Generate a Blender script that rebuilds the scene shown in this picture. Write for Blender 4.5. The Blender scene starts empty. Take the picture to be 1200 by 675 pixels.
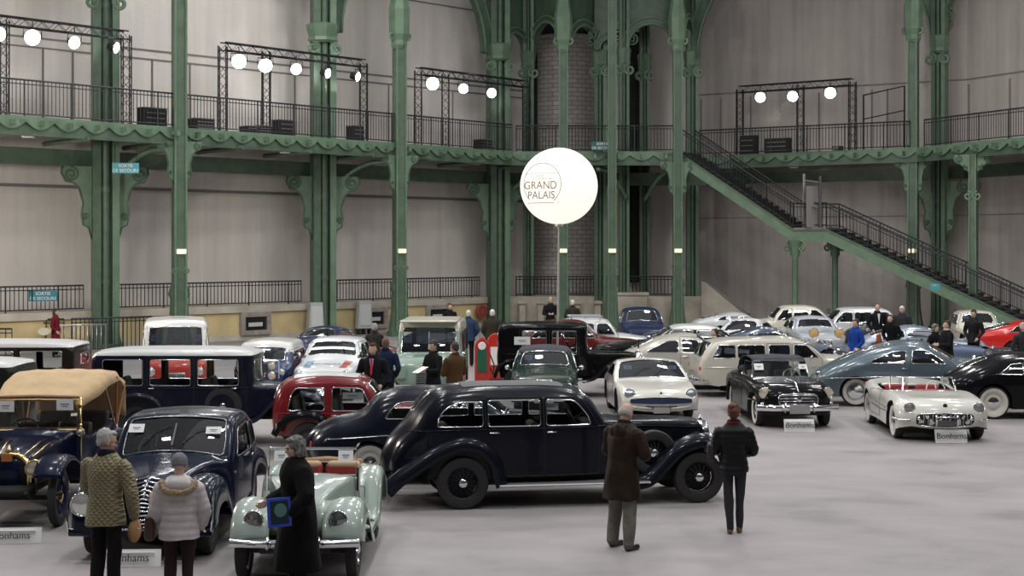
import bpy, bmesh, math, random
import numpy as np
from mathutils import Vector, Matrix, Euler
from mathutils.geometry import delaunay_2d_cdt
random.seed(7)
PI = math.pi
sc = bpy.context.scene
COL = sc.collection
# ------------------------------------------------------------ camera, light, exposure
HC = 3.75; FP = 1800.0; Y0 = 290.0           # eye height, focal length in pixels, horizon row
cam_d = bpy.data.cameras.new('camera'); cam = bpy.data.objects.new('camera', cam_d); COL.objects.link(cam)
cam.location = (0, 0, HC); cam.rotation_euler = (PI/2, 0, 0)
cam_d.sensor_width = 36; cam_d.lens = 54; cam_d.shift_y = -(337.5-Y0)/1200; cam_d.clip_end = 400
sc.camera = cam
sc.view_settings.view_transform = 'Standard'; sc.view_settings.look = 'None'
sc.view_settings.gamma = 1; sc.view_settings.use_curve_mapping = False
sc.view_settings.exposure = 0.24
w = bpy.data.worlds.new('hall_daylight'); sc.world = w; w.use_nodes = True
nt = w.node_tree; nt.nodes.clear()
tc = nt.nodes.new('ShaderNodeTexCoord'); sp = nt.nodes.new('ShaderNodeSeparateXYZ'); rp = nt.nodes.new('ShaderNodeValToRGB')
bg = nt.nodes.new('ShaderNodeBackground'); wo = nt.nodes.new('ShaderNodeOutputWorld')
nt.links.new(tc.outputs['Generated'], sp.inputs[0]); nt.links.new(sp.outputs['Z'], rp.inputs[0])
nt.links.new(rp.outputs[0], bg.inputs[0]); nt.links.new(bg.outputs[0], wo.inputs[0])
e = rp.color_ramp.elements
e[0].position = 0.0; e[0].color = (.06, .055, .052, 1); e[1].position = 1.0; e[1].color = (1.0, 1.04, 1.12, 1)
k = rp.color_ramp.elements.new(.25); k.color = (.11, .105, .11, 1)
k = rp.color_ramp.elements.new(.55); k.color = (.40, .41, .44, 1)
bg.inputs[1].default_value = .26

def area_light(name, loc, rot, sx, sy, power, color=(1, 1, 1)):
    d = bpy.data.lights.new(name, 'AREA'); d.shape = 'RECTANGLE'; d.size = sx; d.size_y = sy; d.energy = power; d.color = color
    o = bpy.data.objects.new(name, d); COL.objects.link(o); o.location = loc; o.rotation_euler = rot
    return o
# the hall's lamp clusters and vault panes high over the nave
for yy, pw in ((8, .8), (20, 1.0), (32, 1.0), (44, 1.05), (56, 1.1)):
    for xx in (-12, -3, 6, 15):
        area_light('vault_lamp_cluster', (xx+(yy % 3), yy, 19.5), (0, 0, 0), 1.8, 1.8, 490*pw, (1, .985, .97))
for bx_, by_, bz_, bp_ in ((-19, 37, 7.0, 3800), (-21, 22, 7.0, 1200), (27, 42, 7.0, 1300)):        # added unseen fill lights that brighten the walls; no balloons hang there
    d_ = bpy.data.lights.new('balloon_and_fill_light', 'POINT'); d_.energy = bp_; d_.shadow_soft_size = 1.0; d_.color = (1, .93, .84)
    o_ = bpy.data.objects.new('balloon_and_fill_light', d_); COL.objects.link(o_); o_.location = (bx_, by_, bz_)
area_light('glass_vault_daylight', (3, 30, 32), (0, 0, 0), 20, 70, 1100, (.97, .98, 1))

# ------------------------------------------------------------ materials
MATS = {}
def mat(name, color, rough=.5, metal=0, coat=0, noise=0, nscale=4, bump=0, bscale=30, emit=None, es=1, color2=None, spec=.5, sheen=0):
    if name in MATS: return MATS[name]
    m = bpy.data.materials.new(name); m.use_nodes = True; n = m.node_tree.nodes; l = m.node_tree.links
    b = n['Principled BSDF']
    b.inputs['Base Color'].default_value = (*color, 1); b.inputs['Roughness'].default_value = rough
    b.inputs['Metallic'].default_value = metal; b.inputs['Coat Weight'].default_value = coat
    b.inputs['Coat Roughness'].default_value = .04
    b.inputs['Specular IOR Level'].default_value = spec
    if sheen: b.inputs['Sheen Weight'].default_value = sheen
    if emit: b.inputs['Emission Color'].default_value = (*emit, 1); b.inputs['Emission Strength'].default_value = es
    t = n.new('ShaderNodeTexCoord')
    if noise or color2:
        x = n.new('ShaderNodeTexNoise'); x.inputs['Scale'].default_value = nscale; x.inputs['Detail'].default_value = 5
        l.new(t.outputs['Object'], x.inputs['Vector'])
        mx = n.new('ShaderNodeMix'); mx.data_type = 'RGBA'
        c2 = color2 if color2 else tuple(c*(1-noise) for c in color)
        c1 = color if color2 else tuple(min(1, c*(1+noise)) for c in color)
        mx.inputs[6].default_value = (*c1, 1); mx.inputs[7].default_value = (*c2, 1)
        r = n.new('ShaderNodeMapRange'); r.inputs[1].default_value = .35; r.inputs[2].default_value = .65
        l.new(x.outputs[0], r.inputs[0]); l.new(r.outputs[0], mx.inputs[0]); l.new(mx.outputs[2], b.inputs['Base Color'])
    if bump:
        x = n.new('ShaderNodeTexNoise'); x.inputs['Scale'].default_value = bscale; x.inputs['Detail'].default_value = 4
        l.new(t.outputs['Object'], x.inputs['Vector'])
        bp = n.new('ShaderNodeBump'); bp.inputs['Strength'].default_value = bump; bp.inputs['Distance'].default_value = .02
        l.new(x.outputs[0], bp.inputs['Height']); l.new(bp.outputs[0], b.inputs['Normal'])
    MATS[name] = m
    return m
def paint(name, c, metal=0, rough=.3, coat=1):
    if name == 'gloss_black_paint': return mat(name, c, .2, 0, .24, spec=.05)
    dark = max(c) < .07
    return mat(name, c, rough*(1.15 if dark else 1), metal, coat*(.22 if dark else .7), spec=.12 if dark else .4)
def glass(name, tint=(.62, .67, .68), refl=.9, ior=1.5):
    if name in MATS: return MATS[name]
    m = bpy.data.materials.new(name); m.use_nodes = True; n = m.node_tree.nodes; l = m.node_tree.links; n.clear()
    o = n.new('ShaderNodeOutputMaterial'); mx = n.new('ShaderNodeMixShader'); tr = n.new('ShaderNodeBsdfTransparent'); gl = n.new('ShaderNodeBsdfGlossy')
    fr = n.new('ShaderNodeFresnel'); fr.inputs[0].default_value = ior
    tr.inputs[0].default_value = (*tint, 1); gl.inputs['Roughness'].default_value = .02; gl.inputs[0].default_value = (refl, refl, refl, 1)
    l.new(fr.outputs[0], mx.inputs[0]); l.new(tr.outputs[0], mx.inputs[1]); l.new(gl.outputs[0], mx.inputs[2]); l.new(mx.outputs[0], o.inputs[0])
    MATS[name] = m; return m
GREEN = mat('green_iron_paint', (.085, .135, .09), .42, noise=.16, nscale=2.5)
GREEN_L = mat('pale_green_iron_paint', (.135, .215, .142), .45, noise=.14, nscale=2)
IRON = mat('black_wrought_iron', (.022, .023, .027), .5)
TRUSS = mat('dark_truss_metal', (.03, .03, .035), .45, .4)
STEEL = mat('bare_steel', (.55, .56, .58), .3, 1)
STONE = mat('pale_limestone', (.47, .43, .36), .8, noise=.16, nscale=1.3, bump=.3)
YELLOW = mat('yellow_ochre_render', (.56, .45, .24), .85, noise=.14, nscale=.9, bump=.2)
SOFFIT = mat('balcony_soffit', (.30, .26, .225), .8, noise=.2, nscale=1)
BLACK = mat('matt_black', (.012, .012, .013), .6)
WHITE = mat('white_card', (.82, .82, .80), .6)
CHROME = mat('chrome', (.82, .83, .85), .1, 1)
BRASS = mat('polished_brass', (.75, .56, .28), .22, 1)
RUBBER = mat('tyre_rubber', (.022, .021, .021), .75, bump=.2, bscale=60)
WWALL = mat('whitewall_rubber', (.62, .6, .54), .6)
UNDER = mat('underbody_black', (.012, .011, .011), .8)
LENS = mat('headlamp_lens', (.75, .76, .72), .08, .55, 1)
YLENS = mat('yellow_headlamp_lens', (.8, .72, .36), .1, .4, 1)
RLENS = mat('red_tail_lamp_lens', (.5, .02, .015), .15, 0, 1)
GLASS = glass('car_window_glass', (.86, .89, .89), .9, 1.42)
GLASSD = glass('dark_car_window_glass', (.3, .34, .38), 1, 1.7)
GLASSB = glass('blue_tinted_windscreen_glass', (.3, .38, .5), 1, 1.9)
LEATHER_R = mat('red_leather', (.33, .025, .025), .5)
LEATHER_T = mat('tan_leather', (.4, .22, .11), .5)
LEATHER_K = mat('black_leather', (.025, .024, .024), .5)
LEATHER_G = mat('grey_cloth_seat', (.2, .19, .18), .8)
INK = mat('dark_ink', (.03, .03, .035), .6)

def wall_mat(name, base, dark, panel=(3.3, 2.2), scale=.35, rustic=False):
    m = bpy.data.materials.new(name); m.use_nodes = True; n = m.node_tree.nodes; l = m.node_tree.links; b = n['Principled BSDF']
    b.inputs['Roughness'].default_value = .9; b.inputs['Specular IOR Level'].default_value = .15
    t = n.new('ShaderNodeTexCoord')
    x = n.new('ShaderNodeTexNoise'); x.inputs['Scale'].default_value = scale; x.inputs['Detail'].default_value = 8; x.inputs['Roughness'].default_value = .6
    mp = n.new('ShaderNodeMapping'); mp.inputs['Scale'].default_value = (1, 1, .6)
    l.new(t.outputs['Object'], mp.inputs[0]); l.new(mp.outputs[0], x.inputs['Vector'])
    mp2 = n.new('ShaderNodeMapping'); mp2.inputs['Scale'].default_value = (2.2, 2.2, .12)
    x2 = n.new('ShaderNodeTexNoise'); x2.inputs['Scale'].default_value = 1.1; x2.inputs['Detail'].default_value = 6
    l.new(t.outputs['Object'], mp2.inputs[0]); l.new(mp2.outputs[0], x2.inputs['Vector'])
    ad = n.new('ShaderNodeMath'); ad.operation = 'ADD'; l.new(x.outputs[0], ad.inputs[0]); l.new(x2.outputs[0], ad.inputs[1])
    r = n.new('ShaderNodeMapRange'); r.inputs[1].default_value = .72; r.inputs[2].default_value = 1.3
    l.new(ad.outputs[0], r.inputs[0])
    mx = n.new('ShaderNodeMix'); mx.data_type = 'RGBA'; mx.inputs[6].default_value = (*dark, 1); mx.inputs[7].default_value = (*base, 1)
    l.new(r.outputs[0], mx.inputs[0])
    x3 = n.new('ShaderNodeTexNoise'); x3.inputs['Scale'].default_value = 9; x3.inputs['Detail'].default_value = 4; l.new(t.outputs['Object'], x3.inputs['Vector'])
    bp = n.new('ShaderNodeBump'); bp.inputs['Strength'].default_value = .35; bp.inputs['Distance'].default_value = .05; l.new(x3.outputs[0], bp.inputs['Height'])
    out = mx.outputs[2]
    if rustic:
        br = n.new('ShaderNodeTexBrick'); br.inputs['Scale'].default_value = 1.0
        br.inputs['Brick Width'].default_value = .5; br.inputs['Row Height'].default_value = .22; br.inputs['Mortar Size'].default_value = .02
        br.inputs['Color1'].default_value = (1, 1, 1, 1); br.inputs['Color2'].default_value = (.82, .82, .82, 1); br.inputs['Mortar'].default_value = (.5, .5, .5, 1)
        l.new(t.outputs['UV'], br.inputs['Vector'])
        m2 = n.new('ShaderNodeMix'); m2.data_type = 'RGBA'; m2.blend_type = 'MULTIPLY'; m2.inputs[0].default_value = 1
        l.new(out, m2.inputs[6]); l.new(br.outputs[0], m2.inputs[7]); out = m2.outputs[2]
        l.new(br.outputs[0], bp.inputs['Height'])
    l.new(out, b.inputs['Base Color']); l.new(bp.outputs[0], b.inputs['Normal'])
    return m
WALL_L = wall_mat('grey_plaster_wall', (.74, .70, .655), (.60, .57, .54))
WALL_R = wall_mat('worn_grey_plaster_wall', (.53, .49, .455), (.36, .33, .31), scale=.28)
BRICK = wall_mat('grey_brick_drum', (.5, .475, .45), (.4, .375, .355), rustic=True)
def floor_mat():
    m = bpy.data.materials.new('hall_floor'); m.use_nodes = True; n = m.node_tree.nodes; l = m.node_tree.links; b = n['Principled BSDF']
    t = n.new('ShaderNodeTexCoord')
    x = n.new('ShaderNodeTexNoise'); x.inputs['Scale'].default_value = .35; x.inputs['Detail'].default_value = 9; x.inputs['Roughness'].default_value = .62
    x.inputs['Distortion'].default_value = 1.2; l.new(t.outputs['Object'], x.inputs['Vector'])
    mp = n.new('ShaderNodeMapping'); mp.inputs['Rotation'].default_value = (0, 0, .5); mp.inputs['Scale'].default_value = (.6, .9, 1)
    x2 = n.new('ShaderNodeTexNoise'); x2.inputs['Scale'].default_value = 1.3; x2.inputs['Detail'].default_value = 6; l.new(t.outputs['Object'], mp.inputs[0]); l.new(mp.outputs[0], x2.inputs['Vector'])
    ad = n.new('ShaderNodeMath'); ad.operation = 'ADD'; l.new(x.outputs[0], ad.inputs[0]); l.new(x2.outputs[0], ad.inputs[1])
    cr_ = n.new('ShaderNodeValToRGB'); e = cr_.color_ramp.elements
    r = n.new('ShaderNodeMapRange'); r.inputs[1].default_value = .7; r.inputs[2].default_value = 1.3; l.new(ad.outputs[0], r.inputs[0]); l.new(r.outputs[0], cr_.inputs[0])
    e[0].position = 0; e[0].color = (.20, .183, .185, 1); e[1].position = 1; e[1].color = (.335, .312, .31, 1)
    k = cr_.color_ramp.elements.new(.35); k.color = (.27, .25, .25, 1)
    l.new(cr_.outputs[0], b.inputs['Base Color'])
    rr = n.new('ShaderNodeMapRange'); rr.inputs[3].default_value = .42; rr.inputs[4].default_value = .7; l.new(x.outputs[0], rr.inputs[0]); l.new(rr.outputs[0], b.inputs['Roughness'])
    return m
FLOOR = floor_mat()

# ------------------------------------------------------------ mesh helpers
class MB:
    def __init__(s): s.v = []; s.f = []
    def add(s, v, f, M=None):
        o = len(s.v)
        s.v += [tuple(M @ Vector(p)) for p in v] if M else [tuple(p) for p in v]
        s.f += [tuple(i+o for i in q) for q in f]; return s
    def box(s, c, d, M=None):
        x, y, z = c; a, b, h = d[0]/2, d[1]/2, d[2]/2
        v = [(x+i*a, y+j*b, z+k*h) for i in (-1, 1) for j in (-1, 1) for k in (-1, 1)]
        return s.add(v, [(0, 1, 3, 2), (4, 6, 7, 5), (0, 4, 5, 1), (2, 3, 7, 6), (0, 2, 6, 4), (1, 5, 7, 3)], M)
    def tube(s, pts, r, seg=6, closed=False, M=None, cap=True):
        P = [Vector(p) for p in pts]; n = len(P)
        if n < 2: return s
        R = r if isinstance(r, (list, tuple)) else [r]*n
        v = []; up = None
        for i in range(n):
            a = P[(i-1) % n] if (closed or i > 0) else P[i]; b = P[(i+1) % n] if (closed or i < n-1) else P[i]
            t = (b-a)
            if t.length < 1e-9: t = Vector((0, 0, 1))
            t.normalize()
            if up is None:
                up = Vector((0, 0, 1)) if abs(t.z) < .9 else Vector((1, 0, 0))
            sx = t.cross(up)
            if sx.length < 1e-6: sx = t.orthogonal()
            sx.normalize(); up = sx.cross(t).normalized()
            for k in range(seg):
                q = 2*PI*k/seg; v.append(P[i]+(sx*math.cos(q)+up*math.sin(q))*R[i])
        f = []
        for i in range(n if closed else n-1):
            j = (i+1) % n
            for k in range(seg):
                k2 = (k+1) % seg; f.append((i*seg+k, i*seg+k2, j*seg+k2, j*seg+k))
        if not closed and cap: f.append(tuple(range(seg))[::-1]); f.append(tuple((n-1)*seg+k for k in range(seg)))
        return s.add(v, f, M)
    def lathe(s, prof, seg=20, M=None, axis='Z'):
        v = []; f = []; n = len(prof)
        for i, (r, h) in enumerate(prof):
            for k in range(seg):
                q = 2*PI*k/seg; a, b = r*math.cos(q), r*math.sin(q)
                v.append((a, b, h) if axis == 'Z' else ((a, h, b) if axis == 'Y' else (h, a, b)))
        for i in range(n-1):
            for k in range(seg):
                k2 = (k+1) % seg; q = (i*seg+k, i*seg+k2, (i+1)*seg+k2, (i+1)*seg+k); f.append(q if axis != 'Y' else q[::-1])
        return s.add(v, f, M)
    def grid(s, rows, M=None, closed=False):
        n = len(rows); m = len(rows[0]); v = [p for r in rows for p in r]; f = []
        for i in range(n-1):
            for k in range(m if closed else m-1):
                k2 = (k+1) % m; f.append((i*m+k, i*m+k2, (i+1)*m+k2, (i+1)*m+k))
        return s.add(v, f, M)
    def prism(s, poly, h0, h1, axis='Y', M=None):
        n = len(poly); mp = {'Y': lambda a, b, h: (a, h, b), 'Z': lambda a, b, h: (a, b, h), 'X': lambda a, b, h: (h, a, b)}[axis]
        v = [mp(a, b, h0) for a, b in poly]+[mp(a, b, h1) for a, b in poly]
        f = [(i, (i+1) % n, n+(i+1) % n, n+i) for i in range(n)]+[tuple(range(n))[::-1], tuple(range(n, 2*n))]
        return s.add(v, f, M)
    def ball(s, c, r, seg=12, M=None):
        rr = r if isinstance(r, (tuple, list)) else (r, r, r); rows = []
        for i in range(seg//2+1):
            a = PI*i/(seg//2); rows.append([(c[0]+rr[0]*math.sin(a)*math.cos(2*PI*k/seg), c[1]+rr[1]*math.sin(a)*math.sin(2*PI*k/seg), c[2]+rr[2]*math.cos(a)) for k in range(seg)])
        return s.grid(rows, M, closed=True)
    def build(s, name, m, parent=None, smooth=False, angle=None, loc=None, rot=None, mirror=False):
        v, f = s.v, s.f
        me = bpy.data.meshes.new(name); me.from_pydata(v, [], f)
        b = bmesh.new(); b.from_mesh(me); bmesh.ops.remove_doubles(b, verts=b.verts, dist=1e-5)
        bmesh.ops.recalc_face_normals(b, faces=b.faces); b.to_mesh(me); b.free()
        if m: me.materials.append(m)
        if smooth: me.shade_smooth()
        if smooth and angle: me.set_sharp_from_angle(angle=math.radians(angle))
        o = bpy.data.objects.new(name, me); COL.objects.link(o)
        if parent: o.parent = parent
        if loc: o.location = loc
        if rot: o.rotation_euler = rot
        return o
def bevel(o, wd, seg=2):
    m = o.modifiers.new('bevel', 'BEVEL'); m.width = wd; m.segments = seg; m.limit_method = 'ANGLE'; return o
def thing(name, label, cat, loc=(0, 0, 0), rz=0, group=None):
    o = bpy.data.objects.new(name, None); o.empty_display_size = .2; COL.objects.link(o); o.location = loc; o.rotation_euler = (0, 0, rz)
    o['label'] = label; o['category'] = cat
    if group: o['group'] = group
    return o
def tag(o, label, cat, group=None):
    o['label'] = label; o['category'] = cat
    if group: o['group'] = group
    return o
def struct(o): o['kind'] = 'structure'; return o
def dup(o, parent=None):
    c = o.copy(); COL.objects.link(c)
    if parent: c.parent = parent
    for ch in list(o.children): dup(ch, c)
    return c
def G(px, py):                      # floor point seen at this pixel
    Y = FP*HC/(py-Y0); return Vector(((px-600)/FP*Y, Y, 0))
def onray(px, P, u):                # where the sight line of column px meets the plan line P + k u
    k = (px-600)/FP
    # P.x + t u.x = k (P.y + t u.y)
    t = (k*P[1]-P[0])/(u[0]-k*u[1]); return Vector((P[0]+t*u[0], P[1]+t*u[1], 0))
def text(body, name, size, m, parent, loc, rot, extrude=.002, align='CENTER', sx=1):
    c = bpy.data.curves.new(name, 'FONT'); c.body = body; c.size = size; c.extrude = extrude; c.align_x = align; c.align_y = 'CENTER'
    t = bpy.data.objects.new(name, c); COL.objects.link(t)
    dg = bpy.context.evaluated_depsgraph_get(); me = bpy.data.meshes.new_from_object(t.evaluated_get(dg))
    bpy.data.objects.remove(t); me.name = name; me.materials.clear(); me.materials.append(m)
    o = bpy.data.objects.new(name, me); COL.objects.link(o); o.parent = parent; o.location = loc; o.rotation_euler = rot; o.scale = (sx, 1, 1)
    return o
# ------------------------------------------------------------ the building
ZB = 8.15; ZP = 1.4; DEEP = 2.0
uL = Vector((18.1, 19.6, 0)).normalized(); nL = Vector((uL.y, -uL.x, 0))        # along the left side, and towards the hall
P0 = Vector((-18.1, 54.4, 0)); C0 = Vector((0, 74, 0))
PL = P0-uL*10
# outlines in plan, left to right
podium = [PL, C0, Vector((9.4, 74, 0))]
wallp = [PL-nL*DEEP, Vector((1.2, 77.6, 0)), Vector((8.4, 77.6, 0)), Vector((9.0, 77.6, 0)), Vector((20.8, 70.2, 0)), Vector((24.6, 62, 0)), Vector((28, 50, 0))]
edge = [Vector((-17, 51.1, 0))-Vector((.655, .755, 0))*10, Vector((0, 70.7, 0)), Vector((7.6, 70.7, 0))]
edge2 = [Vector((9.0, 73.6, 0)), Vector((10.5, 73.3, 0)), Vector((17.9, 67.9, 0)), Vector((20.6, 61.2, 0)), Vector((23.5, 50, 0))]

mb = MB(); mb.grid([[(-60, -15, 0), (60, -15, 0)], [(-60, 100, 0), (60, 100, 0)]])
fl = struct(mb.build('floor', FLOOR))
def ribbon(name, pts, z0, z1, th, m, close=True):
    mb = MB()
    for a, b in zip(pts[:-1], pts[1:]):
        d = (b-a).normalized(); n = Vector((d.y, -d.x, 0))
        q = [a, b, b-n*th, a-n*th]
        mb.add([(p.x, p.y, z) for z in (z0, z1) for p in q], [(0, 1, 5, 4), (1, 2, 6, 5), (2, 3, 7, 6), (3, 0, 4, 7), (4, 5, 6, 7), (3, 2, 1, 0)])
    return mb.build(name, m)
struct(ribbon('wall_left', wallp[:2], 0, 21, .5, WALL_L))
struct(ribbon('wall_back', wallp[1:4], 0, 21, .5, WALL_L))
struct(ribbon('wall_right', wallp[3:], 0, 21, .5, WALL_R))
# mouldings and panel joints on the walls
def off(pts, d):
    out = []
    for i, p in enumerate(pts):
        a = pts[max(0, i-1)]; b = pts[min(len(pts)-1, i+1)]; t = (b-a).normalized(); out.append(p+Vector((t.y, -t.x, 0))*d)
    return out
DARKLINE = mat('plaster_joint', (.2, .19, .185), .9)
for i, (z0, z1, seg, m, d) in enumerate([(6.0, 6.12, wallp[:2], DARKLINE, .03), (5.86, 5.93, wallp[:2], WALL_L, .06), (11.55, 11.62, wallp[:2], DARKLINE, .03), (11.2, 11.26, wallp[:2], DARKLINE, .03),
                                        (11.4, 11.46, wallp[3:], DARKLINE, .03), (5.2, 5.24, wallp[3:], DARKLINE, .02), (15.2, 15.26, wallp[:2], DARKLINE, .03)]):
    struct(ribbon('trim_%d' % (i+1), off(seg, d), z0, z1, .04, m))
# door panels on the gallery level, set in the walls
kk = 8
for pts, xs in ((wallp[:2], (50, 85, 178, 222, 345, 455, 530)), (wallp[3:5], (822, 845, 880, 960, 1022, 1040)), (wallp[4:6], (1112, 1136, 1184))):
    d = (pts[1]-pts[0]).normalized(); n = Vector((d.y, -d.x, 0))
    mb = MB()
    for x in xs:
        p = onray(x, pts[0], d)+n*.03; mb.box((p.x, p.y, (ZB+11.2)/2), (.06, .06, 11.2-ZB))
    struct(mb.build('trim_%d' % kk, DARKLINE)); kk += 1

# podium
struct(ribbon('trim_%d' % kk, podium, 0, ZP-.28, 2.6, YELLOW)); kk += 1
struct(ribbon('trim_%d' % kk, off(podium, .10), ZP-.28, ZP, 2.8, STONE)); kk += 1
struct(ribbon('trim_%d' % kk, off(podium, .06), 0, .22, .2, STONE)); kk += 1
struct(ribbon('trim_%d' % kk, [C0+Vector((-1, -.2, 0)), Vector((9.4, 73.8, 0))], 0, ZP-.28, .3, STONE)); kk += 1
# stone pilasters, niches and blocks of the centre
mb = MB()
for x in (612, 634, 652, 676, 700, 730, 752, 790):
    X = (x-600)/FP*73.7; mb.box((X, 73.55, .6), (.3, .2, 1.2)); mb.box((X, 73.5, 1.12), (.42, .3, .14)); mb.box((X, 73.5, .1), (.42, .3, .2))
struct(bevel(mb.build('trim_%d' % kk, STONE), .02)); kk += 1
mb = MB(); mb.box(((740-600)/FP*73, 73.1, .75), (1.45, .9, 1.5)); mb.box(((740-600)/FP*73, 73.1, 1.55), (1.6, 1.05, .14))
o = tag(bevel(mb.build('stone_plinth', STONE), .03), 'pale stone plinth block standing before the centre of the raised terrace', 'plinth')
# ramped stone parapet that comes down from the terrace
a = Vector(((822-600)/FP*72.4, 72.4)); b = Vector(((885-600)/FP*70.8, 70.8))
mb = MB(); d = (b-a).normalized(); n = Vector((d.y, -d.x))
q0 = [(0, 0), ((b-a).length, 0), ((b-a).length, .25), (0.1, ZP+.75), (0, ZP+.75)]
M = Matrix.Translation((a.x, a.y, 0)) @ Matrix.Rotation(math.atan2(d.y, d.x), 4, 'Z')
mb.prism(q0, 0, .35, 'Y', M); st = mb.build('stone_stair_parapet', STONE)
tag(st, 'sloping pale stone parapet beside the iron staircase', 'parapet')
mb = MB(); mb.tube([M @ Vector((0, .15, ZP+.85)), M @ Vector(((b-a).length, .15, .35))], .06, 6); mb.build('coping', DARKLINE, st, True)

# framed openings in the yellow base
def basewin(px, group=None, lab=''):
    p = onray(px, P0, uL)+nL*.06
    t = thing('vent_opening', lab, 'vent', (p.x, p.y, 0), math.atan2(uL.y, uL.x))
    mb = MB()
    for c, s in (((0, 0, .28), (1.5, .2, .2)), ((0, 0, 1.02), (1.5, .2, .2)), ((-.65, 0, .65), (.22, .2, .6)), ((.65, 0, .65), (.22, .2, .6))): mb.box(c, s)
    bevel(mb.build('stone_frame', mat('grey_stone_frame', (.3, .27, .25), .8, noise=.2), t), .02)
    mb = MB(); mb.box((0, 0, .65), (1.1, .04, .6)); mb.build('recess', BLACK, t)
    mb = MB()
    for i in range(5): mb.tube([(-.4+.2*i, -.05, .4), (-.4+.2*i, -.05, .9)], .015, 5)
    mb.tube([(-.5, -.05, .65), (.5, -.05, .65)], .02, 5); mb.build('iron_grille', IRON, t)
    mb = MB(); mb.box((-.05, -.09, .62), (.7, .03, .16)); mb.build('white_strip', mat('dull_white', (.6, .6, .57), .7), t)
for x, l in ((298, 'stone-framed grille opening in the yellow base wall left of the middle pier'), (437, 'stone-framed opening in the yellow base wall behind the rally hatchback'), (512, 'stone-framed opening in the yellow base wall above the pale green off-roader')): basewin(x, lab=l)
for x, l in ((360, 'pale grey cabinet leaning at the foot of the pier, left of two'), (417, 'pale grey cabinet at the base wall right of the middle pier')):
    p = onray(x, P0, uL)+nL*.5
    t = thing('leaning_cabinet', l, 'cabinet', (p.x, p.y, 0), math.atan2(uL.y, uL.x)-.3)
    mb = MB(); mb.prism([(-.35, .25), (.35, .25), (.28, 1.45), (-.28, 1.45)], -.2, .15, 'Y'); bevel(mb.build('body', mat('cabinet_grey', (.42, .44, .44), .5), t), .02)
    mb = MB(); mb.box((0, -.21, .85), (.5, .02, .9)); mb.build('front_panel', mat('cabinet_pale', (.55, .57, .57), .5), t)
    mb = MB()
    for i in (-.25, 0, .25):
        mb.box((i, -.02, .13), (.05, .3, .26))
    mb.build('feet', IRON, t)

# gallery: slab, soffit, edge beam with corbels, beam along the piers
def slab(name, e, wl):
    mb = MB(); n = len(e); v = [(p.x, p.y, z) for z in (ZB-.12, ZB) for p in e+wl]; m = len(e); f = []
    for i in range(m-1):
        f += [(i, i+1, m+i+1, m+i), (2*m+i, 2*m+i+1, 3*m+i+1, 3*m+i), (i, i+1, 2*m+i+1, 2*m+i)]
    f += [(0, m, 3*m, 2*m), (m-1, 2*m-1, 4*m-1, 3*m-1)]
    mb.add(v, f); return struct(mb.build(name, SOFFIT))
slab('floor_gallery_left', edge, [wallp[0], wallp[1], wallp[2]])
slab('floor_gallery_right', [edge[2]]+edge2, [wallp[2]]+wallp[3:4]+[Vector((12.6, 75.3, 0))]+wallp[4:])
def rng(pts, step):
    out = []
    for a, b in zip(pts[:-1], pts[1:]):
        L = (b-a).length; n = max(1, int(L/step))
        for i in range(n): out.append((a+(b-a)*(i+.5)/n, (b-a).normalized(), L/n))
    return out
for nm, pts, lab in (('left', edge, 'green iron edge beam of the gallery above the terrace on the left'), ('right', edge2, 'green iron edge beam of the gallery above the staircase on the right')):
    t = thing('gallery_edge_beam', lab, 'beam', (0, 0, 0))
    struct(t)
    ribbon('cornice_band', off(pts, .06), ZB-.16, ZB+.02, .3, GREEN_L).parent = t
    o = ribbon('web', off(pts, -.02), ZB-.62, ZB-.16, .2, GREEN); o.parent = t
    mb = MB()
    for p, d, L in rng(pts, 1.08):
        a = math.atan2(d.y, d.x); M = Matrix.Translation(p) @ Matrix.Rotation(a, 4, 'Z')
        mb.box((0, -.22, ZB-.2), (.1, .4, .16), M); mb.box((0, -.40, ZB-.26), (.13, .1, .14), M)
        pr = [(-.5*L, ZB-.18)]+[(-.5*L+.06+(L-.12)*i/8, ZB-.22-.22*math.sin(PI*i/8)) for i in range(9)]+[(.5*L, ZB-.18)]
        mb.prism([(q[0], q[1]+.02) for q in pr], -.07, -.025, 'Y', M)
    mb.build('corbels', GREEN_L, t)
struct(ribbon('trim_%d' % kk, off(podium, -.1), 6.75, 7.35, .35, GREEN)); kk += 1
struct(ribbon('trim_%d' % kk, off(wallp[3:], .35), 6.9, 7.45, .3, GREEN)); kk += 1
mb = MB()
for p, d, L in rng([podium[0], podium[1]], 3.2):
    q = p+nL*3.0; mb.tube([(p.x, p.y, 7.5), (q.x, q.y, 7.55)], .09, 4)
struct(mb.build('trim_%d' % kk, GREEN)); kk += 1

# railings
def railing(lab, a, b, z, h, step=.15, ornate=True, z2=None, m=IRON, name='railing'):
    a = Vector((a.x, a.y, z)); b = Vector((b.x, b.y, z if z2 is None else z2))
    t = thing(name, lab, 'railing', a, 0); v = b-a; up = Vector((0, 0, 1))
    P = lambda k, hh: tuple(v*k+up*hh)
    mb = MB(); mb.tube([P(0, h), P(1, h)], .035, 6); mb.build('top_rail', m, t)
    mb = MB(); mb.tube([P(0, .1), P(1, .1)], .022, 4); mb.tube([P(0, h-.14), P(1, h-.14)], .018, 4)
    mb.build('lower_rail', m, t)
    n = int(v.length/step); mb = MB(); mp = MB()
    for i in range(n+1):
        if i % 12 == 0: mp.tube([P(i/n, 0), P(i/n, h+.03)], .032, 5)
        else: mb.tube([P(i/n, .1), P(i/n, h)], .014 if ornate else .018, 4, cap=False)
        if ornate and i % 2:
            c = Vector(P(i/n, h*.45)); mb.ball(c, (.025, .025, .05), 4)
    mb.add(mp.v, mp.f); mb.build('balusters', m, t)
    return t
cols_l = [208, 466]
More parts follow.
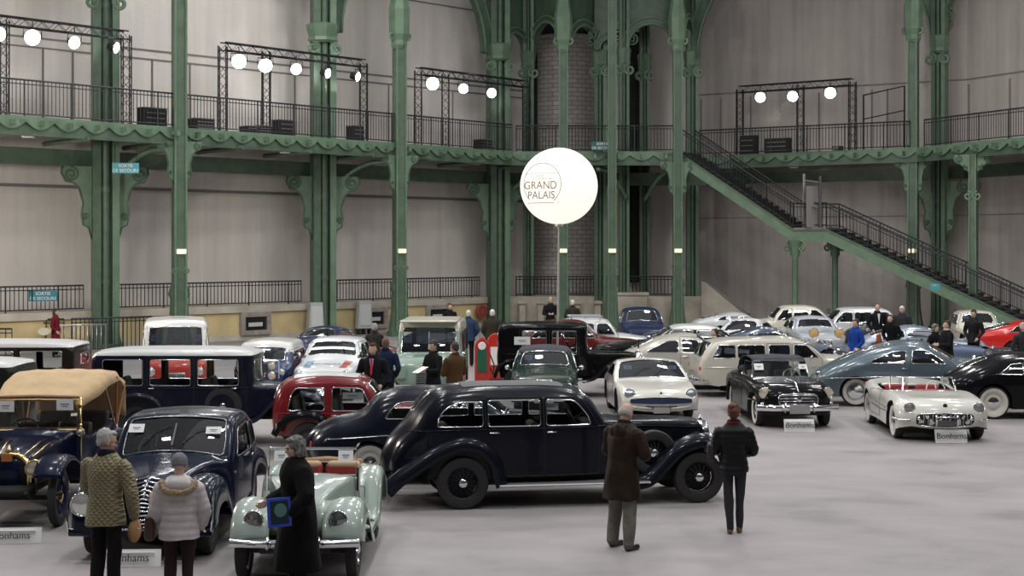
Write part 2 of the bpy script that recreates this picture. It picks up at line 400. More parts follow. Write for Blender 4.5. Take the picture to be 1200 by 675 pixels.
ex = lambda x: onray(x, Vector((0, 70.7, 0)), Vector((.655, .755, 0)))
railing('black iron gallery railing at the far left, left of the first green column', edge[0]-nL*-.0, ex(205), ZB, 1.25)
railing('black iron gallery railing between the first and second tall green columns', ex(212), ex(462), ZB, 1.25)
railing('black iron gallery railing running from the second column to behind the balloon', ex(470), edge[1], ZB, 1.25)
railing('black iron gallery railing across the centre above the balloon', edge[1]+Vector((.2, 0, 0)), edge[2], ZB, 1.2)
railing('black iron gallery railing from the staircase head to the right hand column', edge2[0], edge2[2]-Vector((.25, -.2, 0)), ZB, 1.2)
railing('black iron gallery railing right of the right hand column', edge2[2]+Vector((.2, -.5, 0)), edge2[3], ZB, 1.2)
railing('black iron gallery railing in the far right corner', edge2[3], edge2[4], ZB, 1.2)
px_ = lambda x: onray(x, P0, uL)+nL*.05
ZR = ZP
for a, b, l in ((px_(-60), px_(97), 'left of the big pier on the far left'), (px_(137), px_(352), 'between the left and middle piers'), (px_(394), px_(561), 'between the middle pier and the pier left of the balloon'), ):
    railing('black iron terrace railing '+l, a, b, ZR, .95, .17, False)
railing('black iron terrace railing in the centre under the balloon', C0+Vector((.2, -.05, 0)), Vector((8.2, 73.95, 0)), ZR, .95, .17, False)

# low fence and steel barriers in front of the terrace, left
railing('low black iron fence left of the far left pier foot', G(5, 412)+Vector((0, 0, 0)), G(75, 411), 0, 1.15, .2, False)
railing('low black iron fence in front of the far left pier', G(84, 413), G(178, 409), 0, 1.2, .16, False)
railing('low black iron fence at the left picture edge', G(-30, 420), G(14, 420), 0, 1.0, .2, False)
t = thing('crowd_barrier', 'bare steel crowd barrier before the low black fence', 'barrier', G(98, 417)); mb = MB(); p = G(70, 417)-t.location; q = G(124, 415)-t.location
mb.tube([p+Vector((0, 0, .05)), p+Vector((0, 0, 1.05)), q+Vector((0, 0, 1.05)), q+Vector((0, 0, .05))], .03, 6)
for i in range(1, 10):
    r = p+(q-p)*i/10; mb.tube([r+Vector((0, 0, .1)), r+Vector((0, 0, 1.05))], .013, 4)
mb.build('frame', STEEL, t, True)

# ------------------------------------------------------------ ironwork
def spiral(cx, cz, r, turns=1.6, a0=0, s=1, n=26):
    return [(cx+s*r*(1-.8*i/n)*math.cos(a0+turns*2*PI*i/n), 0, cz+r*(1-.8*i/n)*math.sin(a0+turns*2*PI*i/n)) for i in range(n+1)]
def scroll_bracket(t, x, z, s, size=1.0, name='scroll_bracket', m=GREEN_L, h=None):
    """a plate under a beam with a curl: x, z is where shaft and beam meet, s the side"""
    H = (h or 2.4)*size; Wd = 1.05*size
    poly = [(0, 0), (Wd, 0), (Wd*1.05, -.25*size), (Wd*.9, -.55*size), (Wd*.62, -.62*size), (Wd*.45, -.8*size), (Wd*.3, -.5*H), (Wd*.36, -.66*H), (Wd*.3, -.8*H), (.12*size, -.84*H), (0, -H)]
    mb = MB(); mb.prism([(x+s*a, z+b) for a, b in poly], -.07, .07, 'Y')
    o = mb.build(name, m, t)
    mb = MB(); mb.tube([(p[0], -.09, p[2]) for p in spiral(x+s*Wd*.72, z-.3*size, .27*size, 1.7, PI/2, s)], .035*size, 5)
    mb.tube([(p[0], -.09, p[2]) for p in spiral(x+s*Wd*.2, z-.68*H, .13*size, 1.5, -PI/2, s)], .025*size, 5)
    mb.tube([(x+s*a, -.09, z+b) for a, b in poly[1:]], .035*size, 5)
    mb.build('curl', GREEN, o, True)
    return o
def shaft(t, w, d, z0, z1, rivets=True):
    mb = MB(); h = z1-z0; c = (z0+z1)/2
    mb.box((0, -d/2+.03, c), (w, .06, h)); mb.box((0, d/2-.03, c), (w, .06, h)); mb.box((-w*.42, 0, c), (.06, d, h)); mb.box((w*.42, 0, c), (.06, d, h)); mb.box((0, 0, c), (w*.5, d*.8, h))
    mb.build('shaft', GREEN, t)
    mb = MB()
    for s in (-1, 1): mb.box((s*w*.44, -d/2-.02, c), (w*.16, .05, h))
    if rivets:
        n = int(h/.2)
        for i in range(n):
            for s in (-1, 1): mb.box((s*w*.44, -d/2-.055, z0+.2*(i+.5)), (.045, .03, .045))
    mb.build('angle_irons', GREEN_L, t)
def base_flare(t, w, d, z, h=1.5, m=GREEN):
    mb = MB()
    for s in (-1, 1):
        mb.prism([(s*w*.5, z), (s*w*1.05, z), (s*w*.95, z+h*.12), (s*w*.7, z+h*.45), (s*w*.62, z+h*.85), (s*w*.8, z+h*.92), (s*w*.62, z+h*1.05), (s*w*.5, z+h*1.1)], -d*.4, d*.4, 'Y')
    mb.box((0, 0, z+.1), (w*2, d*1.3, .2)); mb.build('base_flare', m, t)
def lamp_box(t, z, d):
    mb = MB(); mb.box((0, -d/2-.1, z), (.34, .12, .18)); bevel(mb.build('emergency_lamp', mat('lamp_housing_white', (.85, .82, .7), .4, emit=(1, .85, .55), es=.6), t), .02)
def tall_column(px, P, lab, w=.46, d=.45, yaw=0, z1=20, cap=14.6, side=True, base=True, brk=1.0):
    t = thing('iron_column', lab, 'column', P, yaw)
    shaft(t, w, d, 0, z1)
    mb = MB()
    for zc, k in ((cap, 1.0),):
        mb.lathe([(w*.62, zc-.35), (w*.8, zc-.2), (w*.78, zc), (w*1.0, zc+.25), (w*1.05, zc+1.3), (w*.9, zc+1.6), (w*.7, zc+2.2)], 8)
    for s in (-1, 1):
        mb.tube([(p[0], -.12, p[2]) for p in spiral(s*w*.75, cap+.2, .22, 1.4, PI/2, s)], .06, 5)
    mb.build('capital', GREEN_L, t)
    if side:
        for s in (-1, 1): scroll_bracket(t, s*w*.5, ZB-.5, s, .56*brk, h=3.0)
    if base: base_flare(t, w, d, 0, 2.2)
    lamp_box(t, 3.6, d)
    for s in (-1, 1):
        mb = MB(); mb.tube([(p[0], -d/2, p[2]) for p in spiral(s*w*.5, 2.9, .13, 1.4, PI/2, s)], .03, 5); mb.build('ornament', GREEN_L, t, True)
    return t
yl = math.atan2(uL.y, uL.x)
tall_column(208, ex(208)+nL*.1, 'tall green riveted iron column rising behind the red and white van', yaw=yl-.35, cap=17)
tall_column(466, ex(466)+nL*.1, 'tall green iron column with capital, behind the pale green off-roader', yaw=yl-.35, cap=12.5)
tall_column(660, Vector(((660-600)/FP*70.4, 70.4, 0)), 'tall green iron column directly behind the balloon', .40, .4, cap=13.0)
tall_column(717, Vector(((717-600)/FP*70.2, 70.2, 0)), 'tallest riveted green iron post, just right of the balloon', .38, .4, cap=19, base=True, side=False)
tall_column(794, Vector(((794-600)/FP*70.3, 70.3, 0)), 'tall green iron column at the head of the staircase', .40, .4, cap=13.0)
tall_column(1070, Vector((17.85, 68.3, 0)), 'tall green iron column on the right that the staircase passes in front of', .42, .4, cap=13.2, yaw=-.5)
for t_, h_ in ((1141, 0),):
    P = onray(1141, edge2[2], (edge2[3]-edge2[2]).normalized())
    t = thing('iron_column', 'slender green iron column with heart-shaped capital under the right gallery', 'column', P, -.6)
    shaft(t, .3, .3, 0, ZB-.5, False); base_flare(t, .35, .3, 0, 1)
    for s in (-1, 1): scroll_bracket(t, s*.15, ZB-.5, s, .62, h=1.3)
    mb = MB()
    for s in (-1, 1): mb.tube([(p[0], -.15, p[2]) for p in spiral(s*.2, 5.9, .2, 1.3, PI/2, s)], .05, 5)
    mb.build('capital', GREEN_L, t)
def pier(px, P, lab, w=1.2, d=.7, yaw=0, cap=13.1, z1=20, br=True, narrow=False, arms=(-1, 1)):
    t = thing('iron_pier', lab, 'pier', P, yaw)
    h = z1; mb = MB()
    mb.box((-w*.32, 0, h/2), (w*.3, d, h)); mb.box((0, .1, h/2), (w*.5, d*.6, h)); mb.build('shaft', GREEN, t)
    mb = MB(); mb.box((w*.36, -.02, h/2), (w*.26, d*1.05, h)); 
    for i in range(int(h/.22)):
        for s in (.27, .45): mb.box((w*s, -d*.55, .22*(i+.5)), (.04, .03, .04))
    mb.build('riveted_flange', GREEN_L, t)
    mb = MB(); mb.tube([(0, -d*.42, 0), (0, -d*.42, h)], w*.13, 10)
    for z in (2.4, 5.8, 9.6, 12.6): mb.tube([(0, -d*.42, z), (0, -d*.42, z+.18)], w*.16, 10)
    mb.build('drain_pipe', GREEN, t, True, 40)
    mb = MB()
    mb.lathe([(w*.55, cap-.25), (w*.66, cap-.15), (w*.6, cap), (w*.68, cap+.3), (w*.72, cap+.5), (w*.5, cap+.6)], 8)
    for s in (-1, 1):
        mb.tube([(p[0], -d*.5, p[2]) for p in spiral(s*w*.5, cap-.5, .28, 1.4, PI/2, s)], .08, 5)
    mb.build('capital', GREEN_L, t)
    if br:
        for s in arms: scroll_bracket(t, s*w*.48, 6.75, s, 1.0, h=2.7)
    base_flare(t, w*.6, d, 0, 2.6 if w > 1 else 2)
    return t
pier(115, px_(116)+nL*.35, 'massive green iron pier with scroll brackets at the far left', 1.0, yaw=yl-.45, cap=13.3)
pier(370, px_(371)+nL*.35, 'massive green iron pier between the two tall left columns', 1.0, yaw=yl-.45, cap=12.6)
pier(577, px_(576)+nL*.35, 'massive green iron pier just left of the balloon', .98, yaw=yl-.45, cap=12.8)
for x, Y, lab, w_ in ((619, 74.6, 'slim green iron pier beside the brick drum, left', .55), (703, 74.0, 'slim green iron pier between balloon and tallest post', .6), (731, 73.2, 'slim green iron pier close to the right of the tallest post', .5),
                      (755, 75.6, 'dark slim iron pier standing back in the right archway', .5), (811, 74.4, 'green iron pier where the big right arch springs', .6)):
    pier(x, Vector(((x-600)/FP*Y, Y, 0)), lab, w_, .5, cap=12.7, br=False)
P = onray(1101, off(wallp[3:5], 1.1)[0], (wallp[4]-wallp[3]).normalized())
pier(1101, P, 'green iron pier behind and right of the right hand column', .68, .5, yaw=-.6, cap=12.8, br=True)
# brick drum, and boxes coloured near-black as the shade in the centre openings
mb = MB(); mb.lathe([(1.75, 0), (1.75, 14.2), (1.6, 14.35), (0.01, 14.35)], 40); o = mb.build('wall_drum', BRICK, None, True, 40, loc=((662-600)/FP*79.3, 77.6, 0)); struct(o)
uv = o.data.uv_layers.new(name='UVMap')
for lp in o.data.loops:
    c = o.data.vertices[lp.vertex_index].co; uv.data[lp.index].uv = (math.atan2(c.y, c.x)*1.75, c.z)
OPENING_SHADE = mat('painted_opening_shade', (.02, .021, .02), .9)  # shade of the openings, put into the colour of solid boxes
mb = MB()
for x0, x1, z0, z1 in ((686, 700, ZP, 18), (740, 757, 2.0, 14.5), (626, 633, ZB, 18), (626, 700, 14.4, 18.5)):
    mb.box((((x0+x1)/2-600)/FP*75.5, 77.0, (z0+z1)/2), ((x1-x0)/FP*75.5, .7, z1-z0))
struct(mb.build('trim_%d' % kk, OPENING_SHADE)); kk += 1

def arch(lab, a, b, zs, ring=.38, fill=None, th=.35, name='iron_arch', ornate=True, ratio=1.0):
    t = thing(name, lab, 'arch', a, math.atan2((b-a).y, (b-a).x)); L = (b-a).length; r = L/2
    pts = [(r-r*math.cos(PI*i/24), r*ratio*math.sin(PI*i/24)) for i in range(25)]
    out = [(r-(r+ring)*math.cos(PI*i/24), (r+ring)*ratio*math.sin(PI*i/24)) for i in range(25)]
    mb = MB(); rows = []
    for (x, z), (x2, z2) in zip(pts, out): rows.append([(x, -th/2, zs+z), (x, th/2, zs+z), (x2, th/2, zs+z2), (x2, -th/2, zs+z2)])
    mb.grid(rows, closed=True); mb.build('arch_ring', GREEN, t, True, 40)
    mb = MB(); mb.tube([(x, -th/2-.02, zs+z) for x, z in pts], .07, 5); mb.tube([(x, -th/2-.02, zs+z) for x, z in out], .05, 5); mo = mb
    if fill:
        mb = MB()
        for (x, z), (x3, z3) in zip(out[:-1], out[1:]):
            mb.add([(x, -th*.2, zs+z), (x3, -th*.2, zs+z3), (x3, -th*.2, fill), (x, -th*.2, fill)], [(0, 1, 2, 3)])
        mb.build('spandrel_plate', GREEN, t)
    if ornate:
        mb = MB()
        for s in (0, 1):
            for k, (q, rr) in enumerate(((.12, .3), (.3, .22), (.45, .17))):
                x = r-(r+ring*1.7)*math.cos(PI*q*.5) if not s else r+(r+ring*1.7)*math.cos(PI*q*.5)
                z = (r+ring*1.9)*ratio*math.sin(PI*q*.5)
                mb.tube([(p[0], -th*.45, p[2]) for p in spiral(x, zs+z+.25, rr, 1.6, PI/2, -1 if s else 1)], .05, 5)
        mo.add(mb.v, mb.f)
    mo.build('mouldings', GREEN_L, t, True)
    return t
pt = lambda x, Y: Vector(((x-600)/FP*Y, Y, 0))
arch('great green arch springing from the middle pier to the pier left of the balloon', px_(392)+nL*.2, px_(561)+nL*.2, 12.9, .5)
arch('great green arch over the far left bay', px_(137)+nL*.2, px_(352)+nL*.2, 15.0, .5)
arch('small green arch left of the brick drum', pt(590, 73.2), pt(614, 74.6), 13.2, .25, 17.5)
arch('small green arch over the brick drum, left half', pt(626, 74.6), pt(659, 72.3), 13.2, .28, 18)
arch('small green arch over the brick drum, right half', pt(666, 72.3), pt(698, 74), 13.2, .28, 18)
arch('green arch with scrollwork right of the tallest post', pt(736, 73.2), pt(789, 73.2), 13.3, .3, 18.5)
arch('narrow green arch around the tallest post', pt(703, 73.6), pt(731, 73.4), 13.2, .25, 18)
arch('narrow green arch between staircase column and the right pier', pt(797, 72), pt(809, 74.4), 13.4, .2, 18)
arch('great green arch over the wall bay with the right lamp frame', pt(818, 74.2), onray(1092, off(wallp[3:5], .8)[0], (wallp[4]-wallp[3]).normalized()), 12.9, .5)
q0 = onray(1110, off(wallp[3:5], .8)[0], (wallp[4]-wallp[3]).normalized())
arch('great green arch over the far right wall bay', q0, Vector((24, 62.5, 0)), 13.6, .5)
# arched braces from pier to column below the gallery
mb = MB()
for a, b in ((px_(125), ex(200)), (px_(382), ex(458)), (px_(588), pt(655, 70.6)), (pt(735, 73), pt(700, 70.8)), (pt(755, 73.4), pt(795, 70.8))):
    a = Vector((a.x, a.y, 5.9)); b = Vector((b.x, b.y, 5.9)); 
    rows = []
    for i in range(17):
        q = i/16; p = a+(b-a)*(q); z = 6.0+1.35*math.sin(PI*min(1, q*1.25)*.5); rows.append((p.x, p.y, z))
    mb.tube(rows, .11, 4)
struct(mb.build('trim_%d' % kk, GREEN_L, None, True)); kk += 1

# ------------------------------------------------------------ staircase
SA = Vector((7.7, 70.5, ZB)); SL = Vector((12.45, 68.0, 4.62)); SL2 = Vector((13.75, 67.2, 4.62)); SB = Vector((22.4, 61.9, 0))
dn = Vector((SB.x-SA.x, SB.y-SA.y, 0)).normalized(); bn = Vector((-dn.y, dn.x, 0))*1.75
st = thing('iron_staircase', 'green iron staircase descending to the right from the gallery with black treads', 'staircase', (SA.x, SA.y, 0)); o3 = Vector((SA.x, SA.y, 0))
def strip3(path, z_lo, z_hi, th, m, nm, shift=Vector((0, 0, 0))):
    mb = MB(); rows = []
    for p in path:
        p = p-o3+shift; t_ = bn.normalized()*th; rows.append([tuple(p+Vector((0, 0, z_lo))), tuple(p+Vector((0, 0, z_hi))), tuple(p+t_+Vector((0, 0, z_hi))), tuple(p+t_+Vector((0, 0, z_lo)))])
    mb.grid(rows, closed=True); return mb.build(nm, m, st)
path = [SA+Vector((-1.2, .3, 0)), SA, SL, SL2, SB]
strip3(path, -.62, -.12, .12, GREEN_L, 'front_stringer'); strip3(path, -.14, -.06, .18, GREEN, 'stringer_cap', Vector((0, -.05, 0)))
strip3(path, -.5, -.08, .12, GREEN, 'rear_stringer', bn)
TREAD = mat('black_stair_tread', (.02, .022, .024), .6)
def treads(a, b, nm):
    n = int((a.z-b.z)/.17); mb = MB()
    for i in range(n):
        p = a+(b-a)*(i+.5)/n-o3; z = p.z+.04
        d = Vector((b.x-a.x, b.y-a.y, 0)).normalized()*.17
        q = [p-d, p+d, p+d+bn, p-d+bn]
        mb.add([(w_.x, w_.y, zz) for zz in (z-.05, z) for w_ in q], [(0, 1, 5, 4), (1, 2, 6, 5), (2, 3, 7, 6), (3, 0, 4, 7), (4, 5, 6, 7), (3, 2, 1, 0)])
        q = [p+d, p+d*1.08, p+d*1.08+bn, p+d+bn]
        mb.add([(w_.x, w_.y, zz) for zz in (z-.17, z) for w_ in q], [(0, 1, 5, 4), (1, 2, 6, 5), (2, 3, 7, 6), (3, 0, 4, 7), (4, 5, 6, 7), (3, 2, 1, 0)])
    return mb.build(nm, TREAD, st)
treads(SA, SL, 'upper_treads'); treads(SL2, SB, 'lower_treads')
mb = MB(); p, q = SL-o3, SL2-o3; mb.add([tuple(r_+Vector((0, 0, z))) for z in (-.1, 0) for r_ in (p, q, q+bn, p+bn)], [(0, 1, 5, 4), (1, 2, 6, 5), (2, 3, 7, 6), (3, 0, 4, 7), (4, 5, 6, 7), (3, 2, 1, 0)]); mb.build('landing_plate', SOFFIT, st)
for nm, sh in (('near_railing', Vector((0, 0, 0))), ('far_railing', bn)):
    mb = MB(); pts = [r_-o3+sh for r_ in path[1:]]
    mb.tube([p+Vector((0, 0, 1.08)) for p in pts], .035, 5); mb.tube([p+Vector((0, 0, .92)) for p in pts], .018, 4); mb.tube([p+Vector((0, 0, .12)) for p in pts], .02, 4)
    for a, b in zip(pts[:-1], pts[1:]):
        n = int((b-a).length/.17)
        for i in range(n+1):
            p = a+(b-a)*i/n; mb.tube([p, p+Vector((0, 0, 1.08))], .03 if i % 12 == 0 else .012, 4, cap=False)
    mb.build(nm, IRON, st)
for i, (p, lab) in enumerate(((SL+Vector((.1, .1, 0)), 'green iron post under the near left corner of the stair landing'), (SL2+bn*.5+Vector((.1, 0, 0)), 'darker green iron post under the right side of the stair landing'))):
    t = thing('landing_post', lab, 'column', (p.x, p.y, 0), math.atan2(dn.y, dn.x)); m = GREEN_L if i == 0 else GREEN
    mb = MB(); mb.lathe([(.42, 0), (.42, .1), (.3, .3), (.2, .7), (.14, 1.0), (.14, 3.3), (.22, 3.45), (.2, 3.7), (.3, 3.9), (.34, 4.05)], 10); mb.build('shaft', m, t, True, 40)
    mb = MB()
    for s in (-1, 1):
        mb.tube([(q[0], -.05, q[2]) for q in spiral(s*.35, 3.75, .18, 1.4, PI/2, s)], .045, 5); mb.tube([(q[0], -.05, q[2]) for q in spiral(s*.3, .95, .12, 1.4, PI/2, s)], .035, 5)
    mb.build('scrolls', m, t, True)
for x, Yp, top, lab in ((942, 67.9, 7.0, 'bright steel gate post on the stair landing, left'), (961, 67.1, 6.85, 'darker steel gate post on the stair landing, right')):
    p = pt(x, Yp); mb = MB(); mb.box((0, 0, (top-4.62)/2), (.11, .11, top-4.62)); o = mb.build('gate_post', STEEL if x < 950 else mat('dark_steel', (.12, .12, .13), .4, .8), None, loc=(p.x, p.y, 4.62)); bevel(o, .01)
    tag(o, lab, 'post')
a, b = pt(944, 67.9), pt(959, 67.1)
mb = MB(); mb.tube([(a.x, a.y, 6.7), (b.x, b.y, 6.6)], .04, 5); mb.tube([(a.x, a.y, 5.6), (b.x, b.y, 5.5)], .04, 5); mb.box(((a.x+b.x)/2, (a.y+b.y)/2, 5.55), (.5, .05, 1.8))
tag(mb.build('mesh_gate', mat('gate_mesh', (.2, .19, .18), .7), None), 'brown-grey infill gate panel between the two posts on the stair landing', 'gate')

# ------------------------------------------------------------ lamp trusses on the gallery
def lattice(mb, a, b, w_=.3, cell=.32, up=Vector((0, 0, 1))):
    d = (b-a).normalized(); s1 = d.cross(up if abs(d.z) < .9 else Vector((1, 0, 0))).normalized()*w_/2; s2 = d.cross(s1).normalized()*w_/2
    cs = [s1+s2, s1-s2, -s1-s2, -s1+s2]; n = max(2, int((b-a).length/cell))
    for c in cs: mb.tube([a+c, b+c], .025, 4)
    for k in range(4):
        c, c2 = cs[k], cs[(k+1) % 4]
        for i in range(n):
            p, q = a+(b-a)*i/n, a+(b-a)*(i+1)/n; mb.tube([p+c, q+c2] if i % 2 else [p+c2, q+c], .013, 3, cap=False)
LAMP = mat('floodlight_glow', (1, 1, 1), .3, emit=(1, .98, 1.0), es=26)
def floodlight(P, lab, r=.24, swing=0, power=60, grp='floodlights hanging from the gallery trusses'):
    t = thing('floodlight', lab, 'floodlight', P, 0, None)
    d = Vector((0, 20, 1.0))-Vector(P); yaw = math.atan2(d.x, -d.y)+swing; pit = math.atan2(-d.z, math.hypot(d.x, d.y))
    M = Matrix.Rotation(yaw, 4, 'Z') @ Matrix.Rotation(pit, 4, 'X')
    mb = MB(); mb.lathe([(.02, .32), (.14, .3), (r*.8, .12), (r, 0), (r*1.02, -.03), (r*.97, -.03)], 18, M, 'Y'); mb.build('housing', BLACK, t, True, 40)
    mb = MB(); mb.lathe([(.005, -.04), (r*.5, -.035), (r*.97, 0)], 18, M, 'Y'); mb.build('lens', LAMP, t, True)
    mb = MB(); mb.tube([M @ Vector((-r-.03, .02, 0)), M @ Vector((-r-.03, .02, .3)), M @ Vector((r+.03, .02, .3)), M @ Vector((r+.03, .02, 0))], .02, 4); mb.tube([M @ Vector((0, .02, .3)), (0, 0, .55)], .02, 4)
    mb.build('yoke', BLACK, t)
    ld = bpy.data.lights.new('floodlight_beam', 'SPOT'); ld.energy = power*14; ld.spot_size = math.radians(75); ld.spot_blend = .8; ld.shadow_soft_size = .2; ld.color = (1, .98, .97)
    lo = bpy.data.objects.new('beam', ld); COL.objects.link(lo); lo.parent = t; lo.matrix_local = M @ Matrix.Translation((0, -.12, 0)) @ Matrix.Rotation(-PI/2+PI, 4, 'X')
    return t
def zat(py, Y): return HC+(Y0-py)*Y/FP
el = (Vector((0, 70.7, 0))-nL*1.0, Vector((.655, .755, 0)))
def truss(lab, line, xs, ys, lamps):
    pts = [onray(x, *line) for x in xs]; t = thing('lamp_truss', lab, 'truss', (pts[0].x, pts[0].y, ZB)); o = Vector((pts[0].x, pts[0].y, ZB))
    zt = [zat(y, p.y) for y, p in zip(ys, pts)]; z = sum(zt)/len(zt)
    mb = MB(); lattice(mb, Vector((pts[0].x, pts[0].y, z))-o, Vector((pts[-1].x, pts[-1].y, z))-o); mb.build('top_beam', TRUSS, t)
    for p in pts:
        mb = MB(); lattice(mb, Vector((p.x, p.y, ZB))-o, Vector((p.x, p.y, z))-o); mb.box((p.x-o.x, p.y-o.y, .03), (.7, .7, .06)); mb.build('upright', TRUSS, t)
    for x, y, r, sw, l in lamps:
        p = onray(x, line[0]+nL*.35 if line is el else line[0]+Vector((-.2, -.3, 0)), line[1]); floodlight((p.x, p.y, zat(y, p.y)), l, r, sw)
truss('dark lattice truss frame with lamps at the far left of the gallery', el, (-40, 4, 148), (18, 24, 42), [(-2, 40, .25, 0, 'floodlight cut by the left picture edge'), (38, 44, .27, 0, 'second floodlight from the left edge'), (87, 50, .22, .3, 'smaller floodlight near the right end of the far left truss'), (136, 56, .2, .9, 'floodlight turned aside at the right end of the far left truss')])
truss('dark lattice truss frame with five lamps left of the second column', el, (261, 312, 426), (55, 60, 74), [(280, 72, .28, 0, 'leftmost of five floodlights on the second truss'), (311, 77, .27, 0, 'second of five floodlights on the second truss'), (347, 81, .22, .2, 'middle of five floodlights on the second truss'), (384, 86, .2, .9, 'turned floodlight fourth of five on the second truss'), (419, 90, .2, 1.0, 'turned floodlight at the right end of the second truss')])
truss('dark lattice truss frame with three lamps left of the balloon', el, (490, 522, 616), (84, 87, 98), [(507, 98, .28, 0, 'leftmost floodlight of the truss left of the balloon'), (543, 104, .22, .1, 'middle floodlight of the truss left of the balloon'), (576, 109, .22, .2, 'right floodlight of the truss left of the balloon')])
rl = (edge2[1]+Vector((.8, .9, 0)), (edge2[2]-edge2[1]).normalized())
truss('dark lattice truss frame with three lamps on the right gallery', rl, (867, 938, 999), (104, 100, 97), [(891, 114, .24, 0, 'left floodlight on the right gallery truss'), (929, 113, .24, 0, 'middle floodlight on the right gallery truss'), (973, 109, .26, 0, 'right floodlight on the right gallery truss')])
# flight cases and dimmer racks on the gallery
for x, ln, wd, hh, lab in ((178, el, 1.0, .75, 'black flight case behind the gallery railing by the first column'), (236, el, .9, .5, 'low black case on the gallery right of the first column'), (292, el, .6, .35, 'low dark case left of the second truss lamps'), (332, el, .8, .7, 'black amplifier rack on the gallery at the middle upright of the second truss'),
                           (306, el, .7, .4, 'black low box beside the second truss upright'), (416, el, .6, .7, 'black rack behind the railing at the third upright'), (566, el, .8, .55, 'black equipment box on the gallery by the pier left of the balloon'), (878, rl, .8, 1.0, 'dark table behind the railing below the left lamp of the right truss'), (912, rl, 1.2, .8, 'dark trestle case behind the railing below the right truss'), (982, rl, .35, .3, 'small dark box at the right truss foot')):
    p = onray(x, ln[0], ln[1]); t = thing('equipment_case', lab, 'case', (p.x, p.y, ZB), yl if ln is el else -.6)
    mb = MB(); mb.box((0, 0, hh/2), (wd, .5, hh)); bevel(mb.build('shell', BLACK, t), .02)
    mb = MB()
    for i in range(3): mb.box((0, -.26, hh*(.25+.25*i)), (wd*.8, .02, .04))
    mb.box((0, 0, hh), (wd*1.02, .52, .03)); mb.build('edging', mat('dull_aluminium', (.3, .3, .31), .4, .8), t)
# scaffold frame on the right gallery
a, b = onray(1012, *rl), onray(1060, *rl); t = thing('tube_frame', 'thin dark tube frame standing on the gallery left of the right column', 'frame', (a.x, a.y, ZB)); b = b-a; mb = MB()
mb.tube([(0, 0, 0), (0, 0, 2.6), (b.x, b.y, 2.9), (b.x, b.y, 0)], .05, 5); mb.tube([(0, 0, 1.5), (b.x, b.y, 1.8)], .03, 5); mb.build('tubes', IRON, t)

# signs
TEAL = mat('teal_sign', (.03, .2, .26), .4); TEALD = mat('dark_teal_sign', (.02, .12, .11), .4)
def sign(lab, P, yaw, w_, h_, lines, m=TEAL, hang=False, rx=0):
    t = thing('exit_sign', lab, 'sign', P, yaw); mb = MB(); mb.box((0, 0, 0), (w_, .05, h_)); mb.build('panel', m, t)
    for i, s in enumerate(lines):
        text(s, 'lettering', h_*.42, WHITE, t, (0, -.03, h_*.22-h_*.46*i), (PI/2, 0, 0), sx=1)
    if hang:
        mb = MB()
        for s in (-.4, .4): mb.tube([(s*w_, 0, h_/2), (s*w_, 0, hang)], .012, 4)
        mb.build('hanger', IRON, t)
    t.rotation_euler = (0, rx, yaw); return t
p = px_(47)+nL*.15; sign('blue-green exit sign fixed on the terrace railing at far left', (p.x, p.y, 2.0), yl-.6, 1.0, .38, ('SORTIE', 'DE SECOURS'))
p = ex(162)-nL*.8; sign('turquoise exit sign hanging under the left gallery', (p.x, p.y, zat(197, p.y)), yl-.7, .95, .38, ('SORTIE', 'DE SECOURS'), mat('turquoise_sign', (.05, .33, .38), .4), hang=.85)
p = pt(706, 70.3); sign('dark green exit sign under the gallery railing right of the balloon', (p.x, p.y, zat(171, p.y)), 0, 1.0, .4, ('SORTIE', 'DE SECOURS'), TEALD)
p = pt(1096, 63.6); sign('small teal exit sign on the staircase side', (p.x, p.y, zat(336, p.y)), -.5, .42, .25, ('EXIT',), mat('turquoise_sign', (.05, .33, .38), .4))
p = onray(75, off(wallp[:2], .1)[0], uL); sign('small blue and white arrow sign on the left wall', (p.x, p.y, zat(260, p.y)), yl, .32, .42, ('>',), mat('blue_sign', (.08, .2, .32), .5), rx=.5)
p = px_(47)+nL*.2; mb = MB(); mb.lathe([(.001, -.03), (.25, -.03), (.25, .02), (.001, .02)], 18, None, 'Y'); o = mb.build('oval_plaque', mat('cream_plaque', (.7, .68, .5), .5), None, True, 40, loc=(p.x, p.y, .72), rot=(0, 0, yl)); o.scale = (1, 1, .55); tag(o, 'small cream oval plaque on the base wall at far left', 'plaque')
for x, lx, lab in ((44, 'l', 'white lamp fitting under the left gallery at the far left'), (345, 'l', 'white lamp fitting under the gallery left of the middle pier'), (568, 'l', 'white lamp fitting under the gallery left of the balloon'), (930, 'r', 'white lamp fitting under the right gallery above the landing')):
    p = (ex(x)-nL*.6) if lx == 'l' else onray(x, *rl)
    t = thing('soffit_lamp', lab, 'lamp', (p.x, p.y, ZB-.15)); mb = MB(); mb.box((0, 0, -.42), (.42, .25, .16)); bevel(mb.build('housing', mat('lamp_white', (.75, .74, .7), .4), t), .03)
    mb = MB(); mb.tube([(0, 0, 0), (0, 0, -.38)], .03, 5); mb.build('stem', GREEN, t)

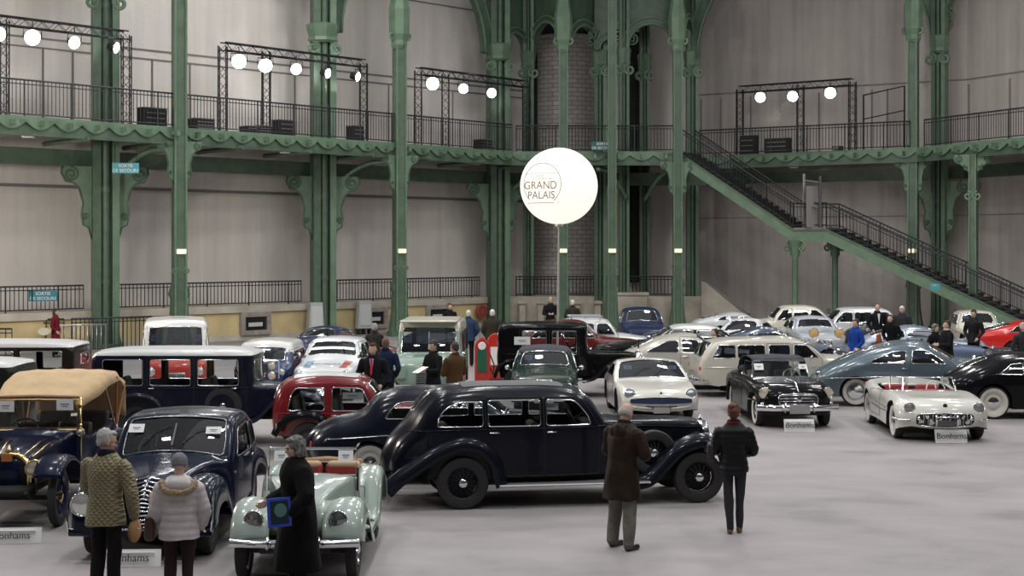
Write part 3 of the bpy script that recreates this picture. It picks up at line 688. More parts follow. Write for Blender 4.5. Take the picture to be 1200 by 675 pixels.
# ------------------------------------------------------------ the lit balloon
BY = 42.0; bx = (655-600)/FP*BY; bz = zat(218, BY); R_ = 45.5/FP*BY
bl = thing('lit_balloon', 'large glowing white balloon on a thin mast with dark lettering', 'balloon', (bx, BY, 0))
BGL = mat('glowing_balloon_cloth', (.35, .34, .32), .7, emit=(1, .93, .82), es=.82)
mb = MB(); mb.ball((0, 0, bz), (R_, R_, R_*.985), 48); mb.build('sphere', BGL, bl, True)
mb = MB(); mb.tube([(0, 0, bz-R_*.98), (-.05, 0, 0)], .03, 8); mb.lathe([(.12, bz-R_-.04), (.12, bz-R_+.03), (.001, bz-R_+.04)], 12); mb.lathe([(.35, 0), (.35, .04), (.04, .1)], 16); mb.build('mast', mat('mast_pale', (.5, .47, .45), .4, .5), bl, True, 40)
GOLDT = mat('balloon_bronze_print', (.32, .18, .08), .6); GREYT = mat('balloon_grey_print', (.25, .24, .25), .6)
def ballpt(u, v, rr=1.006):             # a point on the sphere facing the hall
    y = -math.sqrt(max(0, 1-u*u-v*v)); return Vector((u*R_*rr, y*R_*rr, bz+v*R_*rr*.985))
def balltext(s, u, v, size, m, sx=1):
    c = bpy.data.curves.new('lettering', 'FONT'); c.body = s; c.size = size; c.align_x = 'CENTER'; c.align_y = 'CENTER'
    t = bpy.data.objects.new('t', c); COL.objects.link(t); dg = bpy.context.evaluated_depsgraph_get(); me = bpy.data.meshes.new_from_object(t.evaluated_get(dg)); bpy.data.objects.remove(t)
    for q in me.vertices: q.co = ballpt(u+q.co.x*sx/R_, v+q.co.y/R_, 1.008)
    me.materials.clear(); me.materials.append(m); o = bpy.data.objects.new('lettering', me); COL.objects.link(o); o.parent = bl
balltext('GRAND', -.49, -.02, .30, GOLDT, .82); balltext('PALAIS', -.47, -.27, .29, GREYT, .82)
balltext('REUNION DES MUSEES NATIONAUX', -.46, .29, .07, GREYT, .75); balltext('DU GRAND', -.55, .22, .07, GREYT); balltext('DES CHAMPS ELYSEES', -.44, .15, .07, GREYT, .8)
mb = MB(); mb.tube([ballpt(-.44+.46*math.cos(a), .02+.54*math.sin(a)) for a in [2*PI*(i/40)-.9 for i in range(32)]], .009, 4); mb.tube([ballpt(-.8+.65*i/12, -.46) for i in range(13)], .008, 4); mb.build('printed_ring', GREYT, bl)
ld = bpy.data.lights.new('balloon_and_fill_light', 'POINT'); ld.energy = 450; ld.shadow_soft_size = R_*.9; ld.color = (1, .9, .75)
lo = bpy.data.objects.new('inner_lamp', ld); COL.objects.link(lo); lo.parent = bl; lo.location = (0, 0, bz)
# ------------------------------------------------------------ car building tools
def crom(pts, step=.07):
    """smooth curve through points; a third value 's' marks a corner"""
    ch = [[pts[0]]]
    for p in pts[1:-1]:
        ch[-1].append(p)
        if len(p) > 2: ch.append([p])
    ch[-1].append(pts[-1]); out = []
    for c in ch:
        c = [(p[0], p[1]) for p in c]
        for i in range(len(c)-1):
            a, b = c[i], c[i+1]; p = c[i-1] if i > 0 else (2*a[0]-b[0], 2*a[1]-b[1]); q = c[i+2] if i+2 < len(c) else (2*b[0]-a[0], 2*b[1]-a[1])
            L = math.hypot(b[0]-a[0], b[1]-a[1]); n = max(1, int(round(L/step)))
            t0 = 0; t1 = max(.001, math.hypot(a[0]-p[0], a[1]-p[1]))**.5; t2 = t1+max(.001, L)**.5; t3 = t2+max(.001, math.hypot(q[0]-b[0], q[1]-b[1]))**.5
            for k in range(n):
                t = t1+(t2-t1)*k/n; r = []
                for d in (0, 1):
                    A1 = (t1-t)/(t1-t0)*p[d]+(t-t0)/(t1-t0)*a[d]; A2 = (t2-t)/(t2-t1)*a[d]+(t-t1)/(t2-t1)*b[d]; A3 = (t3-t)/(t3-t2)*b[d]+(t-t2)/(t3-t2)*q[d]
                    B1 = (t2-t)/(t2-t0)*A1+(t-t0)/(t2-t0)*A2; B2 = (t3-t)/(t3-t1)*A2+(t-t1)/(t3-t1)*A3; r.append((t2-t)/(t2-t1)*B1+(t-t1)/(t2-t1)*B2)
                out.append((r[0], r[1]))
    out.append(tuple(pts[-1][:2])); return out
def key(ks):
    xs = [k[0] for k in ks]; c = crom([(a, b) for a, b in ks], .05) if len(ks) > 2 else ks
    X = np.array([p[0] for p in c]); Y = np.array([p[1] for p in c]); o = np.argsort(X)
    X, Y = X[o], Y[o]
    return lambda x: float(np.interp(x, X, Y))
def rpoly(pts, r, n=4):
    out = []; N = len(pts)
    for i, p in enumerate(pts):
        rr = p[2] if len(p) > 2 else r
        a = Vector(pts[i-1][:2]); b = Vector(p[:2]); c = Vector(pts[(i+1) % N][:2])
        la, lc = (a-b).length, (c-b).length; q = min(rr, la*.48, lc*.48)
        if q < .004: out.append(tuple(b)); continue
        s, e = b+(a-b)/la*q, b+(c-b)/lc*q
        for k in range(n+1):
            t = k/n; out.append(tuple(s*(1-t)**2+b*2*t*(1-t)+e*t*t))
    return out
def dens(poly, step=.09, closed=True):
    out = []; n = len(poly)
    for i in range(n if closed else n-1):
        a, b = poly[i], poly[(i+1) % n]; L = math.hypot(b[0]-a[0], b[1]-a[1]); k = max(1, int(L/step+.5))
        out += [(a[0]+(b[0]-a[0])*j/k, a[1]+(b[1]-a[1])*j/k) for j in range(k)]
    if not closed: out.append(tuple(poly[-1]))
    return out
def inpoly(P, poly):
    x, y = P[:, 0], P[:, 1]; c = np.zeros(len(P), bool); n = len(poly)
    for i in range(n):
        x1, y1 = poly[i]; x2, y2 = poly[i-1]
        if y1 == y2: continue
        m = ((y1 > y) != (y2 > y)) & (x < (x2-x1)*(y-y1)/(y2-y1)+x1); c ^= m
    return c
def segd(P, A):
    A = np.array(A); a, b = A[:-1], A[1:]; d = b-a; L = (d**2).sum(1)+1e-12
    P = np.atleast_2d(P); out = np.full(len(P), 1e9)
    for i in range(len(a)):
        t = np.clip(((P-a[i])@d[i])/L[i], 0, 1); q = a[i]+t[:, None]*d[i]; out = np.minimum(out, np.hypot(*(P-q).T))
    return out
def cdt(outline, loops, extra=(), step=.1, lines=()):
    """triangulate outline with constraint loops; returns points, triangles"""
    P = []; E = []
    for lp in [outline]+list(loops):
        o = len(P); P += list(lp); n = len(lp); E += [(o+i, o+(i+1) % n) for i in range(n)]
    for ln in lines:
        o = len(P); P += list(ln); E += [(o+i, o+i+1) for i in range(len(ln)-1)]
    A = np.array(outline); x0, z0 = A.min(0); x1, z1 = A.max(0)
    g = np.array([(x0+step*(i+.5*(j % 2)), z0+step*.9*j) for i in range(int((x1-x0)/step)+2) for j in range(int((z1-z0)/(step*.9))+2)])
    g = g[inpoly(g, outline)]
    al = [list(l)+[l[0]] for l in [outline]+list(loops)]
    if len(g):
        d = np.min([segd(g, l) for l in al], axis=0); g = g[d > step*.45]
    ex = np.array(extra) if len(extra) else np.zeros((0, 2))
    if len(ex):
        ex = ex[inpoly(ex, outline)]
        if len(ex) and len(loops):
            d = np.min([segd(ex, list(l)+[l[0]]) for l in loops], axis=0); ex = ex[d > .015]
        if len(ex) and len(g):
            D = np.array([np.min(np.hypot(*(ex-q).T)) for q in g]); g = g[D > step*.4]
    P += [tuple(p) for p in g]+[tuple(p) for p in ex]
    r = delaunay_2d_cdt([Vector(p) for p in P], E, [], 0, 1e-5)
    V = np.array([(v.x, v.y) for v in r[0]]); F = np.array([f for f in r[2] if len(f) == 3], int).reshape(-1, 3)
    if not len(F): return V, np.zeros((0, 3), int), np.zeros((0, 2))
    cen = V[F].mean(1); keep = inpoly(cen, outline); return V, F[keep], cen[keep]

class Shape:
    """car body surface from a side silhouette"""
    def __init__(s, top, W, V=None, r=.12, crown=((-9, .03), (9, .03)), low=.2, arches=(), R=.36, zw=.33):
        s.T = crom(top, .075); s.W = key(W); s.V = key(V) if V else (lambda z: 1.0)
        s.rk = key(r) if isinstance(r, (list, tuple)) else (lambda x: r)
        s.cr = key(crown); s.Tn = np.array(s.T)
        b = []; x1, z1 = s.T[-1]; x0, z0 = s.T[0]
        pts = [(x1, z1)]
        for xw in sorted(arches, reverse=True):
            rr = R if not isinstance(R, dict) else R[xw]
            h = max(0, low-zw); 
            if abs(h) < rr: hx = math.sqrt(rr*rr-h*h)
            a0 = math.atan2(low-zw, hx)
            pts.append((xw+hx, low))
            for i in range(1, 16):
                a = a0+(PI-2*a0)*i/16; pts.append((xw+rr*math.cos(a), zw+rr*math.sin(a)))
            pts.append((xw-hx, low))
        pts.append((x0, z0))
        s.B = dens(pts, .12, False)[1:-1]
        s.out = s.T+s.B
        L = [0]
        for a, b in zip(s.T[:-1], s.T[1:]): L.append(L[-1]+math.hypot(b[0]-a[0], b[1]-a[1]))
        s.L = L
        s.N = []
        for i in range(len(s.T)):
            a = s.T[max(0, i-1)]; b = s.T[min(len(s.T)-1, i+1)]; d = Vector((b[0]-a[0], b[1]-a[1])).normalized(); s.N.append((-d.y, d.x))
    def dist(s, P): return segd(np.array(P), s.T)
    def ys(s, P):
        d = s.dist(P); out = []
        for (x, z), q in zip(P, d):
            r = s.rk(x); y = s.W(x)*s.V(z)
            if q < r: y -= r*(1-math.sqrt(max(0, 1-(1-q/r)**2)))
            out.append(max(y, .01))
        return np.array(out)
    def side(s, P, sg=1, dy=0):
        y = s.ys(P); return [(p[0], sg*(q+dy), p[1]) for p, q in zip(P, y)]
    def edge_pts(s):
        out = []
        for i in range(1, len(s.T)-1, 1):
            r = s.rk(s.T[i][0])
            for f in (.04, .14, .32, .62, 1.0):
                q = (s.T[i][0]-s.N[i][0]*r*f, s.T[i][1]-s.N[i][1]*r*f); out.append((q, r*f))
        P = np.array([o[0] for o in out]); d = s.dist(P); return [tuple(p) for p, o, q in zip(P, out, d) if q > o[1]*.93]
    def at(s, S):       # silhouette point, normal, half width at arc length
        i = min(max(0, int(np.searchsorted(s.L, S, side='right'))-1), len(s.L)-2); f = (S-s.L[i])/(s.L[i+1]-s.L[i])
        p = [s.T[i][k]*(1-f)+s.T[i+1][k]*f for k in (0, 1)]; n = [s.N[i][k]*(1-f)+s.N[i+1][k]*f for k in (0, 1)]
        return p, n
    def top(s, S, t, lift=0):
        p, n = s.at(S); e = max(s.W(p[0])*s.V(p[1])-s.rk(p[0]), .01); c = s.cr(p[0])*(1-t*t)+lift
        return (p[0]+n[0]*c, t*e, p[1]+n[1]*c)
    def findS(s, z, front=True, zmin=0):
        rg = range(len(s.T)-1, 0, -1) if front else range(len(s.T)-1)
        for i in rg:
            j = i-1 if front else i+1
            a, b = s.T[i], s.T[j]
            if a[1] <= z <= b[1]:
                f = (z-a[1])/(b[1]-a[1]+1e-9); return s.L[i]+(s.L[j]-s.L[i])*f
        return None
def tri_mesh(name, V3, F, m, parent, smooth=True):
    me = bpy.data.meshes.new(name); used = sorted(set(int(i) for f in F for i in f)); mp = {u: i for i, u in enumerate(used)}
    me.from_pydata([V3[u] for u in used], [], [tuple(mp[int(i)] for i in f) for f in F])
    b = bmesh.new(); b.from_mesh(me); bmesh.ops.remove_doubles(b, verts=b.verts, dist=2e-4); bmesh.ops.recalc_face_normals(b, faces=b.faces); b.to_mesh(me); b.free()
    me.materials.append(m); me.shade_smooth(); o = bpy.data.objects.new(name, me); COL.objects.link(o); o.parent = parent; return o
def topzone(s, sa, sb, t, r=.06, taper=0):
    """rounded patch on the top strip between arc lengths, in (S, t*K) units"""
    K = .6; return [(p[0], p[1]) for p in dens(rpoly([(sa, -t*K), (sb, -(t-taper)*K), (sb, (t-taper)*K), (sa, t*K)], r), .08)]
K_ = .6
def body(root, sh, wins, doors, fg, rg, paintm, roofm=None, zroof=9, glassm=None, trim=CHROME, hood=None, boot=None, cockpit=None, name='body', fglass=None, extra_top=(), win_trim=.011, step=.1, sidezone=None):
    glassm = glassm or GLASS
    W_ = [dens(rpoly(w_[0] if isinstance(w_, tuple) and isinstance(w_[0], list) else w_, .05), .1) for w_ in wins]
    D_ = [dens(rpoly(d, .05), .12) for d in doors]
    zl = []
    if roofm and zroof < 5:
        xs_ = [q[0] for q in sh.T]; zl = [dens([(min(xs_)-.05, zroof), (max(xs_)+.05, zroof)], .1, False)]
    V, F, C = cdt(sh.out, W_+D_, sh.edge_pts(), step, zl)
    inwin = np.zeros(len(C), int)-1
    for i, w_ in enumerate(W_): inwin[inpoly(C, w_)] = i
    indoor = np.zeros(len(C), int)-1
    for i, d in enumerate(D_): indoor[inpoly(C, d)] = i
    isroof = (C[:, 1] > zroof)
    if sidezone: sz = inpoly(C, sidezone[0])
    P = [tuple(p) for p in V]; A = sh.side(P, 1); B = sh.side(P, -1); n = len(P); VV = A+B
    bodyF = []; roofF = []; zoneF = []; doorF = {}
    for k, f in enumerate(F):
        if inwin[k] >= 0: continue
        for g in (tuple(f), tuple(i+n for i in f)[::-1]):
            sd = 0 if g[0] < n else 1
            if isroof[k] and roofm: roofF.append(g)
            elif indoor[k] >= 0: doorF.setdefault((int(indoor[k]), sd), []).append(g)
            elif sidezone and sz[k]: zoneF.append(g)
            else: bodyF.append(g)
    # top strip
    S1 = sh.L[-1]; tl = [(S, -K_) for S in sh.L]+[(S, K_) for S in reversed(sh.L)]
    # keep ends closed
    out = [(S, -K_) for S in sh.L]+[(S1, K_*q/4) for q in range(-3, 4)]+[(S, K_) for S in reversed(sh.L)]+[(0, -K_*q/4) for q in range(-3, 4)]
    zones = []
    def zs(a):          # (z0, z1, t, r, taper)
        return a
    res = {}
    if fg:
        sa, sb = sh.findS(fg[0]), sh.findS(fg[1]); zz = topzone(sh, sa, sb, fg[2], fg[3] if len(fg) > 3 else .08, fg[4] if len(fg) > 4 else 0); res['windscreen'] = zz; zones.append(zz)
    if rg:
        sa, sb = sh.findS(rg[0], False), sh.findS(rg[1], False); zz = topzone(sh, sa, sb, rg[2], .08); res['rear_window'] = zz; zones.append(zz)
    if cockpit: 
        zz = topzone(sh, cockpit[0], cockpit[1], cockpit[2], .15); res['cockpit'] = zz; zones.append(zz)
    hz = bz_ = None
    if hood: hz = topzone(sh, hood[0], hood[1], hood[2], .08, hood[3] if len(hood) > 3 else 0); zones.append(hz)
    if boot: bz_ = topzone(sh, boot[0], boot[1], boot[2], .08); zones.append(bz_)
    sl = []
    if roofm and zroof < 5:
        for fr_ in (True, False):
            sq = sh.findS(zroof, fr_)
            if sq: sl.append([(sq, K_*q/8) for q in range(-8, 9)])
    V2, F2, C2 = cdt(out, zones, (), .11, sl)
    T3 = [sh.top(p[0], max(-1, min(1, p[1]/K_))) for p in V2]; o = len(VV); VV = VV+T3
    pz = {k: inpoly(C2, z) for k, z in res.items()}; hm = inpoly(C2, hz) if hz else None; bm = inpoly(C2, bz_) if bz_ else None
    hoodF = []; bootF = []
    for k, f in enumerate(F2):
        if any(v[k] for v in pz.values()): continue
        g = tuple(i+o for i in f); zc = sh.at(C2[k][0])[0][1]
        if hz and hm[k]: hoodF.append(g)
        elif bz_ and bm[k]: bootF.append(g)
        elif roofm and zc > zroof: roofF.append(g)
        else: bodyF.append(g)
    bo = tri_mesh(name, VV, bodyF, paintm, root)
    if roofF: tri_mesh('roof', VV, roofF, roofm, root)
    if zoneF: tri_mesh('side_panel', VV, zoneF, sidezone[1], root)
    if hoodF: tri_mesh('bonnet', VV, hoodF, paintm, root)
    if bootF: tri_mesh('boot_lid', VV, bootF, paintm, root)
    # underside
    Bp = [sh.T[-1]]+sh.B+[sh.T[0]]; ya = sh.ys(Bp); rows = [[(p[0], -y, p[1]), (p[0], y, p[1])] for p, y in zip(Bp, ya)]
    MB().grid(rows).build('underbody', UNDER, root)
    # doors
    dob = {}
    for (i, sd), fs in doorF.items():
        dob[(i, sd)] = tri_mesh('door', VV, fs, paintm if not (roofm and min(p[1] for p in doors[i]) > zroof) else roofm, root)
        xs = [p[0] for p in D_[i]]; zz_ = [p[1] for p in D_[i]]
        # shadow gap
        lo = [p for p in D_[i]]; mb = MB(); mb.tube(sh.side(lo, -1 if sd else 1, -.001), .006, 4, closed=True); mb.build('door_gap', UNDER, dob[(i, sd)])
    # windows
    for i, w_ in enumerate(W_):
        Vg, Fg, _ = cdt(w_, [], (), .12); cx = sum(p[0] for p in w_)/len(w_); cz = sum(p[1] for p in w_)/len(w_)
        di = next((j for j, d in enumerate(D_) if inpoly(np.array([(cx, cz)]), d)[0]), None)
        for sd, sg in ((0, 1), (1, -1)):
            par = dob.get((di, sd), root) if di is not None else root
            tri_mesh('side_window', sh.side([tuple(p) for p in Vg], sg, -.012), Fg, glassm, par)
            if trim: MB().tube(sh.side(w_, sg, .002), win_trim, 5, closed=True).build('window_trim', trim, par, True)
    for k, z in res.items():
        if k == 'cockpit': continue
        Vg, Fg, _ = cdt(z, [], (), .12)
        g = tri_mesh(k, [sh.top(p[0], p[1]/K_, -.01) for p in Vg], Fg, (fglass or glassm) if k == 'windscreen' else glassm, root)
        if trim: MB().tube([sh.top(p[0], p[1]/K_, .002) for p in z], win_trim, 5, closed=True).build('frame', trim, g, True)
    # handles
    for (i, sd), d in dob.items():
        pass
    return res, dob
def handle(sh, dob, i, x, z, L=.13, m=CHROME):
    for sd in (0, 1):
        if (i, sd) in dob:
            p = sh.side([(x-L/2, z), (x+L/2, z)], -1 if sd else 1, .03); MB().tube([(p[0][0], p[0][1]*.99, p[0][2])]+[p[0], p[1]], .014, 6).build('door_handle', m, dob[(i, sd)], True)
def sline(root, sh, pts, r=.01, m=CHROME, name='side_moulding', dy=.004):
    for sg in (1, -1): MB().tube(sh.side(dens(pts, .1, False), sg, dy), r, 5).build(name, m, root, True)

# wheels: each built once per style and copied
WSTY = {}
def wheel(root, style, R, wd, x, y, z=None, steer=0, name='wheel'):
    kk_ = (style, R, wd); sg = 1 if y > 0 else -1
    if kk_ not in WSTY:
        e = bpy.data.objects.new(name, None)
        q = []
        tw = wd/2; ri = R*(.68 if style in ('wire', 'disc', 'artillery') else .62)
        T = MB(); T.lathe([(ri, -tw*.75), (R*.86, -tw), (R*.96, -tw*.88), (R, -tw*.5), (R, tw*.5), (R*.96, tw*.88), (R*.86, tw), (ri, tw*.75)], 32, None, 'Y')
        q.append(('tyre', T, RUBBER))
        if 'white' in style: q.append(('whitewall', MB().lathe([(ri*1.0, tw*.78), (ri*1.12, tw*1.0), (R*.86, tw*1.02), (R*.87, tw*.98)], 32, None, 'Y'), WWALL))
        if style.startswith('wire'):
            rm = MB(); rm.lathe([(ri, tw*.75), (ri*1.0, tw*.7), (ri*.93, tw*.55), (ri*.93, -tw*.6), (ri, -tw*.75)], 28, None, 'Y'); m = BLACK if 'black' in style else CHROME; q.append(('rim', rm, m))
            sp_ = MB()
            for i in range(28):
                a = 2*PI*i/28; b = a+.35*(1 if i % 2 else -1); sp_.tube([(ri*.94*math.cos(a), tw*(.3 if i % 2 else -.2), ri*.94*math.sin(a)), (.05*math.cos(b), tw*.75, .05*math.sin(b))], .006, 3, cap=False)
            q.append(('spokes', sp_, m)); q.append(('backing', MB().lathe([(ri*.9, -tw*.5), (.01, -tw*.5)], 20, None, 'Y'), UNDER))
            q.append(('hub', MB().lathe([(.06, tw*.4), (.06, tw*.95), (.035, tw*1.15), (.001, tw*1.17)], 12, None, 'Y'), CHROME))
        elif style.startswith('artillery'):
            m = {'artillery': mat('wheel_paint_blue', (.015, .02, .05), .35, coat=.6)}[style.split('-')[0]]
            rm = MB(); rm.lathe([(ri*1.02, tw*.8), (ri*.88, tw*.5), (ri*.88, -tw*.5), (ri, -tw*.8)], 28, None, 'Y'); q.append(('rim', rm, m)); sp_ = MB()
            for i in range(10):
                a = 2*PI*i/10; sp_.tube([(ri*.9*math.cos(a), 0, ri*.9*math.sin(a)), (.07*math.cos(a), 0, .07*math.sin(a))], [.016, .026], 6)
            q.append(('spokes', sp_, m)); q.append(('hub', MB().lathe([(.08, -tw*.4), (.08, tw*.7), (.04, tw*1.0), (.001, tw*1.02)], 12, None, 'Y'), BRASS))
        else:
            c = {'steelblack': BLACK, 'steelwhite': mat('wheel_cream', (.62, .6, .52), .4), 'disc': BLACK}.get(style.replace('-white', ''), mat('wheel_silver', (.4, .4, .4), .35, .6))
            rm = MB(); rm.lathe([(ri, tw*.8), (ri*.97, tw*.6), (ri*.8, tw*.35), (ri*.62, tw*.55), (ri*.3, tw*.6), (.001, tw*.6)], 28, None, 'Y'); q.append(('rim', rm, c))
            hr = ri*(.86 if 'full' in style else .58)
            q.append(('hubcap', MB().lathe([(hr, tw*.55), (hr*.93, tw*.75), (hr*.6, tw*.86), (hr*.3, tw*.95), (.001, tw*.98)], 24, None, 'Y'), CHROME))
            q.append(('backing', MB().lathe([(ri, -tw*.5), (.01, -tw*.5)], 20, None, 'Y'), UNDER))
        WSTY[kk_] = [(n_, b_.build(n_, m_, None, True, 35), m_) for n_, b_, m_ in q]
        first = True
        for n_, o_, m_ in WSTY[kk_]: COL.objects.unlink(o_)
    e = bpy.data.objects.new(name, None); COL.objects.link(e); e.parent = root; e.location = (x, y, R if z is None else z); e.rotation_euler = (0, 0, (0 if sg > 0 else PI)+steer)
    for n_, o_, m_ in WSTY[kk_]:
        c = o_.copy(); COL.objects.link(c); c.parent = e
    return e
def wheels4(root, style, R, wd, xr, xf, ty, steer=0):
    for x in (xr, xf):
        for s in (1, -1): wheel(root, style, R, wd, x, s*ty, steer=steer if x == xf else 0)
def headlamp(root, p, r, m=LENS, ring=CHROME, bowl=0, name='headlamp', tilt=0, yaw=0, bowlm=None):
    e = bpy.data.objects.new(name, None); COL.objects.link(e); e.parent = root; e.location = p; e.rotation_euler = (0, tilt, yaw)
    MB().lathe([(.001, .035), (r*.5, .028), (r*.88, .005)], 20, None, 'X').build('lens', m, e, True)
    MB().lathe([(r*.86, .012), (r*.94, .022), (r, 0), (r, -.04)], 20, None, 'X').build('ring', ring, e, True)
    if bowl: MB().lathe([(r, -.02), (r*.97, -bowl*.35), (r*.75, -bowl*.7), (r*.35, -bowl*.95), (.001, -bowl)], 20, None, 'X').build('bowl', bowlm or ring, e, True)
    return e
def bumper(root, x, z, hw, bend=.25, h=.1, d=.03, m=CHROME, name='bumper', guards=(), side=.35, th=.05):
    """front if bend > 0; a bar swept round the end of the car"""
    s = 1 if bend > 0 else -1; pts = []
    for i in range(17):
        t = -1+i/8; y = t*hw; xx = x-bend*abs(t)**3
        pts.append((xx, y))
    rows = []
    for (xx, y) in pts: rows.append([(xx-s*th, y, z-h/2), (xx, y, z-h/2), (xx+s*.02, y, z-h*.25), (xx+s*.025, y, z), (xx+s*.02, y, z+h*.25), (xx, y, z+h/2), (xx-s*th, y, z+h/2)])
    o = MB().grid(rows, closed=True).build(name, m, root, True, 50)
    for g in guards:
        gb = MB()
        for sg in (1, -1): gb.tube([(x+s*.02, sg*g, z-h*.7), (x+s*.06, sg*g, z), (x+s*.03, sg*g, z+h*1.0)], [.02, .035, .02], 8)
        gb.build('overriders', m, o, True)
    return o
def rbox(name, c, d, m, parent, r=.04, seg=3, rot=None):
    o = MB().box((0, 0, 0), d).build(name, m, parent, True, 50); o.location = c
    if rot: o.rotation_euler = rot
    bevel(o, r, seg); return o
def seat(root, x, y, z, m, w_=.5, h=.55, dp=.5):
    e = bpy.data.objects.new('seat', None); COL.objects.link(e); e.parent = root; e.location = (x, y, z)
    rbox('cushion', (0, 0, .08), (dp, w_, .16), m, e, .05); rbox('backrest', (-dp*.5, 0, h*.55), (.12, w_, h), m, e, .05, rot=(0, -.2, 0)); return e
def swheel(root, x, y, z, r=.2, tilt=-.5, m=BLACK):
    e = bpy.data.objects.new('steering_wheel', None); COL.objects.link(e); e.parent = root; e.location = (x, y, z); e.rotation_euler = (0, tilt, 0)
    MB().tube([(0, r*math.cos(2*PI*i/24), r*math.sin(2*PI*i/24)) for i in range(24)], .013, 6, True).build('rim', m, e, True)
    b = MB()
    for a in (PI/2, PI*7/6, -PI/6): b.tube([(0.01, 0, 0), (0, r*math.cos(a), r*math.sin(a))], .01, 5)
    b.tube([(0, 0, 0), (.4, 0, 0)], .016, 6); b.build('column', m, e)
def card(root, p, w_=.2, h=.15, yaw=0, tilt=-.5, name='lot_card', digits=True, m=None):
    e = bpy.data.objects.new(name, None); COL.objects.link(e); e.parent = root; e.location = p; e.rotation_euler = (0, tilt, yaw)
    MB().box((0, 0, 0), (.006, w_, h)).build('card_face', m or WHITE, e)
    b = MB(); b.box((.005, 0, h*.05), (.003, w_*.5, h*.1)); b.box((.005, 0, -h*.15), (.003, w_*.35, h*.06)); b.build('print', mat('card_print_blue', (.2, .22, .4), .6), e)
    return e
def plate(root, p, w_, h, txt='', yaw=0, m=None, tm=None, front=True, name='number_plate', size=None):
    e = bpy.data.objects.new(name, None); COL.objects.link(e); e.parent = root; e.location = p; e.rotation_euler = (0, 0, yaw)
    rbox('plate_base', (0, 0, 0), (.012, w_, h), m or mat('plate_dull_silver', (.4, .4, .4), .4, .5), e, .004, 1)
    if txt: text(txt, 'characters', size or h*.8, tm or INK, e, (.009, 0, 0), (PI/2, 0, PI/2))
    return e
def mirror_ext(root, x, y, z, r=.06, m=CHROME):
    e = bpy.data.objects.new('door_mirror', None); COL.objects.link(e); e.parent = root; e.location = (x, y, z)
    s = 1 if y > 0 else -1
    MB().tube([(0, -s*.12, -.1), (0, 0, 0)], .008, 5).build('stem', m, e); MB().lathe([(.001, .03), (r*.7, .025), (r, 0), (.001, -.005)], 14, None, 'X').build('head', m, e, True)
def wipers(root, sh, z, t=(-.5, .1), L=.35):
    sa = sh.findS(z); b = MB()
    for q in t: b.tube([sh.top(sa, q, .015), sh.top(sa-L*.5, q+.22, .02), sh.top(sa-L*.7, q+.5, .012)], .007, 4)
    b.build('wipers', BLACK, root)
def floor_sign(P, yaw, txt, lab, w_=.62, h=.26, z=.0):
    t = thing('floor_sign', lab, 'sign', (P.x, P.y, 0), yaw); M = Matrix.Rotation(-.25, 4, 'X')
    b = MB(); b.box((0, 0, h/2), (w_, .012, h), M); b.build('panel', WHITE, t); b = MB(); b.box((0, .06, h*.38), (w_*.8, .012, h*.8), Matrix.Rotation(.3, 4, 'X')); b.build('back_leg', WHITE, t)
    c = text(txt, 'lettering', h*.62, INK, t, (0, -.012, h*.5), (PI/2-.25, 0, 0)); return t
def place(root, front, yaw, xf):
    """put the car so that the middle of its front axle (local x = xf) stands on the given floor point"""
    root.rotation_euler = (0, 0, yaw); root.location = (front.x-xf*math.cos(yaw), front.y-xf*math.sin(yaw), 0)

def fender(root, path, y0, y1, m, lip=.1, crown=.05, name='wing', inner=.0, thick=.01, edge=None, lipf=None):
    """a swept wing over a wheel: path in side view, from y0 (inner) to y1 (outer); both sides are made"""
    P = crom(path, .06); n = len(P); N = []
    for i in range(n):
        a, b = P[max(0, i-1)], P[min(n-1, i+1)]; d = Vector((b[0]-a[0], b[1]-a[1])).normalized(); N.append((-d.y, d.x))
    xs = [p[0] for p in P]
    if N[n//2][1] < 0: N = [(-a, -b) for a, b in N]
    sec = [(0, -.02), (.12, .35), (.35, .85), (.55, 1), (.75, .85), (.9, .35), (.97, -.3), (1, -1)]
    for sg in (1, -1):
        rows = []
        for i, (x, z) in enumerate(P):
            u = i/(n-1); f0 = min(1, u/.12, (1-u)/.12); lp = lip*(lipf(u) if lipf else 1)
            Y0_ = y0(u) if callable(y0) else y0; Y1_ = y1(u) if callable(y1) else y1; row = []
            for t, c in sec:
                o = c*crown if c > -.25 else (-lp*(.45 if t < .99 else 1))
                row.append((x+N[i][0]*o, sg*(Y0_+(Y1_-Y0_)*t), z+N[i][1]*o))
            rows.append(row)
        o = MB().grid(rows).build(name, m, root, True)
        so = o.modifiers.new('thickness', 'SOLIDIFY'); so.thickness = thick; so.offset = 0
        if edge: MB().tube([r[-1] for r in rows], .012, 5).build('wing_beading', edge, o, True)
    return P
# ------------------------------------------------------------ more car fittings
def fpt(sh, z, y, lift=0, front=True):
    S = sh.findS(z, front)
    if S is None: S = sh.L[-1]*.98 if front else .05
    p, n = sh.at(S); e = max(sh.W(p[0])*sh.V(p[1])-sh.rk(p[0]), .01)
    if abs(y) <= e: return Vector(sh.top(S, y/e, lift))
    x = p[0]; s = -1 if front else 1
    for i in range(120):
        x += s*.01
        if sh.ys([(x, z)])[0] >= abs(y): break
    return Vector((x-s*lift, y, z))
def patch(root, sh, z0, z1, t, m, name, lift=.004, r=.05, front=True, taper=0):
    sa, sb = sh.findS(z0, front), sh.findS(z1, front); z = topzone(sh, sa, sb, t, r, taper)
    V, F, _ = cdt(z, [], (), .1); return tri_mesh(name, [sh.top(p[0], p[1]/K_, lift) for p in V], F, m, root), sa, sb
def spatch(root, sh, sa, sb, t, m, name, lift=.004, r=.05, taper=0):
    z = topzone(sh, sa, sb, t, r, taper); V, F, _ = cdt(z, [], (), .1); return tri_mesh(name, [sh.top(p[0], p[1]/K_, lift) for p in V], F, m, root)
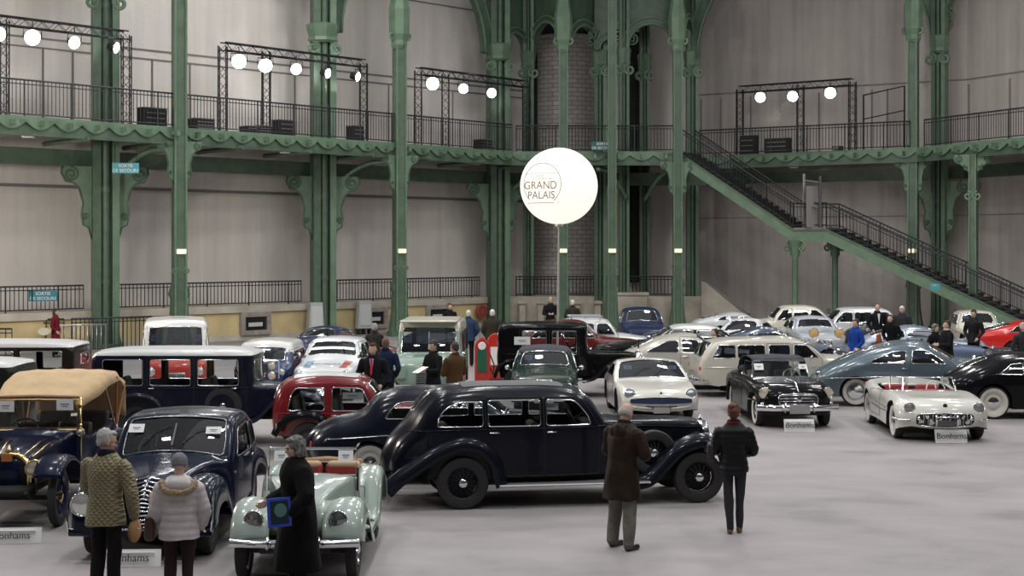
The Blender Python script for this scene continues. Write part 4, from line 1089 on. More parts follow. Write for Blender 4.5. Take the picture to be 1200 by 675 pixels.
def grille(root, sh, z0, z1, t, kind='h', n=5, m=CHROME, back=BLACK, frame=.014, bar=.01, taper=0, r=.05):
    g, sa, sb = patch(root, sh, z0, z1, t, back, 'grille', .004, r, taper=taper)
    if frame: MB().tube([sh.top(p[0], p[1]/K_, .012) for p in topzone(sh, sa, sb, t, r, taper)], frame, 5, True).build('surround', m, g, True)
    b = MB()
    for i in range(n):
        q = (i+.5)/n
        if kind == 'h': b.tube([sh.top(sa+(sb-sa)*q, (t-taper*q)*(-.96+1.92*j/8), .014) for j in range(9)], bar, 4)
        else:
            tt = t*(-1+2*q)*.96; b.tube([sh.top(sa+(sb-sa)*j/4, tt*(1-taper/t*j/4), .014) for j in range(5)], bar, 4)
    b.build('bars', m, g, True); return g
def topedge(sh, sa, sb):
    return sa, sb
def SX(sh, x, zmin):       # arc length where the upper silhouette passes x
    for i in range(len(sh.T)-1):
        a, b = sh.T[i], sh.T[i+1]
        if a[1] > zmin and (a[0]-x)*(b[0]-x) <= 0 and a[0] != b[0]: return sh.L[i]+(sh.L[i+1]-sh.L[i])*(x-a[0])/(b[0]-a[0])
    return sh.L[-1]/2
def place_side(root, rear, front, ty, xf, side, xr=0):
    """near wheels stand on the two floor points; side -1 when the right-hand side faces the viewer"""
    d = (front-rear); d.normalize(); n = Vector((-d.y, d.x, 0)); c = front-n*(side*ty)
    place(root, c, math.atan2(d.y, d.x), xf)
def interior(root, x0, x1, hw, zf, m=LEATHER_K, rows=((.0),), dash=None, zs=None, wheel_x=None, left=True, top=.6):
    for x in rows:
        for s in (-1, 1): seat(root, x, s*hw*.5, zf, m, hw*.85, top)
    if dash: rbox('dashboard', (dash[0], 0, dash[1]), (.16, hw*1.75, .16), mat('dash_dark', (.03, .03, .032), .5), root, .04)
    if wheel_x: swheel(root, wheel_x[0], (hw*.5 if left else -hw*.5), wheel_x[1])
def tail_lamp(root, p, r=.04):
    MB().ball((0, 0, 0), (r*.6, r, r*1.3), 10).build('tail_lamp', RLENS, root, True, loc=p)
def running_board(root, x0, x1, y0, y1, z, m):
    for s in (1, -1):
        b = MB().box(((x0+x1)/2, s*(y0+y1)/2, z), (x1-x0, y1-y0, .04)).build('running_board', m, root); bevel(b, .01)
        MB().tube([(x0, s*(y1+.005), z), (x1, s*(y1+.005), z)], .012, 5).build('edge_strip', CHROME, b)
def radiator(root, x, z0, z1, hw, m=CHROME, core=BLACK, depth=.12, bars='v', n=14, rake=0, cap=True, peak=0, round_=.12, barm=None):
    e = bpy.data.objects.new('radiator', None); COL.objects.link(e); e.parent = root; e.location = (x, 0, 0)
    o = dens(rpoly([(-hw*.92, z0), (hw*.92, z0), (hw, z1-.1), (hw*.55, z1+peak*.7), (0, z1+peak), (-hw*.55, z1+peak*.7), (-hw, z1-.1)], round_*.6), .3)
    rows = []
    for s, xo in ((1.0, -depth), (1.0, 0), (.97, .018), (.88, .02), (.86, 0), (.86, -.02)):
        zc = (z0+z1)/2; rows.append([(xo-rake*(p[1]-z0), p[0]*s, zc+(p[1]-zc)*s) for p in o])
    MB().grid(rows, closed=True).build('shell', m, e, True, 40)
    c = MB(); c.add([(-.015-rake*(p[1]-z0), p[0]*.87, (z0+z1)/2+(p[1]-(z0+z1)/2)*.87) for p in o], [tuple(range(len(o)))]); c.build('core', core, e)
    b = MB()
    for i in range(n):
        q = -1+2*(i+.5)/n
        if bars == 'v':
            y = hw*.84*q; b.tube([(0, y, z0+.05), (-rake*(z1-z0)*.8, y, z1-.1)], .005, 4)
        else:
            z = z0+.06+(z1-z0-.14)*(i+.5)/n; b.tube([(-rake*(z-z0), -hw*.84, z), (-rake*(z-z0), hw*.84, z)], .007, 4)
    b.build('slats', barm or m, e, True)
    if cap: MB().lathe([(.035, z1+peak-.01), (.035, z1+peak+.03), (.015, z1+peak+.05), (.012, z1+peak+.09), (.001, z1+peak+.1)], 10).build('filler_cap', m, e, True, loc=(-depth*.4-rake*(z1-z0), 0, 0))
    return e
NAVY = paint('near_black_navy_paint', (.006, .008, .018)); BLK = paint('gloss_black_paint', (.006, .006, .007))
def spec_wheel_cover(root, x, y, z, R, wd, style): return wheel(root, style, R, wd, x, y, z, name='spare_wheel')

# ------------------------------------------------------------ the cars, nearest and largest first
def limousine():
    t = thing('vintage_limousine', 'long black pre-war limousine with six side lights, standing side-on in the centre foreground', 'car')
    P_ = paint('limousine_black_paint', (.006, .007, .013), rough=.22)
    sh = Shape([(-.98, .42), (-1.0, .62), (-.9, .9), (-.66, 1.17), (-.5, 1.42), (-.28, 1.62), (.1, 1.7), (.8, 1.72), (1.45, 1.70), (1.76, 1.62), (1.95, 1.44), (2.12, 1.21, 's'), (2.3, 1.195), (2.9, 1.18), (3.5, 1.15), (3.68, 1.11), (3.76, .98), (3.8, .7), (3.78, .45)],
               [(-1.2, .3), (-.9, .5), (-.5, .66), (0, .73), (.7, .76), (1.6, .75), (2.1, .66), (2.7, .46), (3.3, .36), (3.9, .29)], [(.4, 1), (1.12, 1), (1.4, .96), (1.75, .86)], [(-1, .16), (0, .2), (1.6, .18), (2.1, .1), (4, .1)], [(-1, .12), (-.5, .1), (0, .05), (1.6, .045), (2.0, .1), (2.3, .03), (4, .04)], .38, (), .4)
    wins = [[(-.36, 1.17), (.3, 1.17), (.3, 1.52), (-.08, 1.52, .12), (-.3, 1.38, .1)], [(.38, 1.17), (1.14, 1.17), (1.14, 1.54), (.38, 1.54)], [(1.23, 1.17), (1.9, 1.17), (1.86, 1.3, .08), (1.66, 1.53, .1), (1.23, 1.54)]]
    doors = [[(.34, .45), (1.185, .45), (1.185, 1.585), (.34, 1.585)], [(1.2, .45), (2.02, .45), (2.03, 1.15), (1.75, 1.57, .1), (1.2, 1.585)]]
    S1, S2 = SX(sh, .05, 1), SX(sh, 1.55, 1)
    res, db = body(t, sh, wins, doors, (1.26, 1.6, .88), (1.3, 1.56, .45), P_, trim=CHROME, hood=(SX(sh, 2.25, 1), SX(sh, 3.6, .9), .9))
    spatch(t, sh, S1, S2, .9, mat('roof_fabric_grey', (.10, .10, .105), .7, bump=.3, bscale=120), 'roof_insert', .006, .1)
    handle(sh, db, 0, .47, 1.08, .14); handle(sh, db, 1, 1.3, 1.08, .14)
    sline(t, sh, [(-.8, 1.1), (0, 1.125), (2.1, 1.14), (3.6, 1.06)], .009, P_, 'waist_moulding')
    for s in (1, -1):
        b = MB()
        for i in range(20): b.box((2.55+.045*i, s*(sh.ys([(2.55+.045*i, .85)])[0]+.004), .85), (.012, .012, .28))
        b.build('louvres', P_, t)
    fender(t, [(-1.12, .3), (-.95, .46), (-.72, .62), (-.33, .86), (.05, .97), (.33, .88), (.5, .68), (.56, .45), (.6, .34)], .52, .89, P_, .13, .07, 'rear_wing')
    fender(t, [(2.5, .33), (2.72, .38), (2.92, .56), (3.14, .78), (3.4, .91), (3.62, .93), (3.82, .82), (3.92, .6), (3.94, .48)], .42, .88, P_, .12, .07, 'front_wing')
    running_board(t, .52, 2.75, .55, .88, .33, mat('rubber_mat_grey', (.12, .12, .12), .6))
    b = MB(); b.box((1.6, 0, .37), (3.9, 1.2, .12)); b.box((3.6, 0, .42), (.5, .5, .1)); b.build('chassis', UNDER, t)
    wheels4(t, 'wire-black', .375, .17, 0, 3.5, .76)
    for s in (1, -1): wheel(t, 'wire-black', .34, .16, 2.86, s*.62, .72, name='spare_wheel')
    radiator(t, 3.83, .5, 1.13, .28, CHROME, depth=.1, n=18, rake=.06)
    for s in (1, -1): headlamp(t, (3.78, s*.52, .86), .13, bowl=.22)
    bumper(t, 4.08, .42, .82, .12, .07); bumper(t, -1.2, .42, .75, -.12, .07)
    interior(t, 0, 2, .6, .5, LEATHER_G, (.15, 1.5), (2.0, 1.08), None, (1.82, 1.13))
    card(t, (1.32, -.62, 1.43), .22, .1, -PI/2, 0)
    place_side(t, G(540, 597), G(819, 589), .8, 3.5, -1); return t
limousine()

def navy_saloon():
    t = thing('vintage_saloon', 'dark navy pre-war saloon with chrome V grille, nose to viewer beside the pale roadster', 'car')
    P_ = paint('deep_navy_paint', (.005, .009, .025), rough=.2)
    sh = Shape([(-1.0, .4), (-1.06, .6), (-.9, .9), (-.55, 1.2), (-.1, 1.42), (.5, 1.52), (1.05, 1.51), (1.3, 1.46), (1.55, 1.22), (1.76, .99, 's'), (2.0, 1.01), (2.6, .95), (3.0, .88), (3.22, .75), (3.32, .5), (3.3, .35)],
               [(-1.2, .4), (-.6, .66), (.2, .80), (1.3, .82), (1.7, .76), (2.2, .52), (3.0, .32), (3.4, .16)], [(.3, 1), (.95, 1), (1.5, .88)], [(-1, .2), (1.2, .1), (1.8, .08), (3.4, .1)], [(-1, .1), (0, .05), (1.3, .05), (1.65, .12), (2, .05), (3.0, .06), (3.4, .1)], .38, (), .4)
    wins = [[(-.3, 1.0), (.45, 1.0), (.45, 1.34), (.0, 1.32, .12)], [(.55, 1.0), (1.5, 1.0), (1.25, 1.34, .08), (.55, 1.36)]]
    doors = [[(.5, .42), (1.62, .42), (1.66, .98), (1.3, 1.39, .1), (.5, 1.41)]]
    res, db = body(t, sh, wins, doors, (1.03, 1.46, .98, .05), (1.1, 1.3, .4), P_, trim=mat('dull_chrome', (.35, .36, .38), .25, 1), hood=(SX(sh, 1.9, .9), SX(sh, 3.05, .8), .95), glassm=GLASS, fglass=glass('reflection_tinted_windscreen', (.42, .47, .6), 1, 1.8), win_trim=.009)  # the slate-blue reflection is put into the windscreen tint
    MB().tube([sh.top(sh.findS(1.09), 0, .01), sh.top(sh.findS(1.37), 0, .01)], .014, 5).build('windscreen_divider', CHROME, t)
    handle(sh, db, 0, .65, .92)
    # V grille: horizontal chrome fins on each flank of the nose
    b = MB()
    for i in range(13):
        z = .42+.038*i
        for s in (1, -1): b.tube([fpt(sh, z, 0, .035)]+[fpt(sh, z, s*y, .012) for y in (.05, .09, .13)]+[Vector((fpt(sh, z, .13).x-.10, s*(.18+.05*(i/13)), z))], .012, 5)
    g = b.build('grille', CHROME, t, True); MB().tube([(3.36, 0, .4), (3.36, 0, .62), (3.27, 0, .82), (3.1, 0, .92), (2.4, 0, 1.0), (1.8, 0, 1.06)], .016, 6).build('centre_strip', CHROME, g, True)
    for s in (1, -1):
        b = MB()
        for i in range(6): b.tube([(3.22-.02*i, s*.42, .44+.035*i), (3.12-.02*i, s*.6, .44+.035*i)], .012, 5)
        b.build('side_grille', CHROME, t, True)
    fender(t, [(-1.2, .3), (-1.0, .5), (-.7, .72), (-.2, .86), (.2, .84), (.45, .66), (.55, .45), (.6, .34)], .5, .84, P_, .18, .07, 'rear_wing')
    fender(t, [(1.75, .34), (1.98, .42), (2.2, .62), (2.5, .82), (2.85, .87), (3.15, .82), (3.36, .66), (3.42, .46), (3.4, .36)], .36, .87, P_, .25, .09, 'front_wing')
    running_board(t, .5, 1.95, .55, .84, .33, P_)
    for s in (1, -1): headlamp(t, (3.52, s*.68, .70), .145, bowl=.3, bowlm=P_, tilt=0)
    MB().tube([(3.45, y, .36+.0*abs(y)) for y in (-.85, -.5, 0, .5, .85)], .05, 8).build('bumper', P_, t, True)
    b = MB()
    for s in (1, -1): b.tube([(3.48, s*.85, .36), (3.5, s*.86, .5), (3.42, s*.86, .85)], .014, 5)
    b.build('corner_wire', CHROME, t)
    b = MB(); b.box((1.2, 0, .36), (4.2, 1.3, .1)); b.build('chassis', UNDER, t)
    wheels4(t, 'steelblack', .34, .17, -.0, 2.88, .68)
    interior(t, 0, 2, .6, .45, LEATHER_R, (.1, .85), (1.62, .98), None, None, left=False); swheel(t, 1.25, -.33, 1.06, .22, m=mat('cream_rim', (.55, .5, .38), .4))
    p = sh.top(sh.findS(1.33), -.8, .03); card(t, p, .2, .13, 0, -.7); p = sh.top(sh.findS(1.3), .75, .03); card(t, p, .2, .11, 0, -.7)
    wipers(t, sh, 1.12, (-.6, .2), .45)
    for s in (1, -1): MB().tube(sh.side([(1.8, .98), (1.0, .965), (-.2, .95), (-.8, .85)], s, .01), .014, 5).build('waist_strip', CHROME, t, True)
    place(t, Vector((-4.42, 18.85, 0)), -PI/2, 2.88); return t
navy_saloon()

def pale_roadster():
    t = thing('vintage_roadster', 'small pale grey-green open roadster with luggage and chrome windscreen frame in the near foreground', 'car')
    P_ = paint('pale_green_paint', (.33, .40, .355), rough=.28)
    sh = Shape([(-.55, .4), (-.62, .6), (-.55, .86), (-.35, .92), (.1, .88), (.5, .78), (.8, .8), (1.12, .96), (1.3, .99), (1.7, .96), (2.3, .88), (2.42, .82), (2.48, .55), (2.46, .42)],
               [(-.8, .44), (-.2, .55), (.5, .56), (1.2, .52), (1.8, .36), (2.6, .24)], None, [(-1, .1), (.2, .05), (1, .05), (3, .07)], [(-1, .08), (0, .02), (1, .03), (2, .06), (3, .05)], .4)
    doors = [[(.45, .42), (.98, .42), (1.0, .82), (.5, .74)]]
    Sc0, Sc1 = SX(sh, -.2, .7), SX(sh, 1.05, .7)
    res, db = body(t, sh, [], doors, None, None, P_, cockpit=(Sc0, Sc1, .93), hood=(SX(sh, 1.35, .8), SX(sh, 2.32, .8), .97))
    b = MB()
    b.box((.4, 0, .45), (1.4, .9, .03)); b.build('cockpit_floor', LEATHER_K, t)
    for s in (1, -1): seat(t, .3, s*.24, .45, LEATHER_R, .44, .5, .42)
    MB().tube([(-.28, -.45, .93), (-.32, 0, .96), (-.28, .45, .93)], .05, 8).build('folded_hood', LEATHER_T, t, True)
    for i, (y, l) in enumerate(((-.22, .36), (.25, .42))):
        rbox('seat_back_roll', (.02, y, .93), (.18, l, .13), mat('tan_roll', (.48, .33, .2), .6), t, .05)
    swheel(t, .86, -.24, .88, .18); rbox('dashboard', (1.04, 0, .84), (.06, .94, .2), mat('wood_dash', (.2, .09, .04), .4, coat=.5), t, .02)
    # windscreen
    e = bpy.data.objects.new('windscreen', None); COL.objects.link(e); e.parent = t; e.location = (1.22, 0, 0)
    fr = [(0, -.53, .98), (-.1, -.53, 1.3), (-.1, .53, 1.3), (0, .53, .98)]
    MB().tube(fr, .018, 6, True).build('frame', CHROME, e); MB().add(fr, [(0, 1, 2, 3)]).build('glass', GLASS, e)
    b = MB()
    for s in (1, -1): b.tube([(.0, s*.55, .8), (-.03, s*.55, 1.08)], [.03, .018], 6)
    b.build('stanchions', CHROME, e)
    card(t, (1.18, -.38, 1.22), .18, .13, 0, -.3); card(t, (1.18, .4, 1.22), .18, .13, 0, -.3)
    fender(t, [(-.62, .38), (-.6, .55), (-.42, .76), (-.1, .88), (.2, .82), (.42, .58), (.6, .38), (.8, .34)], .42, .76, P_, .07, .05, 'rear_wing')
    fender(t, [(1.2, .34), (1.5, .42), (1.75, .62), (2.0, .76), (2.25, .82), (2.5, .76), (2.66, .6), (2.7, .47)], lambda u: .3, .76, P_, .16, .07, 'front_wing')
    running_board(t, .7, 1.35, .45, .74, .34, P_)
    b = MB()
    for s in (1, -1):
        b.box((2.48, s*.38, .56), (.3, .3, .3))
    radiator(t, 2.52, .42, .88, .2, P_, mat('radiator_core', (.05, .05, .05), .5), .08, n=16, rake=.12, barm=CHROME)
    for s in (1, -1):
        o = MB().grid([[(x, s*(.2+.3*q), zz) for q in (0, .33, .66, 1)] for x, zz in ((2.5, .5), (2.56, .62), (2.5, .78), (2.3, .86))]).build('valance', P_, t, True); so = o.modifiers.new('thickness', 'SOLIDIFY'); so.thickness = .015
        headlamp(t, (2.68, s*.47, .70), .115, mat('dark_headlamp_lens', (.22, .22, .22), .08, .6, 1), bowl=.26, bowlm=P_)
    bumper(t, 2.86, .46, .72, .08, .09, guards=(.28,)); bumper(t, -.8, .46, .7, -.08, .08)
    plate(t, (2.88, .04, .33), .5, .13, 'CW·97', 0, mat('plate_black', (.02, .02, .02), .5), WHITE, size=.15)
    b = MB()
    for i in range(16): b.box((1.45+.05*i, .42-.012*i, .7), (.015, .03, .2)); b.box((1.45+.05*i, -.42+.012*i, .7), (.015, .03, .2))
    b.build('louvres', P_, t)
    b = MB(); b.box((1.0, 0, .38), (3.4, .8, .1)); b.box((2.5, 0, .36), (.3, 1.2, .06)); b.build('chassis', UNDER, t)
    wheels4(t, 'wire', .33, .13, 0, 2.4, .62)
    place(t, Vector((-2.42, 17.45, 0)), -PI/2, 2.4); return t
pale_roadster()

def tourer():
    t = thing('vintage_tourer', 'veteran open tourer with raised beige canvas hood and brass fittings at the left edge', 'car')
    P_ = paint('dark_royal_blue_paint', (.005, .009, .028), rough=.25); CAN = mat('beige_canvas', (.50, .36, .2), .85, bump=.35, bscale=8, noise=.08)
    WOOD = mat('varnished_wood', (.3, .13, .05), .4, coat=.5)
    sh = Shape([(-.95, .5), (-.98, .8), (-.85, 1.02), (-.2, 1.0), (.5, 1.0), (1.0, 1.0), (1.35, 1.1), (1.5, 1.13), (1.6, 1.06), (2.7, .93), (2.8, .85), (2.8, .55)],
               [(-1.2, .6), (0, .66), (1.0, .64), (1.5, .58), (1.7, .42), (2.9, .3)], None, [(-1, .1), (1.5, .06), (3, .14)], [(-1, .05), (1.5, .04), (2.7, .07), (3, .03)], .5)
    res, db = body(t, sh, [], [[(.2, .5), (.8, .5), (.8, .96), (.2, .96)]], None, None, P_, cockpit=(SX(sh, -.7, .7), SX(sh, 1.2, .7), .95), hood=(SX(sh, 1.65, .8), SX(sh, 2.7, .8), .92))
    MB().box((.2, 0, .55), (2.1, 1.1, .03)).build('cockpit_floor', UNDER, t)
    for s in (1, -1): seat(t, .75, s*.3, .62, LEATHER_K, .5, .5, .5); seat(t, -.35, s*.3, .62, LEATHER_K, .5, .55, .5)
    swheel(t, 1.1, -.28, 1.05, .22); rbox('scuttle_board', (1.38, 0, 1.08), (.05, 1.1, .16), WOOD, t, .015)
    # hood: sagging canvas over bows
    bows = [(1.5, 1.61, .62), (1.25, 1.66, .68), (.8, 1.76, .74), (.15, 1.86, .76), (-.6, 1.82, .76), (-.95, 1.66, .74), (-1.05, 1.45, .72), (-1.08, 1.1, .68)]
    rows = []
    cs = crom([(b_[0], b_[1]) for b_ in bows], .12)
    wk = key([(-1.2, .7), (-.6, .76), (.75, .76), (1.5, .6)])
    for i, (x, z) in enumerate(cs):
        wv = wk(x); sag = .012*math.sin(i*1.4); row = []
        for j in range(17):
            q = -1+j/8; dz = 0; y = q*wv
            dz = -.02*abs(q)**2-(.16 if x > -.9 else .02)*max(0, (abs(q)-.86)/.14)**1.3
            if x < -.8: nx = -.06*(1-q*q)
            else: nx = 0
            row.append((x+nx, y*(1-.0*abs(q)), z+dz+sag*(1-abs(q))+.008*math.sin(j*1.9+i)))
        rows.append(row)
    o = MB().grid(rows).build('canvas_hood', CAN, t, True); so = o.modifiers.new('thickness', 'SOLIDIFY'); so.thickness = .012
    rim = [(1.51, y, 1.62-.02*abs(y)) for y in (-.62, -.3, 0, .3, .62)]; MB().tube(rim, .022, 6).build('front_bow', WOOD, o)
    for s in (1, -1):
        MB().tube([(.45, s*.72, 1.72), (-.35, s*.7, 1.0)], .018, 6).build('hood_stay', WOOD, t)
        MB().tube([(-.3, s*.74, 1.75), (-.45, s*.7, 1.0)], .022, 6).build('hood_stay', WOOD, t)
        MB().tube([(-.95, s*.72, 1.6), (-.5, s*.7, 1.0)], .018, 6).build('hood_stay', WOOD, t)
    e = bpy.data.objects.new('windscreen', None); COL.objects.link(e); e.parent = t; e.location = (1.48, 0, 0)
    fr = [(0, -.6, 1.13), (0.02, -.6, 1.57), (0.02, .6, 1.57), (0, .6, 1.13)]
    MB().tube(fr, .02, 6, True).build('frame', BRASS, e); MB().add(fr, [(0, 1, 2, 3)]).build('glass', GLASS, e)
    for s in (1, -1):
        b = MB(); b.tube([(0, s*.63, .7), (0, s*.63, 1.6)], .018, 6); b.ball((0, s*.63, 1.48), .035, 8); b.ball((0, s*.63, 1.2), .03, 8); b.build('post', BRASS, e, True)
    card(t, (1.53, -.42, 1.48), .24, .16, 0, 0); card(t, (1.53, .42, 1.5), .24, .16, 0, 0)
    radiator(t, 2.82, .45, .93, .3, BRASS, mat('honeycomb_core', (.02, .02, .02), .4), .1, n=20, peak=.06, barm=BLACK)
    MB().box((2.9, 0, .93), (.02, .14, .1)).build('badge', mat('red_gold_badge', (.5, .2, .05), .3, .6), t)
    sp = bpy.data.objects.new('bonnet_trim', None)
    b = MB()
    for s in (1, -1):
        for k in (0, 1):
            xs = [(2.72, .3), (2.1, .34), (1.75, .36)]; b.tube([(x, s*(y-.12*k), 1.0+.02*k+(.02 if x < 2.2 else -.08)) for x, y in xs], .01, 5)
    b.build('bonnet_trim', BRASS, t, True)
    for s in (1, -1):
        headlamp(t, (2.96, s*.38, .79), .125, mat('brass_lamp_lens', (.6, .55, .4), .1, .4, 1), BRASS, .2)
        MB().tube([(2.85, s*.38, .45), (2.87, s*.38, .68)], .018, 6).build('lamp_bracket', BRASS, t)
        headlamp(t, (1.62, s*.66, 1.12), .06, LENS, BRASS, .12, 'scuttle_lamp')
    fender(t, [(-.95, .55), (-.75, .78), (-.4, .92), (.0, .93), (.35, .82), (.55, .56), (.75, .42)], .52, .84, P_, .05, .03, 'rear_wing')
    fender(t, [(1.55, .4), (1.8, .46), (2.05, .66), (2.4, .86), (2.8, .92), (3.1, .84), (3.25, .7)], .44, .82, P_, .05, .03, 'front_wing')
    running_board(t, .7, 1.6, .5, .82, .4, UNDER)
    b = MB(); b.box((1.2, 0, .5), (4.0, .7, .1)); 
    for s in (1, -1): b.tube([(2.6, s*.35, .5), (3.0, s*.35, .42), (3.25, s*.35, .5)], .03, 6)
    b.tube([(2.8, -.62, .38), (2.8, .62, .38)], .035, 6); b.build('chassis', UNDER, t, True)
    wheels4(t, 'artillery', .39, .12, -.1, 2.8, .66)
    place(t, Vector((-6.78, 20.7, 0)), -PI/2+.03, 2.8); return t
tourer()

def box_saloon(name, label, paintm, roofm, at, yaw, H=1.85, L=0, wb=3.3, spare=False, hoodlen=1.5, width=.8, cab=(-.95, 2.0), wheels='steelblack', hoodm=None, extra=None, w0off=.16, zb=1.10):
    """upright saloon of the twenties"""
    t = thing('vintage_saloon' if name is None else name, label, 'car'); x0, x1 = cab; z2 = H-.06
    sh = Shape([(x0+.05, .5), (x0-.02, .9), (x0, 1.3), (x0+.01, z2-.08), (x0+.06, z2, 's'), (x0+.4, H-.02), ((x0+x1)/2, H), (x1-.3, H-.02), (x1+.08, z2-.01, 's'), (x1+.06, 1.45), (x1+.1, zb+.02, 's'), (x1+.35, zb+.0), (x1+hoodlen, zb-.06), (x1+hoodlen+.06, zb-.12), (x1+hoodlen+.06, .55)],
               [(x0-.1, width*.95), ((x0+x1)/2, width), (x1, width*.93), (x1+.35, width*.68), (x1+hoodlen+.1, width*.38)], [(.5, 1), (z2-.1, .97), (H, .95)], [(-9, .09), (x1, .09), (x1+.3, .08), (9, .1)], [(-9, .045), (x1, .03), (9, .04)], .5)
    n = 3 if w0off < .3 else 2; w0 = x0+w0off; ww = (x1-.12-w0)/n; wins = []; doors = []
    for i in range(n): wins.append([(w0+ww*i+.07, zb+.03), (w0+ww*(i+1)-.07, zb+.03), (w0+ww*(i+1)-.07, z2-.12), (w0+ww*i+.07, z2-.12)])
    for i in ((1, 2) if n == 3 else (0, 1)): doors.append([(w0+ww*i+.01, .52), (w0+ww*(i+1)-.01, .52), (w0+ww*(i+1)-.01, z2-.09), (w0+ww*i+.01, z2-.09)])
    res, db = body(t, sh, wins, doors, (zb+.1, z2-.14, .88), (zb+.2, z2-.2, .5), paintm, roofm, z2-.045, hood=(SX(sh, x1+.4, 1), SX(sh, x1+hoodlen-.05, 1), .95), win_trim=.009)
    handle(sh, db, 0, w0+ww*(n-1.88), 1.08, .1); handle(sh, db, 1, w0+ww*(n-.15), 1.08, .1)
    sline(t, sh, [(x0+.1, zb-.02), (x1, zb-.02)], .012, paintm, 'waist_moulding')
    fender(t, [(-.6, .5), (-.5, .74), (-.25, .93), (.05, .97), (.35, .88), (.55, .6), (.7, .42)], width*.7, width+.12, hoodm or paintm, .05, .04, 'rear_wing')
    xf = wb
    fender(t, [(xf-1.1, .42), (xf-.8, .5), (xf-.5, .78), (xf-.1, .96), (xf+.25, .93), (xf+.48, .72), (xf+.52, .6)], width*.5, width+.1, hoodm or paintm, .05, .04, 'front_wing')
    running_board(t, .6, xf-1.0, width*.75, width+.1, .42, UNDER)
    wheels4(t, wheels, .38, .15, 0, wb, .72)
    radiator(t, x1+hoodlen+.14, .5, zb, width*.38, CHROME, n=18)
    for s in (1, -1): headlamp(t, (x1+hoodlen+.2, s*.5, .88), .13, bowl=.22)
    b = MB(); b.box((wb/2, 0, .5), (wb+.9, .8, .1)); b.build('chassis', UNDER, t)
    bumper(t, x1+hoodlen+.45, .45, .75, .08, .06)
    if spare:
        for s in (1, -1): wheel(t, wheels, .36, .14, spare[0], s*spare[1], spare[2], name='spare_wheel')
    interior(t, x0, x1, .6, .6, LEATHER_G, (x0+.7, x1-.6), (x1-.1, 1.1), None, (x1-.35, 1.18))
    if extra: extra(t, sh)
    place(t, at, yaw, wb if yaw else wb); return t
WROOF = mat('pale_roof_paint', (.62, .63, .62), .35, coat=.4)
# faces left: near side is the left side
box_saloon(None, 'tall dark navy twenties saloon with white roof, side-on behind the beige-hooded tourer', paint('navy_black_paint', (.008, .010, .022)), WROOF, Vector((-4.05, 29.9, 0)), 0, 1.80, wb=3.05, cab=(-.9, 2.1), hoodlen=1.2, spare=(1.62, .74, .74), wheels='wire-black')
box_saloon(None, 'upright dark saloon with white roof, the one behind the navy saloon at the far left', paint('brown_black_paint', (.016, .012, .01)), WROOF, Vector((-13.3, 32.6, 0)), PI, 1.78, wb=3.2, cab=(-1.0, 2.3), hoodlen=1.3)
box_saloon(None, 'dark upright saloon with white roof cut by the left picture edge', paint('dark_green_black_paint', (.012, .016, .012)), WROOF, Vector((-12.45, 27.0, 0)), PI, 1.8, wb=3.0, cab=(-.9, 2.1), hoodlen=1.3)
def hoodlou(t, sh):
    for s in (1, -1):
        b = MB()
        for i in range(18): b.box((2.05+.045*i, s*(sh.ys([(2.05+.045*i, .95)])[0]+.004), .95), (.012, .012, .3))
        b.build('louvres', BLK, t)
    card(t, (.1, -.8, 1.42), .4, .2, -PI/2, 0)
    MB().tube([(3.05, 0, 1.2), (3.05, 0, 1.42)], [.03, .015], 6).build('mascot', CHROME, t)
box_saloon('vintage_limousine', 'tall black twenties limousine with louvred bonnet, behind the small dark green drophead', BLK, BLK, Vector((2.87, 39.1, 0)), -.02, 1.84, wb=2.7, cab=(-.5, 1.65), hoodlen=1.3, w0off=.52, extra=hoodlou)

